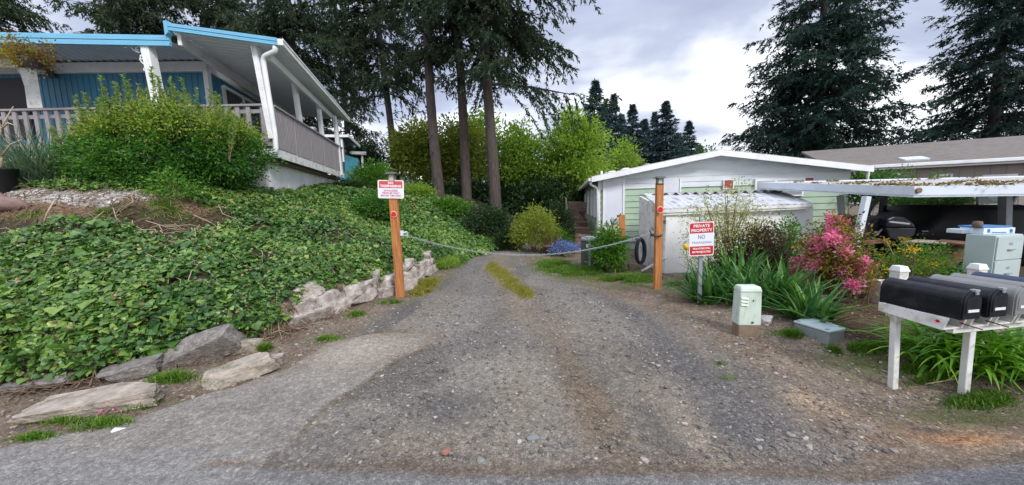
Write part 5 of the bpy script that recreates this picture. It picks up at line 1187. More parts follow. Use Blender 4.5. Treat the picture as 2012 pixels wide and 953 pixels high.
# day lily clump behind the mailbox posts
for k, (px, py, n, lab) in enumerate(((1850, 712, 60, 'arching lily leaves just right of the left mailbox post'), (1928, 722, 70, 'arching lily leaves right of the right mailbox post'), (1995, 730, 76, 'arching lily leaves at the right edge under the mailboxes'), (1960, 700, 60, 'arching lily leaves at the back under the dark mailboxes'), (1895, 700, 60, 'arching lily leaves between the two mailbox posts'))):
    p = base(px, py); blade_plant(lab, p, n * 2, .72, .036, lily_m, 180 + k, .12, (.15, .8), (1.0, 2.0), 'lily_plant', 'plant', 'lily clumps', 8)
# tulip
p = base(1350, 560); tp = at(1348, 486, p[1]); t = thing('tulip', 'single yellow tulip left of the private property sign', 'flower', p); b = MB(); h = tp[2] - p[2]
b.tube([(0, 0, 0), (.01, 0, h * .6), (tp[0] - p[0], 0, h - .04)], .007, 6); b.build('stem', mat('stem_green', (.09, .17, .05)), t, world=False)
b = MB(); b.lathe([(.004, -.05), (.035, -.03), (.048, .0), (.045, .03), (.03, .06), (.02, .055), (.03, .02), (0, -.03)], (tp[0] - p[0], 0, h), 12); b.build('petals', mat('tulip_yellow', (.82, .50, .02), .5), t, world=False)
rng = np.random.default_rng(190); V, F, ti = blades(rng, np.zeros((5, 3)), rng.random(5) * 6.3, rng.uniform(.2, .5, 5), rng.uniform(.25, .4, 5), np.full(5, .05), rng.uniform(.1, .5, 5), rng.random(5)); o = npmesh('leaves', V, F, blade_m, None, ti, True); o.parent = t
# bush with gnarled trunk behind the carport
def gnarled(lab, px, pyb, pyt, Y, wpx, seed):
    q = at(px, pyb, Y); z = Zp(q[0], Y); H = at(px, pyt, Y)[2] - z; rx = wpx / F_PX * Y; rng = np.random.default_rng(seed); t = thing('ornamental_tree', lab, 'tree', (q[0], Y, z))
    C, d = crown_centers(rng, 90, rx, rx * .6, H * .24, seed, -.6, .3); C[:, 2] += H * .78; b = MB()
    b.tube([(0, 0, -.1), (.05, 0, H * .2), (-.04, 0, H * .4), (0, 0, H * .6)], [.12, .10, .08, .05], 8)
    for c in C[:22]: s = np.array([0, 0, H * rng.uniform(.3, .5)]); b.tube([s, s * .45 + c * .55 + rng.normal(0, .1, 3), c], [.045, .03, .01], 5, False)
    b.build('trunk', bark2, t, world=False); a = leaf_cloud(rng, 5500, C, (.16, .16, .1), .07, .45, d, .5, rng.random(90), .5); V, F = instance(T_FOLD, *a[:5]); o = npmesh('crown', V, F, shrubleaf, None, np.repeat(a[5], 2)); o.parent = t
    extra_leaves(t, 'blossoms', bloom_m, C[::4], seed, 160, .07, .16, .8); return t
gnarled('ornamental tree with twisting trunk behind the carport, left of the black vehicle', 1812, 452, 372, 9.6, 66, 201)
gnarled('small ornamental tree behind the carport, left of the black grill', 1700, 445, 340, 10.4, 40, 202)
bush_px('green flowering shrub showing above the mossy carport roof', 1800, 400, 336, 46, midgreen, 203, 12.0, nl=1600, size=.08, spread=.1, ncl=70)
bush_px('dark green shrub under the carport right of the black vehicle', 1905, 420, 385, 26, shrubleaf, 204, 10.5, nl=1500, size=.07, spread=.1, ncl=60)

# ---- ivy: tens of thousands of leaves over the bank
rng = np.random.default_rng(300)
n = 330000; x = rng.uniform(-11, 1.5, n); y = 2.4 + 13 * rng.random(n) ** 1.5
d_ = sdpoly(x, y, BANK); dens = np.clip(1.25 - (y - 4) * 0.03, .5, 1)
edge_top = np.where(x < -4.9, 2.1, 2.75) + (fbm(x * 1.2, y * 1.2, 77) - .5) * 1.0 + np.where(y > 6.0, 2.0, 0) + np.where(y > 9, 9, 0)
keep = (d_ > np.where(y < 4.6, -.12, -.02) + .12 * fbm(x * 3, y * 3, 78)) & (d_ < edge_top) & (rng.random(n) < dens) & (y < 14.5)
bare = (fbm(x * 2.3, y * 2.3, 79) > .64) & (d_ > .5); sparse = (d_ > 1.75) & (y < 6.2) & (x < -3.9) & (fbm(x * 2.4, y * 2.4, 88) > .42); keep &= ~(sparse & (rng.random(n) < .72)); keep &= ~(bare & (rng.random(n) < .8))
wallgap = (y > 4.35) & (y < 8.3) & (d_ < .08 + .14 * fbm(x * 4, y * 4, 80)); keep &= ~(wallgap & (rng.random(n) < .85))
# the porch skirt and the shrub stand clear
keep &= ~((y > 8.0) & (x < -5.6 - (y - 8) * .22))
x, y, d_ = x[keep], y[keep], d_[keep]; n = len(x)
e_ = .05; z = Zg(x, y); nx_ = -(Zg(x + e_, y) - z) / e_; ny_ = -(Zg(x, y + e_) - z) / e_; N0 = unit(np.stack([nx_, ny_, np.ones(n)], 1)); N0[:, :2] *= .8
z = z + np.where(d_ < .06, rng.uniform(.02, .26, n) * (y < 4.6), 0)
pos = np.stack([x, y, z], 1) + N0 * (rng.uniform(.01, .14, n) * (0.5 + fbm(x * 3, y * 3, 81)))[:, None]
Nn = unit(N0 + rng.normal(0, .42, (n, 3)) + [0, -.15, .25]); T = unit(np.stack([rng.normal(0, .8, n) + .25, rng.normal(-.5, .8, n), rng.normal(-.5, .5, n)], 1))
patch = fbm(x * 1.1, y * 1.1, 82); ti = np.clip(.12 + .60 * rng.random(n) ** 1.5 + 0.8 * (patch - .5) + (rng.random(n) > .90) * .45, 0, 1)
sz = (.024 + .048 * rng.random(n) ** 1.6) * (0.8 + .5 * fbm(x * 1.7, y * 1.7, 85)) * np.where(y > 9, 1.6, 1.05)
sz = np.where(rng.random(n) < .07, sz * 1.7, sz)
o = leaves('ivy', ivy_m, T_IVY, pos, T, Nn, sz * 1.05, sz, ti); tag(o, 'dense green ivy covering the bank on the left', None, None, 'stuff')
k = (rng.random(n) < .05) & (fbm(x * 2, y * 2, 87) > .46); nk = int(k.sum())
o = leaves('dead_leaves', ivy_dead, T_FOLD, pos[k] + [0, 0, .03], T[k], Nn[k], rng.uniform(.02, .05, nk), rng.uniform(.03, .065, nk), rng.random(nk)); tag(o, 'scattered dry and yellowed leaves in the ivy', None, None, 'stuff')
rv = MB()
for q in range(260):                       # woody runners showing between the leaves
    yy_ = rng.uniform(3.2, 8.5); xx_ = rng.uniform(-7.5, -2.2); q_ = float(sdpoly(np.array([xx_]), np.array([yy_]), BANK)[0])
    if not .15 < q_ < 2.6: continue
    a_ = rng.uniform(-1.2, .4); P_ = [np.array([xx_ + math.cos(a_) * t_ + rng.normal(0, .03), yy_ + math.sin(a_) * t_ + rng.normal(0, .03), 0.0]) for t_ in np.linspace(0, rng.uniform(.25, .8), 5)]
    for p_ in P_: p_[2] = Zp(p_[0], p_[1]) + rng.uniform(.03, .11)
    rv.tube(P_, [.005, .005, .004, .003, .002], 4, False)
o = rv.build('ivy_runners', pale_twig); tag(o, 'woody ivy runners showing between the leaves', None, None, 'stuff')
# bare stems and dry litter along the ivy's upper and lower edges
tw = MB()
for q in range(1100):
    if q % 3 == 0:
        yy_ = rng.uniform(2.9, 6.5); pt = None
        i = rng.integers(0, 4); t_ = rng.random(); A_, B_ = BANK[2 + i], BANK[3 + i]; pt = (A_[0] + (B_[0] - A_[0]) * t_ + rng.normal(0, .1), A_[1] + (B_[1] - A_[1]) * t_ - .04 + rng.normal(0, .07))
    else:
        pp = gz(rng.uniform(-20, 560), 0) if False else None
        xx_ = rng.uniform(-8.5, -4.8); yy_ = rng.uniform(4.3, 6.4); pt = (xx_, yy_)
        if not 2.4 < sdpoly(np.array([xx_]), np.array([yy_]), BANK)[0] < 4.2: continue
    a_ = rng.random() * 6.28; L_ = rng.uniform(.08, .3); p0 = np.array([pt[0], pt[1], Zp(*pt) + .01]); p2 = p0 + [math.cos(a_) * L_, math.sin(a_) * L_, 0]; p2[2] = Zp(p2[0], p2[1]) + rng.uniform(0, .1)
    tw.tube([p0, (p0 + p2) / 2 + [0, 0, rng.uniform(.0, .06)], p2], [.007, .005, .003], 4, False)
o = tw.build('dry_stems', twig); tag(o, 'tangle of dry bare stems and roots along the ivy edges', None, None, 'stuff')
n = 14000; x = rng.uniform(-9.5, -4.3, n); y = rng.uniform(3.0, 7.4, n); q = sdpoly(x, y, BANK); k = (q > 2.0) & (q < 4.6) & (sdpoly(x, y, GRAV) < .05) & (fbm(x * 3, y * 3, 86) > .38); x, y = x[k], y[k]; nk = len(x)
o = leaves('soil_litter', ivy_dead, T_DIA, np.stack([x, y, Zg(x, y) + rng.uniform(.0, .03, nk)], 1), unit(np.stack([rng.normal(0, 1, nk), rng.normal(0, 1, nk), rng.normal(0, .4, nk)], 1)), np.stack([rng.normal(0, .5, nk), rng.normal(0, .5, nk), np.ones(nk)], 1), rng.uniform(.008, .03, nk), rng.uniform(.03, .11, nk), rng.random(nk) ** 1.6); tag(o, 'dry litter and stalks on the bare soil above the ivy', None, None, 'stuff')
# ---- grass and moss
def grass_patch(specs, m, nm, lab, seed, kind='stuff'):
    rng = np.random.default_rng(seed); parts = []
    for px, py, rx, ry, n, ln in specs:
        if not n: continue
        c = gz(px, py); a = rng.random(n * 3) * 6.283; r = np.abs(rng.normal(0, .55, n * 3)); x = c[0] + np.cos(a) * r * rx; y = c[1] + np.sin(a) * r * ry
        q = (fbm(x * 5, y * 5, seed) > (.44 if seed == 401 else .34) - .14 * (1 - r)) & (rng.random(n * 3) < .62); x, y, r = x[q], y[q], np.clip(r[q], 0, 1); n = len(x)
        b_ = np.stack([x, y, Zg(x, y) - .005], 1); f = .35 + .65 * np.sqrt(1 - r ** 2)
        parts.append(blades(rng, b_, rng.random(n) * 6.28, rng.uniform(.02, .7, n), ln * f * rng.uniform(.5, 1.2, n), np.full(n, .007 + ln * .02), rng.uniform(.1, 1.0, n), np.clip(rng.random(n) * .8 + .3 * (fbm(x * 3, y * 3, 5) - .5), 0, 1), 3))
    V, F, ti = merge(parts); o = npmesh(nm, V, F, m, None, ti, True); tag(o, lab, None, None, kind); return o
grass_patch([(1160, 532, 1.0, .6, 13000, .12), (1235, 548, .7, .4, 8000, .11), (1090, 522, .5, 1.0, 7000, .12), (1120, 540, .4, .25, 1200, .08), (1275, 553, .3, .2, 700, .08), (905, 512, .25, .8, 1500, .12), (640, 668, .25, .14, 300, .07), (765, 595, .3, .15, 500, .08), (1700, 685, .4, .13, 1400, .07), (1640, 690, .10, .06, 300, .07), (1558, 660, .09, .07, 400, .10), (1810, 725, .3, .08, 700, .08), (1930, 790, .35, .12, 1100, .08), (1840, 745, .3, .06, 600, .07), (440, 750, .16, .10, 520, .15), (340, 748, .28, .10, 340, .12), (270, 800, .3, .08, 260, .09), (520, 690, .08, .08, 220, .12), (210, 835, .45, .09, 330, .08), (70, 862, .2, .05, 260, .06), (1415, 715, .15, .1, 50, .04), (1385, 598, .12, .08, 260, .10), (845, 700, .2, .2, 0, .1), (320, 400, .3, .15, 300, .07), (330, 415, .5, .3, 700, .09), (200, 420, .4, .2, 350, .07), (420, 405, .5, .3, 700, .10), (60, 425, .4, .2, 260, .06), (1430, 745, .15, .1, 40, .04), (120, 830, .3, .05, 160, .06), (600, 320, .1, .1, 0, .1), (1330, 560, .3, .2, 500, .10), (1550, 655, .3, .1, 250, .06), (700, 620, .15, .15, 300, .1), (830, 520, .12, .3, 400, .12)], grass_m, 'grass', 'short green grass along the verges and by the rocks', 401)
grass_patch([(1022, 568, .20, .5, 2600, .035), (1005, 553, .18, .7, 3400, .035), (988, 541, .17, .9, 3600, .035), (976, 531, .16, 1.0, 2600, .035), (1035, 577, .2, .4, 2200, .035), (966, 524, .16, 1.0, 2400, .04), (1000, 552, .2, 1.2, 2600, .03), (840, 560, .22, .6, 1800, .14), (830, 575, .25, .3, 1000, .12), (1200, 548, .6, .12, 700, .06), (1120, 525, .4, .2, 300, .08)], moss_m, 'moss_strip', 'yellowed moss and dry grass in the middle of the drive and at its left edge', 402)
p = gz(876, 520); t, C, d = bush('low round mound of bright yellow green moss at the left of the driveway', (p[0], p[1], Zp(p[0], p[1]) - .03), .33, .5, .20, lime, 403, nl=4200, size=.03, name='moss_mound', cat='plant', ncl=240, spread=.035, stems=4, hollow=.75, lump=.12)
bush('clump of small bright leaves sprouting from the ivy above the dark slab', base(352, 655), .12, .08, .16, lime, 404, nl=60, size=.07, name='sprout', cat='plant', ncl=10, spread=.05, stems=6)
bush('green weed sprouting on the gravel in front of the large shrub', base(352, 388), .35, .2, .45, midgreen, 405, nl=600, size=.06, name='weed', cat='plant', ncl=40, spread=.07, stems=14)
bush('tiny pink weed in front of the long flat boulder', base(215, 812), .05, .04, .12, pink_m, 406, nl=26, size=.025, name='weed', cat='plant', ncl=6, spread=.02, stems=5)
# ------------------------------------------------------------------ stones
rw = thing('retaining_wall', 'rough pale stone retaining wall under the ivy beside the left orange post', 'stone wall', (-2.7, 5.4, 0))
rng = np.random.default_rng(500)
wl_ = [(-3.03, 4.44), (-2.71, 5.40), (-2.05, 6.60), (-2.02, 8.2)]
seg = [np.hypot(wl_[i + 1][0] - wl_[i][0], wl_[i + 1][1] - wl_[i][1]) for i in range(3)]; tot = sum(seg)
def wpt(s):
    for i in range(3):
        if s <= seg[i] or i == 2:
            t = s / seg[i]; a, c = wl_[i], wl_[i + 1]; return a[0] + (c[0] - a[0]) * t, a[1] + (c[1] - a[1]) * t, math.atan2(c[1] - a[1], c[0] - a[0])
        s -= seg[i]
k = 0
for row, (zc_, hh) in enumerate(((.07, .21), (.25, .20), (.41, .17))):
    s = -.05 + row * .13
    while s < tot + .05:
        L_ = rng.uniform(.34, .8) * (1 - .12 * row); x, y, a = wpt(min(max(s + L_ / 2, 0), tot)); 
        if not (row == 2 and rng.random() < .5):
            off = .03 + row * .06; x += math.sin(a) * -off * -1 * -1 if False else -math.sin(a) * off; y += math.cos(a) * off
            blob('stone', (x, y, zc_ + rng.normal(0, .012)), (L_ * .93, .30, .95 * hh * rng.uniform(1.0, 1.2)), stone_pale, rw, 510 + k, (rng.normal(0, .06), rng.normal(-.10, .08), a + rng.normal(0, .08)), .14, 8, block=.11)
        s += L_ * .97; k += 1
for i, (px, py, wpx, hpx, dz, m, rot, lab, dd) in enumerate((
        (376, 688, 160, 70, .30, stone_grey, (.5, -.22, .55), 'flat dark grey stone slab leaning against the ivy', .16),
        (450, 738, 165, 44, .34, stone_tan, (.08, -.16, .62), 'long tan boulder lying in front of the dark leaning slab', .0),
        (165, 800, 285, 44, .42, stone_tan, (.05, -.06, .28), 'longest pale flat boulder at the lower left beside the street', .0),
        (484, 680, 62, 34, .2, stone_tan, (0, .1, .3), 'small pale rock right of the dark leaning slab', .0),
        (540, 706, 26, 36, .14, stone_pale, (0, .1, .4), 'small upright rock at the right end of the long tan boulder', .0),
        (242, 735, 120, 40, .3, stone_grey, (.2, -.1, .35), 'low brown grey rock half buried left of the dark leaning slab', .05),
        (60, 758, 140, 34, .3, stone_grey, (.1, 0, .2), 'buried flat rock under the ivy at the left edge', .05))):
    p = gz(px, py + hpx * .42); Y = p[1]; w = wpx / F_PX * Y; h = hpx / F_PX * Y
    o = blob('boulder', (p[0], Y + dz * .3, Zp(p[0], Y) + h * .36 + dd * .1), (w * .80, dz * .72, h * .74), m, None, 600 + i, rot, .15, 10, block=.12)
    tag(o, lab, 'boulder')
p = gz(1515, 641); o = blob('rock', (p[0], p[1] + .1, Zp(p[0], p[1]) + .05), (.22, .2, .15), mat('pocked_rock', (.50, .47, .44), .95, .3, 14, 1.0, 30, stain=(.12, .10, .09), stain_amt=.9, stain_scale=14), None, 620, (0, 0, .4), .45, 6); tag(o, 'pale pocked rock behind the green utility pedestal', 'rock')
for i, (px, py, s, m, lab) in enumerate(((1048, 862, .055, vault_grey, 'flat blue grey cobble in the middle of the driveway mouth'), (878, 887, .045, mat('red_stone', (.27, .14, .10), .9), 'reddish stone at the driveway mouth'), (1268, 905, .03, stone_tan, 'pale stone at the street edge near the right wheel track'), (945, 905, .028, vault_grey, 'grey pebble at the street edge near the reddish stone'), (1590, 880, .03, stone_tan, 'pale stone on the right shoulder'), (1455, 676, .05, stone_grey, 'stone at the foot of the utility pedestal'), (592, 715, .035, stone_pale, 'white pebble beside the grey apron'), (1020, 868, .025, stone_pale, 'small white pebble left of the flat blue grey cobble'))):
    p = gz(px, py); o = blob('stone', (p[0], p[1], p[2] + s * .15), (s * 2, s * 1.6, s * .8), m, None, 630 + i, (0, 0, i * 1.1), .15, 3); tag(o, lab, 'stone')
# loose gravel, chips and pebbles on drive and shoulders (countless)
rng = np.random.default_rng(640); ico = None
import bmesh
bm = bmesh.new(); bmesh.ops.create_icosphere(bm, subdivisions=1, radius=1.0); bm.verts.ensure_lookup_table(); IV = np.array([v.co[:] for v in bm.verts]); IF = np.array([[v.index for v in f.verts] for f in bm.faces]); bm.free()
def pebbles(nm, lab, xy, smin, smax, tint, m=None, pw=3.0, sink=.2, jag=.25):
    n = len(xy); s = smin + (smax - smin) * rng.random(n) ** pw; sc = s[:, None] * np.stack([rng.uniform(.8, 1.4, n), rng.uniform(.6, 1.1, n), rng.uniform(.4, .75, n)], 1)
    a = rng.random(n) * 6.28; ca, sa = np.cos(a), np.sin(a)
    P = IV[None] * (1 + rng.normal(0, jag * .5, (n, len(IV), 1))) * sc[:, None]
    X = P[..., 0] * ca[:, None] - P[..., 1] * sa[:, None]; Yy = P[..., 0] * sa[:, None] + P[..., 1] * ca[:, None]
    z = Zg(xy[:, 0], xy[:, 1]) + sc[:, 2] * (1 - 2 * sink) * .6
    V = np.stack([X + xy[:, :1], Yy + xy[:, 1:2], P[..., 2] + z[:, None]], -1).reshape(-1, 3); F = (np.arange(n)[:, None, None] * len(IV) + IF[None]).reshape(-1, 3)
    o = npmesh(nm, V, F, m or pebble_m, None, np.repeat(tint, len(IF)), False); tag(o, lab, None, None, 'stuff'); return o
n = 30000; y = 1.75 + 9 * rng.random(n) ** 1.7; x = rng.uniform(-4.2, 4.2, n); xy = np.stack([x, y], 1)
dd = sdpoly(x, y, DRIVE); dp = sdpoly(x, y, PAVE); db = sdpoly(x, y, BANK)
keep = (db < .05) & (y > 1.93 - .06 * x + np.maximum(0, x - 1.9) * .45) & ~((dp > 0) & (rng.random(n) < .93)) & ~((dd < -.2) & (rng.random(n) < .35)); xy = xy[keep]
pebbles('loose_gravel', 'loose gravel and pebbles strewn over the driveway and shoulders', xy, .003, .017, .85 * rng.random(len(xy)) ** 2.2, pw=5.5)
n = 2600; x = rng.uniform(-2.6, 2.6, n); y = 1.95 + 4 * rng.random(n) ** 1.5; xy = np.stack([x, y], 1); xy = xy[(sdpoly(x, y, DRIVE) > -.2) & (sdpoly(x, y, PAVE) < .0) & (fbm(x * 1.5, y * .8, 91) > .48)]
pebbles('loose_gravel', 'larger loose stones in drifts along the driveway ruts', xy, .006, .024, .75 * rng.random(len(xy)) ** 1.5, pw=3.5)
n = 1300; x = rng.uniform(1.7, 4.0, n); y = rng.uniform(2.0, 4.6, n); xy = np.stack([x, y], 1); xy = xy[(sdpoly(x, y, DRIVE) < .1) & (y > 1.93 + .45 * np.maximum(0, x - 1.9))]
x2 = rng.uniform(-4.4, -1.5, 2200); y2 = rng.uniform(2.2, 5.4, 2200); q2 = (sdpoly(x2, y2, BANK) < .0) & (sdpoly(x2, y2, PAVE) < .05); pebbles('loose_gravel', 'small stones and grit on the dirt between the boulders and the apron', np.stack([x2, y2], 1)[q2], .003, .022, .15 + .6 * rng.random(int(q2.sum())), pw=4)
pebbles('loose_gravel', 'rounded pale pebbles on the right dirt shoulder', xy, .004, .022, .2 + .6 * rng.random(len(xy)), pw=4)
n = 9000; x = rng.uniform(-12, -5, n); y = rng.uniform(5.2, 7.3, n); k = sdpoly(x, y, GRAV) > -.04; xy = np.stack([x, y], 1)[k]
pebbles('pale_gravel', 'pale grey stones of the gravel bed before the large shrub', xy, .012, .032, .45 + .55 * rng.random(len(xy)), pw=1.5)
n = 22000; x = rng.uniform(-4.6, 5.4, n); y = rng.uniform(1.9, 6.2, n); k = ((sdpoly(x, y, MUL) > -.15) | ((sdpoly(x, y, DRIVE) < -.05) & (rng.random(n) < .35)) | ((sdpoly(x, y, BANK) > -.5) & (sdpoly(x, y, BANK) < .15) & (rng.random(n) < .9))) & (sdpoly(x, y, PAVE) < 0) & (sdpoly(x, y, BANK) < .2) & (y > 2.0)
x, y = x[k], y[k]; nk = len(x)
chipm = leafmat('bark_chip', (.07, .04, .028), (.15, .095, .06), (.42, .33, .25), 0, .9)
o = leaves('bark_chips', chipm, T_DIA, np.stack([x, y, Zg(x, y) + rng.uniform(.002, .02, nk)], 1), unit(np.stack([rng.normal(0, 1, nk), rng.normal(0, 1, nk), rng.normal(0, .25, nk)], 1)), np.stack([rng.normal(0, .4, nk), rng.normal(0, .4, nk), np.ones(nk)], 1), rng.uniform(.006, .018, nk), rng.uniform(.015, .05, nk), rng.random(nk) ** 1.4); tag(o, 'bark chips and leaf litter on the bare earth', None, None, 'stuff')

# ------------------------------------------------------------------ gate posts, chain and signs
def gate_post(label, foot, top, w, lamp_sc=1.0):
    foot = np.array(foot, float); top = np.array(top, float); t = thing('gate_post', label, 'post', foot, 0, 'orange gate posts')
    b = MB(); b.bar(foot - (top - foot) * .08, top, w, w * .7, (0, 1, 0)); b.build('post', orange_wood, t, bevel=.008)
    h = top[2]; l = lamp_sc
    lm = MB(); c = (top[0], top[1], h); lm.box((c[0], c[1], h + .012), (.13 * l, .13 * l, .024))
    for sx in (-1, 1):
        for sy in (-1, 1): lm.box((c[0] + sx * .05 * l, c[1] + sy * .05 * l, h + .075 * l), (.014, .014, .11 * l))
    lm.build('lamp_base', dark_bronze, t, bevel=.003)
    g = MB(); g.box((c[0], c[1], h + .075 * l), (.088 * l, .088 * l, .105 * l)); ob = g.build('lamp_glass', lamp_glass, t)
    r = MB(); q = h + .132 * l; s, s2 = .105 * l, .06 * l
    r.hexa([(c[0] - s, c[1] - s, q), (c[0] + s, c[1] - s, q), (c[0] + s, c[1] + s, q), (c[0] - s, c[1] + s, q), (c[0] - s2, c[1] - s2, q + .04 * l), (c[0] + s2, c[1] - s2, q + .04 * l), (c[0] + s2, c[1] + s2, q + .04 * l), (c[0] - s2, c[1] + s2, q + .04 * l)]); r.build('lamp_roof', dark_bronze, t, bevel=.004)
    return t
PL0, PL1 = gz(787, 583), at(771, 358, 5.9); PR0, PR1 = gz(1291, 568), at(1296, 363, 6.0)
pl = gate_post('left orange timber post carrying the red and white sign with a solar lamp on top', PL0, PL1, .140, 1.0)
pr = gate_post('right orange timber post with a solar lamp on top, in front of the white shed', PR0, PR1, .122, .85)
def reflector(parent, px, py, Y, r):
    c = at(px, py, Y); b = MB(); n8 = [(c[0] + r * 1.45 * math.cos(a) * (.82 if k % 2 == 0 else .95), c[1], c[2] + r * 1.45 * math.sin(a) * (1 if k % 2 == 0 else .95)) for k, a in enumerate([i * math.pi / 4 for i in range(8)])]
    b.prism(n8, (0, -.008, 0)); o = b.build('reflector', reflector_rim, parent)
    b = MB(); b.prism([(c[0] + r * math.cos(i * .3927), c[1] - .0105, c[2] + r * math.sin(i * .3927)) for i in range(16)], (0, -.006, 0)); b.build('lens', reflector_red, o)
reflector(pl, 774, 421, PL0[1] - .09, .042); reflector(pr, 1297, 412, PR0[1] - .08, .046)
b = MB(); p = at(790, 458, PL0[1]); b.box((p[0], p[1], p[2]), (.05, .05, .09)); b.tube([p, p + [.09, 0, .02], p + [.10, 0, -.04], p + [.02, 0, -.06]], .012, 6); b.build('chain_hook', white_rust, pl)
b = MB(); p = at(1288, 462, PR0[1]); b.lathe([(.098, -.02), (.112, -.02), (.112, .02), (.098, .02)], tuple(p + np.array([.02, 0, 0])), 4); b.tube([p + [-.08, -.03, .02], p + [-.12, -.03, .09], p + [-.09, -.03, .14], p + [-.05, -.03, .09]], .01, 6); b.build('chain_hook', dark_bronze, pr)
# chain: real links along a hanging curve
pA, pM, pB = at(794, 461, 5.9), at(1010, 501, 5.92), at(1286, 455, 5.95)
zs = np.polyfit([pA[0], pM[0], pB[0]], [pA[2], pM[2], pB[2]], 2)
xs = np.linspace(pA[0], pB[0], 400); zz_ = np.polyval(zs, xs); yy_ = np.interp(xs, [pA[0], pB[0]], [pA[1], pB[1]]); cv = np.stack([xs, yy_, zz_], 1); sl = np.concatenate([[0], np.cumsum(np.linalg.norm(np.diff(cv, axis=0), axis=1))])
b = MB(); pit = .046; nlk = int(sl[-1] / pit)
for k in range(nlk):
    c = np.array([np.interp((k + .5) * pit, sl, cv[:, i]) for i in range(3)]); c2 = np.array([np.interp((k + .6) * pit, sl, cv[:, i]) for i in range(3)]); d = unit(c2 - c); u = np.array([0, 1, 0]) if k % 2 else np.array([-d[2], 0, d[0]])
    R_, Lh = .0135, .019; pts = [c + d * (math.cos(a) * R_ + math.copysign(Lh, math.cos(a)) * .9) + u * math.sin(a) * R_ for a in [i * math.pi / 4 + .001 for i in range(9)]]
    b.tube(pts, .0040, 5, False)
o = b.build('chain', galv); tag(o, 'galvanised steel chain sagging between the two orange posts across the drive', 'chain')
def board(root, cx, w, h, r, m, nm, right, up, fwd, th=.004, n=5):
    pts = []
    for sx, sy, a0 in ((1, 1, 0), (-1, 1, 90), (-1, -1, 180), (1, -1, 270)):
        for k in range(n): a = math.radians(a0 + 90 * k / (n - 1)); pts.append(np.array(cx) + right * (sx * (w / 2 - r) + r * math.cos(a)) + up * (sy * (h / 2 - r) + r * math.sin(a)))
    mb = MB(); mb.prism(pts, fwd * th); return mb.build(nm, m, root)
def roundtop(root, cx, w, z0, z1, r, m, nm, right, up, fwd, top=True, bot=False, th=.002):
    pts = []; n = 5
    for sx, sy, a0, on in ((1, 1, 0, top), (-1, 1, 90, top), (-1, -1, 180, bot), (1, -1, 270, bot)):
        yy = z1 if sy > 0 else z0
        if on:
            for k in range(n): a = math.radians(a0 + 90 * k / (n - 1)); pts.append(np.array(cx) + right * (sx * (w / 2 - r) + r * math.cos(a)) + up * (yy - sy * r + r * math.sin(a)))
        else: pts.append(np.array(cx) + right * sx * w / 2 + up * yy)
    mb = MB(); mb.prism(pts, fwd * th); return mb.build(nm, m, root)
tl_ = math.radians(2.5)
RU = (np.array([math.cos(tl_), 0, -math.sin(tl_)]), np.array([math.sin(tl_) - .05, 0, math.cos(tl_)])); RU = (RU[0], unit(RU[1] - RU[0] * (RU[1] @ RU[0])))
fwd = np.array([0, -1.0, 0])
c = at(768, 372, PL0[1] - .10); w, h = .445, .31
sg = thing('trespassing_sign', 'red and white no trespassing sign screwed to the left orange post', 'sign', c)
board(sg, c, w, h, .025, letter_white, 'panel', RU[0], RU[1], fwd)
c1 = c + fwd * .0045
roundtop(sg, c1, w * .90, .02, h * .45, .015, red_faded, 'red_band', RU[0], RU[1], fwd)
roundtop(sg, c1, w * .90, -h * .44, .012, .015, white_sign, 'white_band', RU[0], RU[1], fwd, False, True)
c2 = c1 + fwd * .0024
for s, z, sz, m, wd in (('NO', .107, .058, letter_white, .09), ('TRESPASSING', .052, .056, letter_white, .36), ('AUTHORIZED', -.025, .040, letter_pink, .25), ('VEHICLES ONLY', -.065, .040, letter_pink, .31), ('BEYOND THIS POINT', -.108, .040, letter_pink, .35)):
    lettering('lettering', s, sz, m, sg, c2 + RU[1] * z, RU[0], RU[1], wd, .0022)
pS0, pS1 = gz(1374, 597), at(1378, 428, 5.05)
ps = thing('property_sign', 'private property no trespassing sign on its own grey metal post in the garden', 'sign', pS0)
b = MB(); up = pS1 - pS0; b.bar(pS0 - up * .1, pS1, .055, .035, (0, 1, 0)); b.build('post', galv, ps, bevel=.006)
c = at(1378, 469.5, 4.98); w, h = 49 / F_PX * 4.98, 67 / F_PX * 4.98; r_, u_ = np.array([math.cos(-.01), 0, .03]), np.array([-.02, 0, 1.0]); r_ = unit(r_); u_ = unit(u_ - r_ * (u_ @ r_))
board(ps, c, w, h, .03, letter_white, 'panel', r_, u_, fwd); c1 = c + fwd * .0045
roundtop(ps, c1, w * .94, h * .175, h * .475, .026, red_sign, 'red_band', r_, u_, fwd); roundtop(ps, c1, w * .94, -h * .475, -h * .215, .026, red_sign, 'red_band', r_, u_, fwd, False, True); roundtop(ps, c1, w * .96, -h * .208, h * .168, .01, white_sign, 'white_band', r_, u_, fwd, False, False)
c2 = c1 + fwd * .0024
for s, z, sz, m, wd, bo in (('PRIVATE', .385, .062, letter_white, .65, .0012), ('PROPERTY', .255, .062, letter_white, .84, .0012), ('NO', .055, .085, letter_dark, .28, .0006), ('TRESPASSING', -.11, .048, letter_dark, .80, .0), ('VIOLATORS WILL', -.285, .036, letter_white, .72, .001), ('BE PROSECUTED', -.385, .036, letter_white, .74, .001)):
    lettering('lettering', s, sz, m, ps, c2 + u_ * (z * h), r_, u_, wd * w, bo)
b = MB()
for z in (.43, -.43): q = c2 + u_ * z * h; b.tube([q, q + fwd * .006], .007, 8)
b.build('bolt', galv, ps)

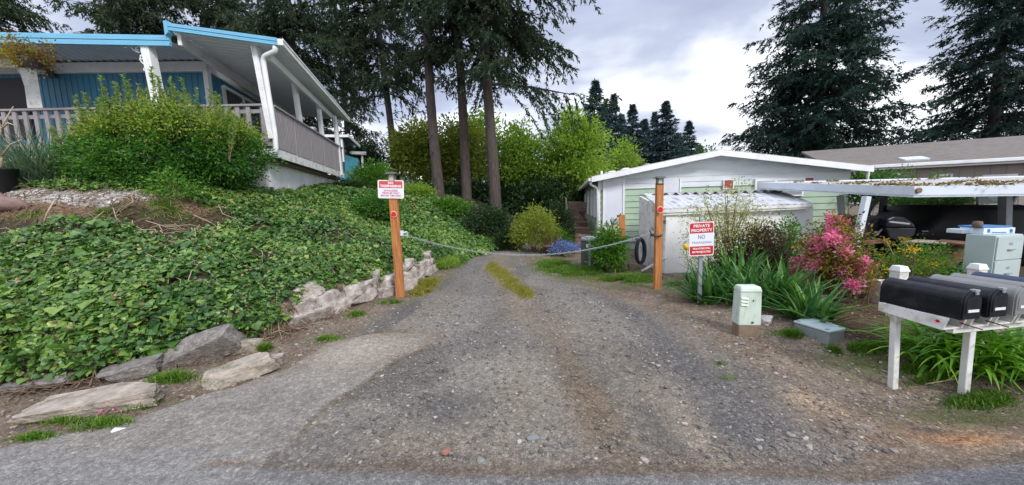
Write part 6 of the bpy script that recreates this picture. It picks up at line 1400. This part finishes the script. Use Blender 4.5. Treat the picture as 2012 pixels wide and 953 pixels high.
# ------------------------------------------------------------------ utility pedestal and ground box
pb = gz(1472, 664); ped = thing('utility_pedestal', 'pale green utility pedestal on a rusty concrete base in front of the sword leaves', 'utility box', pb, -.10)
W_, D_, Hh = .25, .16, .47; zb_ = at(1472, 640, pb[1])[2] - pb[2]
b = MB(); b.box((0, D_ / 2, zb_ / 2 - .02), (W_ * .94, D_ * .92, zb_ + .1)); b.build('base', rusty_base, ped, bevel=.01, world=False)
ht = at(1475, 574, pb[1])[2] - pb[2]
b = MB(); b.hexa([(-W_ * .5, 0, zb_), (W_ * .5, 0, zb_), (W_ * .5, D_, zb_), (-W_ * .5, D_, zb_), (-W_ * .47, .005, ht), (W_ * .47, .005, ht), (W_ * .47, D_ - .005, ht), (-W_ * .47, D_ - .005, ht)]); b.build('body', util_green, ped, bevel=.012, world=False)
b = MB(); b.hexa([(-W_ * .5, -.008, ht - .008), (W_ * .5, -.008, ht - .008), (W_ * .5, D_ + .008, ht - .008), (-W_ * .5, D_ + .008, ht - .008), (-W_ * .44, .012, ht + .062), (W_ * .44, .012, ht + .062), (W_ * .44, D_ - .012, ht + .062), (-W_ * .44, D_ - .012, ht + .062)]); b.build('cap', util_green, ped, bevel=.02, world=False)
b = MB()
for k in range(3): b.hexa([(-W_ * .44, -.012, ht - .08 - k * .038), (-W_ * .12, -.012, ht - .09 - k * .038), (-W_ * .12, .01, ht - .09 - k * .038), (-W_ * .44, .01, ht - .08 - k * .038), (-W_ * .44, .0, ht - .058 - k * .038), (-W_ * .12, .0, ht - .068 - k * .038), (-W_ * .12, .01, ht - .068 - k * .038), (-W_ * .44, .01, ht - .058 - k * .038)])
b.build('louver', util_green, ped, world=False)
b = MB(); b.tube([(W_ * .1, 0, zb_ + .04), (W_ * .1, -.012, zb_ + .04)], .012, 8); b.box((W_ * .1, -.002, zb_ + .3), (.008, .008, .02)); b.build('lock', dark_bronze, ped, world=False)
q = [gz(1560, 652), gz(1632, 688), gz(1664, 668), gz(1605, 640)]; vb = thing('ground_box', 'flat grey lidded utility ground box beside the mulch', 'utility box', q[0])
zt = max(Zp(p[0], p[1]) for p in q) + .085
lid = [at(1557, 641, q[0][1] + .05), at(1629, 672, q[1][1] + .05), at(1662, 661, q[2][1] + .0), at(1592, 637, q[3][1] + .12)]
lid = [(p[0], p[1], zt) for p in lid]; cen = np.mean(lid, 0)
b = MB(); lo = [tuple(cen + (np.array(p) - cen) * .96) for p in lid]; b.hexa([(p[0], p[1], -.1) for p in lo] + [(p[0], p[1], zt - .03) for p in lo]); b.build('base', vault_grey, vb, bevel=.012)
b = MB(); b.hexa([(p[0], p[1], zt - .028) for p in lid] + [tuple(p) for p in lid]); ld = b.build('lid', lid_grey, vb, bevel=.018)
b = MB()
for i, j in ((0, 1), (1, 0), (2, 3)): 
    p = cen + (np.array(lid[i]) - cen) * .78; b.tube([p, p + [0, 0, .004]], .02, 10)
b.build('bolt', vault_grey, ld)

# ------------------------------------------------------------------ mailboxes
MBW, MBL, MBS = .185, .50, .135                     # width, length, straight side height
def arch(w, s, n=14): return [(-w / 2, 0), (w / 2, 0)] + [(w / 2 * math.cos(a), s + w / 2 * math.sin(a)) for a in [math.pi * k / n for k in range(n + 1)]]
def make_mailbox(m):
    t = thing('mailbox', 'x', 'mailbox', (0, 0, 0))
    b = MB(); pf = arch(MBW, MBS); b.prism([(x, .012, z) for x, z in pf], (0, MBL, 0)); o = b.build('body', m, t, world=False, bevel=.004)
    b = MB()
    for yy in (.0, MBL):
        b = MB(); b.prism([(x * 1.035, yy, z * 1.02 - .002) for x, z in pf], (0, .022, 0)); b.build('rim', m, t, world=False, bevel=.003)
    b = MB(); b.prism([(x * .93, -.010, z * .965 + .005) for x, z in pf], (0, .012, 0)); b.prism([(x * .75, -.014, z * .6 + .045) for x, z in pf], (0, .005, 0)); d = b.build('door', m, t, world=False, bevel=.004)
    b = MB(); b.box((0.01, -.004, MBS + MBW / 2 + .004), (.04, .04, .022)); b.box((0.01, -.018, MBS + MBW / 2 - .012), (.028, .012, .03)); b.build('latch', galv, d, world=False, bevel=.004)
    b = MB(); b.box((0, -.0165, .072), (.105, .003, .021)); b.build('name_strip', paper, d, world=False)
    b = MB(); b.tube([(MBW / 2 + .003, .14, .10), (MBW / 2 + .012, .14, .10)], .014, 8); b.box((MBW / 2 + .009, .20, .10), (.004, .13, .018)); b.box((MBW / 2 + .009, .265, .125), (.004, .03, .05)); b.build('flag', mat('flag_red_' + m.name, (.4, .03, .02), .5), t, world=False)
    return t
fl1 = at(1886, 630, 2.55); ang = math.radians(8)      # front lower left corner of the first box
th_ = ang
axd = np.array([-math.sin(th_), math.cos(th_), 0]); rowd = np.array([math.cos(th_), math.sin(th_), 0])
zB = fl1[2] + .004
specs = (('black mailbox with white name strip, first of the row by the left post', black_metal), ('black mailbox with white name strip, second of the row', black_metal), ('weathered grey mailbox, third of the row', grey_metal), ('grey mailbox, fourth of the row, behind the near grey one', grey_metal), ('navy blue mailbox cut by the right edge of the frame', navy_metal))
offs = [0, .265, .525, .755, 1.02]
for k, (lab, m) in enumerate(specs):
    c = fl1 + rowd * (offs[k] + MBW / 2); t = make_mailbox(m); t['label'] = lab; t['group'] = 'mailboxes in a row'; t.location = (c[0], c[1], zB); t.rotation_euler.z = th_
rack = thing('mailbox_stand', 'white painted wooden stand with two square legs carrying the row of mailboxes', 'mailbox stand', (3.3, 2.9, 0))
TH = .115
for k in range(5):
    c = fl1 + rowd * (offs[k] + MBW / 2) ; b = MB(); w = MBW + .02; p0, p1 = c + axd * .085, c + axd * (MBL + .02)
    z0, z1 = zB - TH, zB - .004
    for sx in (-1, 1):
        q0, q1 = p0 + rowd * sx * (w / 2), p1 + rowd * sx * (w / 2); o_ = rowd * .018 * -sx
        b.hexa([z_(q0, z0), z_(q1, z0 + .03), z_(q1 + o_, z0 + .03), z_(q0 + o_, z0), z_(q0 - axd * .03, z1), z_(q1, z1), z_(q1 + o_, z1), z_(q0 - axd * .03 + o_, z1)])
    b.hexa([z_(p0 - rowd * (w / 2 - .02), z0), z_(p0 + rowd * (w / 2 - .02), z0), z_(p1 + rowd * (w / 2 - .02), z0 + .03), z_(p1 - rowd * (w / 2 - .02), z0 + .03), z_(p0 - rowd * (w / 2 - .02), z0 + .015), z_(p0 + rowd * (w / 2 - .02), z0 + .015), z_(p1 + rowd * (w / 2 - .02), z0 + .045), z_(p1 - rowd * (w / 2 - .02), z0 + .045)])
    tr_ = b.build('tray', white_wood, rack, bevel=.004)
    if k == 0:
        q = p0 + axd * .03 - rowd * (w / 2 + .002); b = MB(); b.tube([z_(q, zB - .045), z_(q - rowd * .006, zB - .045)], .012, 12); b.build('reflector', reflector_red, tr_)
        b = MB(); q = p0 + axd * .0 + rowd * .05; b.box((q[0] + .02, q[1] - .005, zB - .03), (.02, .012, .025)); b.build('red_tag', reflector_red, tr_)
    if k < 2:
        b = MB(); q = p0 + rowd * .07; b.tube([z_(q, zB - .065), z_(q - axd * .10 + rowd * .05, zB - .09)], .006, 5); b.build('bolt_rod', old_wood, tr_)
zc2 = zB - TH + .02
b = MB(); q = fl1 + axd * .42 + rowd * .06; b.bar(z_(q, zc2 - .02), z_(q + rowd * 1.3, zc2 - .02), .05, .05); q = fl1 + axd * .16 + rowd * .2; b.bar(z_(q, zc2 - .055), z_(q + rowd * 1.3, zc2 - .055), .05, .06); b.build('cross_beam', white_wood, rack, bevel=.004)
for (pt, pbm, Y) in (((1760, 618), (1753, 782), 2.98), ((1906, 645), (1893, 772), 2.78)):
    A_, B_ = at(*pt, Y), at(*pbm, Y); g = Zp(B_[0], B_[1]); B_ = A_ + (B_ - A_) * ((A_[2] - g + .12) / (A_[2] - B_[2])); mb = MB(); mb.bar(B_, A_, .052, .05, (0, 1, 0)); mb.build('leg', white_wood, rack, bevel=.006)
print('mailbox z', zB, 'legs', Zp(3.28, 2.9), at(1752, 782, 2.9), at(1892, 772, 2.72))
# fence posts behind the mailboxes
for px, py, wpx, lab in ((1768, 522, 21, 'white capped fence post rising behind the first black mailbox'), (1922, 518, 20, 'white capped fence post in front of the filing cabinet')):
    p = at(px, py, 4.15); g = Zp(p[0], p[1]); w = wpx / F_PX * 4.15; t = thing('fence_post', lab, 'post', (p[0], p[1], g), 0, 'white capped fence posts'); h = p[2] - g
    b = MB(); b.box((0, 0, h / 2 - .1), (w * .88, w * .88, h + .1)); b.build('shaft', white_wood, t, bevel=.006, world=False)
    b = MB(); b.box((0, 0, h - .06), (w, w, .025)); b.hexa([(-w * .47, -w * .47, h - .048), (w * .47, -w * .47, h - .048), (w * .47, w * .47, h - .048), (-w * .47, w * .47, h - .048), (-w * .36, -w * .36, h), (w * .36, -w * .36, h), (w * .36, w * .36, h), (-w * .36, w * .36, h)]); b.build('cap', white_paint, t, bevel=.005, world=False)
# short white block post with dark painted strokes
q = gz(1731, 596); p = at(1730, 551, q[1]); t = thing('marker_post', 'short white marker block with dark brush strokes left of the first mailbox', 'marker', (q[0], q[1], Zp(q[0], q[1])), -.1)
h = p[2] - Zp(q[0], q[1]); b = MB(); b.box((0, 0, h / 2 - .05), (.19, .15, h + .1)); b.build('block', white_wood, t, bevel=.006, world=False)
b = MB()
for x0, z0, x1, z1 in ((-.02, -.03, .03, -.035), (.005, -.015, .0, -.075), (-.025, -.055, .03, -.06), (-.015, -.08, -.03, -.10), (.01, -.075, .035, -.10), (-.02, -.11, .02, -.115), (0, -.10, .0, -.15), (-.03, -.15, .03, -.16), (.02, -.13, .03, -.145)): b.bar((x0, -.077, h + z0 * 1.6), (x1 * 1.3, -.077, h + z1 * 1.6), .010, .004, (0, 1, 0))
b.build('brush_strokes', black_pot, t, world=False)
b = MB(); Yt = gz(1707, 585)[1]; a_, c_ = at(1699, 547, Yt), at(1707, 577, Yt); b.bar(a_, c_, .055, .004, (0, 1, 0)); b.bar(c_, z_(c_ + [.01, 0, 0], Zp(c_[0], c_[1]) - .02), .012, .004, (0, 1, 0)); o = b.build('plant_tag', paper); tag(o, 'white plastic plant tag stuck in the mulch left of the marker block', 'plant tag')
b = MB(); pts = [gz(1588, 596), gz(1650, 582), gz(1700, 584), gz(1728, 592), gz(1745, 596)]; b.tube([p + [0, 0, zo] for p, zo in zip(pts, (.02, .06, .08, .06, .02))], [.03, .05, .055, .05, .03], 9); o = b.build('log', drift); tag(o, 'bleached curved log edging the mulch behind the ground box', 'log')
b = MB(); pts = [gz(1920, 575), gz(1980, 583), gz(2020, 590)]
p0, p1 = gz(1818, 757), gz(1880, 748); b = MB(); b.tube([p0 + [0, 0, .01], p1 + [0, 0, .02]], [.008, .006], 6); o = b.build('stick', pale_twig); tag(o, 'thin pale stick on the ground between the mailbox posts', 'stick')
p0, p1 = gz(1916, 783), gz(1945, 800); b = MB(); b.bar(p0 + [0, 0, .015], p1 + [0, 0, .012], .05, .015); o = b.build('wood_scrap', drift, bevel=.004); tag(o, 'split scrap of wood on the grass right of the right mailbox leg', 'wood scrap')
# ------------------------------------------------------------------ under the carport
def px_prism(pts, Y, depth, m, nm, parent, bevel=.0, label=None):
    mb = MB(); mb.prism([at(px, py, Y) for px, py in pts], (0.25 * depth, depth, 0)); return mb.build(nm, m, parent, label, bevel)
p = at(1745, 500, 5.9); gr = thing('barbecue_grill', 'black barbecue grill with domed lid under the carport beside the white leaning post', 'grill', (p[0], 5.9, Zp(p[0], 5.9)))
px_prism([(1700, 424), (1740, 425), (1742, 470), (1745, 478), (1698, 474), (1694, 450)], 5.9, .5, black_metal, 'side_box', gr, .02)
px_prism([(1741, 446), (1744, 430), (1757, 425), (1778, 427), (1794, 438), (1801, 447)], 5.75, .55, black_metal, 'lid', gr, .025)
px_prism([(1741, 447), (1801, 448), (1797, 462), (1785, 471), (1760, 473), (1748, 468)], 5.76, .53, black_cover, 'firebox', gr, .02)
b = MB(); b.bar(at(1748, 436, 5.68), at(1786, 440, 5.68), .03, .03); b.build('handle', galv, gr, bevel=.006)
b = MB(); b.bar(at(1722, 462, 5.86), at(1734, 450, 5.86), .02, .02); b.build('tool', galv, gr)
px_prism([(1694, 474), (1748, 469), (1752, 476), (1698, 482)], 5.85, .45, rust_cloth, 'shelf', gr, .008)
for x0, x1 in ((1702, 1700), (1745, 1748), (1765, 1790), (1790, 1764)):
    b = MB(); A_, B_ = at(x0, 474, 6.05), at(x1, 520, 6.05); B_ = z_(B_, Zp(B_[0], B_[1])); b.bar(A_, B_, .045, .045, (0, 1, 0)); b.build('leg', black_metal, gr)
b = MB(); b.slab([at(1700, 510, 5.9), at(1790, 510, 5.9), at(1790, 500, 6.4), at(1700, 500, 6.4)], .04); b.build('lower_shelf', black_metal, gr)
p = at(1900, 470, 7.0); car = thing('covered_vehicle', 'low vehicle under a black cover behind the filing cabinet', 'vehicle', (p[0], 7.0, Zp(p[0], 7.0)))
zg = Zp(p[0], 7.0)
prof = [(1812, 474), (1809, 462), (1810, 450), (1818, 444), (1829, 440), (1832, 434), (1868, 404), (1900, 402), (1980, 403), (2040, 402), (2090, 410), (2150, 440), (2210, 447), (2240, 470), (2240, 520), (1836, 520), (1832, 478)]
mb = MB(); A_ = [np.array(at(px, py, 7.0)) for px, py in prof]; rings = []
for q, (sc_, dy) in enumerate(((.90, 0), (.97, .10), (1, .3), (1, 1.3), (.97, 1.5), (.90, 1.62))):
    cc = np.mean(A_, 0); rings.append([(cc[0] + (a[0] - cc[0]) * (1 - (1 - sc_) * .35) + dy * .2, 7.0 + dy, max(zg + .02, zg + (a[2] - zg) * sc_)) for a in A_])
N_ = len(A_); vs = [p for r in rings for p in r]; fs = [tuple(range(N_))] + [tuple(reversed(range((len(rings) - 1) * N_, len(rings) * N_)))] + [(i * N_ + k, i * N_ + (k + 1) % N_, (i + 1) * N_ + (k + 1) % N_, (i + 1) * N_ + k) for i in range(len(rings) - 1) for k in range(N_)]
mb.add(vs, fs, True); mb.build('cover', black_cover, car)
b = MB(); b.quadpanel([at(1812, 455, 6.98), at(1824, 455, 6.98), at(1824, 453.5, 6.98), at(1812, 453.5, 6.98)], .01); b.build('side_marker', galv, car)
for px in (1865, 2120):
    b = MB(); q = at(px, 505, 6.98); b.tube([(q[0], 6.95, zg + .3), (q[0] + .05, 7.2, zg + .3)], .3, 20); b.build('wheel', black_metal, car)
# filing cabinet with drawers, cardboard box on top
p0 = at(1902, 545, 4.6); cg = Zp(p0[0], 4.6); tl = at(1898, 460, 4.75); c0 = at(1958, 463, 4.45); zt = .5 * (tl[2] + c0[2]); fc = thing('filing_cabinet', 'pale grey filing cabinet with drawers standing under the carport', 'filing cabinet', (c0[0], c0[1], cg))
L0 = np.array([tl[0], tl[1], 0]); C0 = np.array([c0[0], c0[1], 0]); dR = unit(np.array([1.0, .22, 0])); wC = .56; R0_ = C0 + dR * wC; K0 = L0 + dR * wC
b = MB(); b.hexa([z_(L0, cg - .05), z_(C0, cg - .05), z_(R0_, cg - .05), z_(K0, cg - .05), z_(L0, zt), z_(C0, zt), z_(R0_, zt), z_(K0, zt)]); b.build('body', cab_grey, fc, bevel=.008)
nf = np.array([dR[1], -dR[0], 0]); nd = 3; dh = (zt - cg - .03) / nd
for k in range(nd):
    z1 = zt - .02 - k * dh; z0 = z1 - dh + .015; b = MB(); q0, q1 = C0 + dR * .015 + nf * .016, R0_ - dR * .015 + nf * .016; b.quadpanel([z_(q0, z0), z_(q1, z0), z_(q1, z1), z_(q0, z1)], .014); d = b.build('drawer', cab_grey, fc, bevel=.004)
    b = MB(); m0 = C0 + dR * (wC * .5 - .06) + nf * .03; m1 = C0 + dR * (wC * .5 + .06) + nf * .03; zm = (z0 + z1) / 2 - .02; b.bar(z_(m0, zm), z_(m1, zm), .018, .014); b.build('handle', galv, d)
    b = MB(); m0 = C0 + dR * (wC * .5 - .035) + nf * .018; m1 = C0 + dR * (wC * .5 + .035) + nf * .018; b.quadpanel([z_(m0, zm + .06), z_(m1, zm + .06), z_(m1, zm + .095), z_(m0, zm + .095)], .004); b.build('label_holder', galv, d)
def lowbox(px0, px1, py0, py1, Y, dep, m, nm, parent, rise=0):
    A_, B_ = at(px0, py1, Y), at(px1, py1, Y); hgt = at(px0, py0, Y)[2] - A_[2]; mb = MB(); d = np.array([.12 * dep, dep, 0]); z0 = zt + .002 + rise; mb.hexa([z_(A_, z0), z_(B_, z0), z_(B_ + d, z0), z_(A_ + d, z0), z_(A_, z0 + hgt), z_(B_, z0 + hgt), z_(B_ + d, z0 + hgt), z_(A_ + d, z0 + hgt)]); return mb.build(nm, m, parent, bevel=.006)
cb = thing('appliance_box', 'white and blue cardboard carton lying on the filing cabinet', 'box', (c0[0], c0[1], zt))
lowbox(1932, 1994, 448, 460, 4.62, .28, box_white, 'carton', cb); lowbox(1931, 1990, 444, 447, 4.63, .29, box_blue, 'carton_top', cb, .088)
b = MB(); 
for px in (1944, 1988): b.quadpanel([at(px - 2, 457, 4.612), at(px + 2, 457, 4.612), at(px + 2, 450, 4.612), at(px - 2, 450, 4.612)], .003)
b.quadpanel([at(1950, 457.5, 4.612), at(1978, 457.5, 4.612), at(1978, 456, 4.612), at(1950, 456, 4.612)], .003); b.build('blue_print', box_blue, cb)
cb2 = thing('tray_box', 'pale flat tray at the left end of the filing cabinet top', 'box', at(1893, 456, 4.8)); lowbox(1891, 1928, 447, 455, 4.78, .2, box_white, 'tray', cb2)
p = at(1921, 440, 4.7); b = MB(); b.lathe([(.0, -.055), (.045, -.05), (.05, .0), (.04, .04), (0, .045)], (p[0], p[1], zt + .14), 14); o = b.build('jar', old_wood); tag(o, 'small dark jar standing on the trays of the filing cabinet', 'jar')
tb = thing('plank_table', 'thin weathered board table between the grill and the filing cabinet', 'table', (at(1840, 475, 5.4)[0], 5.4, Zp(7.0, 5.4)))
b = MB(); b.slab([at(1778, 474, 5.5), at(1856, 478, 5.2), at(1870, 474, 5.5), at(1800, 470, 5.9)], .02); b.build('board', drift, tb, 'pale grey board'); b = MB(); b.slab([at(1840, 474, 5.4), at(1925, 483, 4.95), at(1920, 476, 5.3), at(1850, 470, 5.7)], .025); b.build('board', rust_cloth, tb, 'brown warped board')
for px in (1798, 1860): b = MB(); A_ = at(px, 476, 5.5); b.bar(A_, z_(A_, Zp(A_[0], A_[1])), .04, .04, (0, 1, 0)); b.build('leg', old_wood, tb)
o = blob('cloth_sack', at(1848, 500, 5.5), (.50, .35, .50), rust_cloth, None, 700, (0, 0, 0), .5, 5); tag(o, 'rust brown cloth sack under the plank table', 'sack')
p = at(1895, 535, 4.9); b = MB(); b.box((p[0] - .05, p[1], p[2] - .05), (.36, .28, .28), .2); o = b.build('storage_bin', navy_metal, bevel=.02); tag(o, 'dark blue storage bin at the foot of the filing cabinet', 'bin')
# ------------------------------------------------------------------ by the green house
pa = gz(1163, 528); Ya = 8.3; pa = at(1166, 520, Ya); pa = np.array([pa[0], Ya, Zp(pa[0], Ya)]); ac = thing('air_conditioner', 'round grey air conditioner unit half hidden by the leafy shoots', 'air conditioner', pa)
ra = 25 / F_PX * Ya; ha = at(1160, 468, Ya)[2] - pa[2]
b = MB(); b.lathe([(0, 0), (ra * .94, 0), (ra * .94, ha - .03), (0, ha - .03)], (0, 0, 0), 28); b.build('body', louver_dark, ac, world=False)
b = MB(); b.lathe([(ra * .97, ha - .05), (ra, ha - .04), (ra, ha), (ra * .9, ha + .02), (ra * .88, ha)], (0, 0, 0), 28)
for k in range(5): b.lathe([(ra * (.15 + .15 * k), ha + .012), (ra * (.17 + .15 * k), ha + .016), (ra * (.19 + .15 * k), ha + .012)], (0, 0, 0), 24)
b.build('top_grille', galv, ac, world=False)
for k in range(4): a = k * 1.571 + 2.6; b = MB(); b.box((ra * .97 * math.cos(a), ra * .97 * math.sin(a), ha / 2), (.04, .04, ha)); b.build('corner_strip', galv, ac, world=False)
b = MB()
for k in range(44): a = k * 2 * math.pi / 44; b.box((ra * .945 * math.cos(a), ra * .945 * math.sin(a), ha / 2), (.012, .012, ha - .1))
b.build('fin_guard', mat('fin_grey', (.12, .14, .13), .6), ac, world=False)
b = MB(); q = at(1147, 481, Ya - ra); b.box((-ra * .62, -ra * .78, ha - .16), (.08, .01, .08), -.66); b.build('label', paper, ac, world=False)
pm = gz(1222, 538); Ym = 8.2; m1, m0 = at(1220, 422, Ym), at(1224, 530, Ym); mp_ = thing('meter_post', 'orange wooden post with an electric meter, behind the leafy shoots', 'meter', z_(m0, Zp(m0[0], Ym)))
mb = MB(); mid = at(1221, 470, Ym); mb.bar(mid, m1, .16, .14, (0, 1, 0)); mb.build('post', orange_wood, mp_, bevel=.008)
mb = MB(); mb.bar(z_(m0, Zp(m0[0], Ym) - .1), mid + [0, 0, .1], .09, .06, (0, 1, 0)); mb.build('lower_post', galv, mp_, bevel=.006)
mb = MB(); c = at(1209, 444, Ym - .02); mb.box(tuple(c), (.17, .10, .42)); mb.build('meter_box', mat('meter_tan', (.42, .36, .24), .7), mp_, bevel=.01)
c = at(1207, 434, Ym - .1); mb = MB(); mb.tube([c + [0, .06, 0], c, c + [0, -.02, 0]], [.085, .085, .06], 16); mb.build('meter_dial', glass_pale, mp_)
hc = at(1258, 494, 7.95); ho = thing('hose_coil', 'coil of black garden hose hanging on the shed side wall', 'hose', hc); b = MB(); rng = np.random.default_rng(720)
for k in range(12):
    ox, oy = rng.normal(0, .012), rng.uniform(-.06, .06); rx, rz = .125 + rng.normal(0, .012), .29 + rng.normal(0, .015); b.tube([(ox + rx * math.cos(a) * .9, oy + .3 * rx * math.cos(a) + rng.normal(0, .004), rz * math.sin(a) + rng.normal(0, .003)) for a in [i * math.pi / 12 for i in range(25)]], .014, 6, False)
b.tube([(-.08, 0, .26), (-.14, -.02, .36), (-.05, 0, .38), (.05, 0, .30)], .012, 6); b.build('hose', hose_black, ho, world=False)
st = thing('wooden_steps', 'weathered wooden steps and landing along the side of the green house', 'steps', at(1140, 470, 10.4))
for k, (pl_, pr_, Y, dY) in enumerate((((1112, 492), (1170, 498), 9.9, .9), ((1113, 462), (1163, 464), 11.4, .8), ((1116, 447), (1158, 448), 12.3, .6), ((1117, 436), (1156, 437), 12.9, .6), ((1117, 427), (1155, 428), 13.5, 3.0))):
    A_, B_ = at(*pl_, Y), at(*pr_, Y); mb = MB(); sh = np.array([.158 * dY, dY, 0]); hh = .22 if k else .1; mb.slab([A_, B_, B_ + sh, A_ + sh], .05); mb.quadpanel([A_ - [0, -.02, .35], B_ - [0, -.02, .35], B_ - [0, -.02, .05], A_ - [0, -.02, .05]], .03); mb.build('step', tan_boards if k == 0 else deck_wood, st, bevel=.006)
b = MB(); A_ = at(1117, 428, 13.6); 
for k in range(6):
    q0 = at(1117, 425 - k * 5.4, 14.2 + k * .15); q1 = at(1152, 426 - k * 5.4, 14.2 + k * .15); b.bar(q0, q1, .03, .11)
b.build('back_rail', deck_wood, st)
p = at(1144, 424, 12.6); sp_ = MB(); sp_.lathe([(.14, 0), (.14, .04), (.06, .16), (.06, .2), (.15, .34), (.15, .38), (0, .38)], (p[0], p[1], p[2] - .17), 12); o = sp_.build('plant_stand', mat('stand_brown', (.09, .045, .035), .7)); tag(o, 'small dark hourglass plant stand on the wooden landing', 'stand')
b = MB(); b.tube([at(1114, 430, 12.0), at(1113, 405, 12), at(1112, 390, 12), at(1106, 386, 12), at(1102, 394, 12)], [.05, .045, .03, .02, .012], 7); b.tube([z_(at(1114, 430, 12.0), -.1), at(1114, 430, 12.0)], .05, 7); o = b.build('dead_sapling', bark2); tag(o, 'bare dead sapling trunk beside the wooden steps', 'tree trunk')
b = MB(); b.bar(gz(1111, 505) + [0, 0, .06], gz(1143, 500) + [0, 0, .08], .12, .08); o = b.build('lumber', white_wood, bevel=.006); tag(o, 'white painted beam lying on the grass left of the air conditioner', 'board')
p = gz(1078, 500); t = thing('clay_pot', 'brown clay pot beside the tuft of dry grass', 'pot', p); b = MB(); b.lathe([(0, 0), (.12, 0), (.17, .25), (.19, .25), (.19, .29), (.16, .29), (.15, .24), (0, .22)], (0, 0, 0), 18); b.build('pot', brown_pot, t, world=False)
for k, (px, py, lab) in enumerate(((1222, 531, 'round log end on the grass below the meter post'), (1241, 531, 'second round log end beside the hose coil'))):
    p = gz(px, py); b = MB(); b.tube([p + [0, -.05, .08], p + [.1, .35, .08]], .085, 10); o = b.build('log', old_wood); tag(o, lab, 'log')
b = MB(); q0, q1 = at(1225, 475, 9.5), at(1262, 475, 9.4); b.box(((q0[0] + q1[0]) / 2, 9.6, .45), (q1[0] - q0[0] + .2, .35, .06)); 
for xx in (q0[0], q1[0]): b.box((xx, 9.5, .2), (.06, .06, .5))
o = b.build('crate_shelf', grey_wood); tag(o, 'low grey shelf standing between the meter post and the hose coil', 'shelf')
# ------------------------------------------------------------------ left foreground odds and ends
p0 = gz(20, 412); b = MB(); P = [p0 + [-.35, .1, .10], p0 + [-.18, .0, .12], p0 + [.0, -.02, .08], p0 + [.16, .0, .07], p0 + [.26, .05, .03]]; b.tube(P, [.05, .10, .12, .09, .03], 10)
b.tube([p0 + [-.55, .1, .36], p0 + [-.30, .05, .28], p0 + [-.05, .02, .12]], [.04, .055, .06], 8); o = b.build('driftwood', drift_red); tag(o, 'reddish twisted driftwood root on the soil at the left edge', 'driftwood')
p0 = gz(467, 655); b = MB(); b.bar(p0 - [0, 0, .1], p0 + [.02, .06, .22], .05, .05, (0, 1, 0)); o = b.build('wood_stake', old_wood, bevel=.006); tag(o, 'short dark wooden stake in the ivy right of the leaning slab', 'stake')
rng = np.random.default_rng(730); p0 = gz(212, 856); b = MB(); w_ = .10
pts = [(0, 0, .005), (.03, .01, .02), (.05, .05, .025), (.01, .04, .035), (-.02, .03, .01), (.075, .07, .012)]; b.add([p0 + np.array(q) for q in pts], [(0, 1, 3, 4), (1, 5, 2, 3)]); o = b.build('paper_scrap', paper); sol = o.modifiers.new('sheet', 'SOLIDIFY'); sol.thickness = .0015; tag(o, 'crumpled white paper scrap on the verge below the long flat boulder', 'paper')
for pts, lab in ((((240, 410), (262, 396), (258, 380), (275, 372)), 'bare pale twig standing on the soil by the gravel bed'), (((85, 445), (92, 420), (108, 392)), 'bare forked twig standing in the soil at the left')):
    P = [gz(*pts[0])]; Yt = P[0][1]; P += [at(px, py, Yt) for px, py in pts[1:]]; b = MB(); b.tube([p for p in P], [.012, .01, .008, .005][:len(P)], 6); o = b.build('twig', pale_twig); tag(o, lab, 'twig')
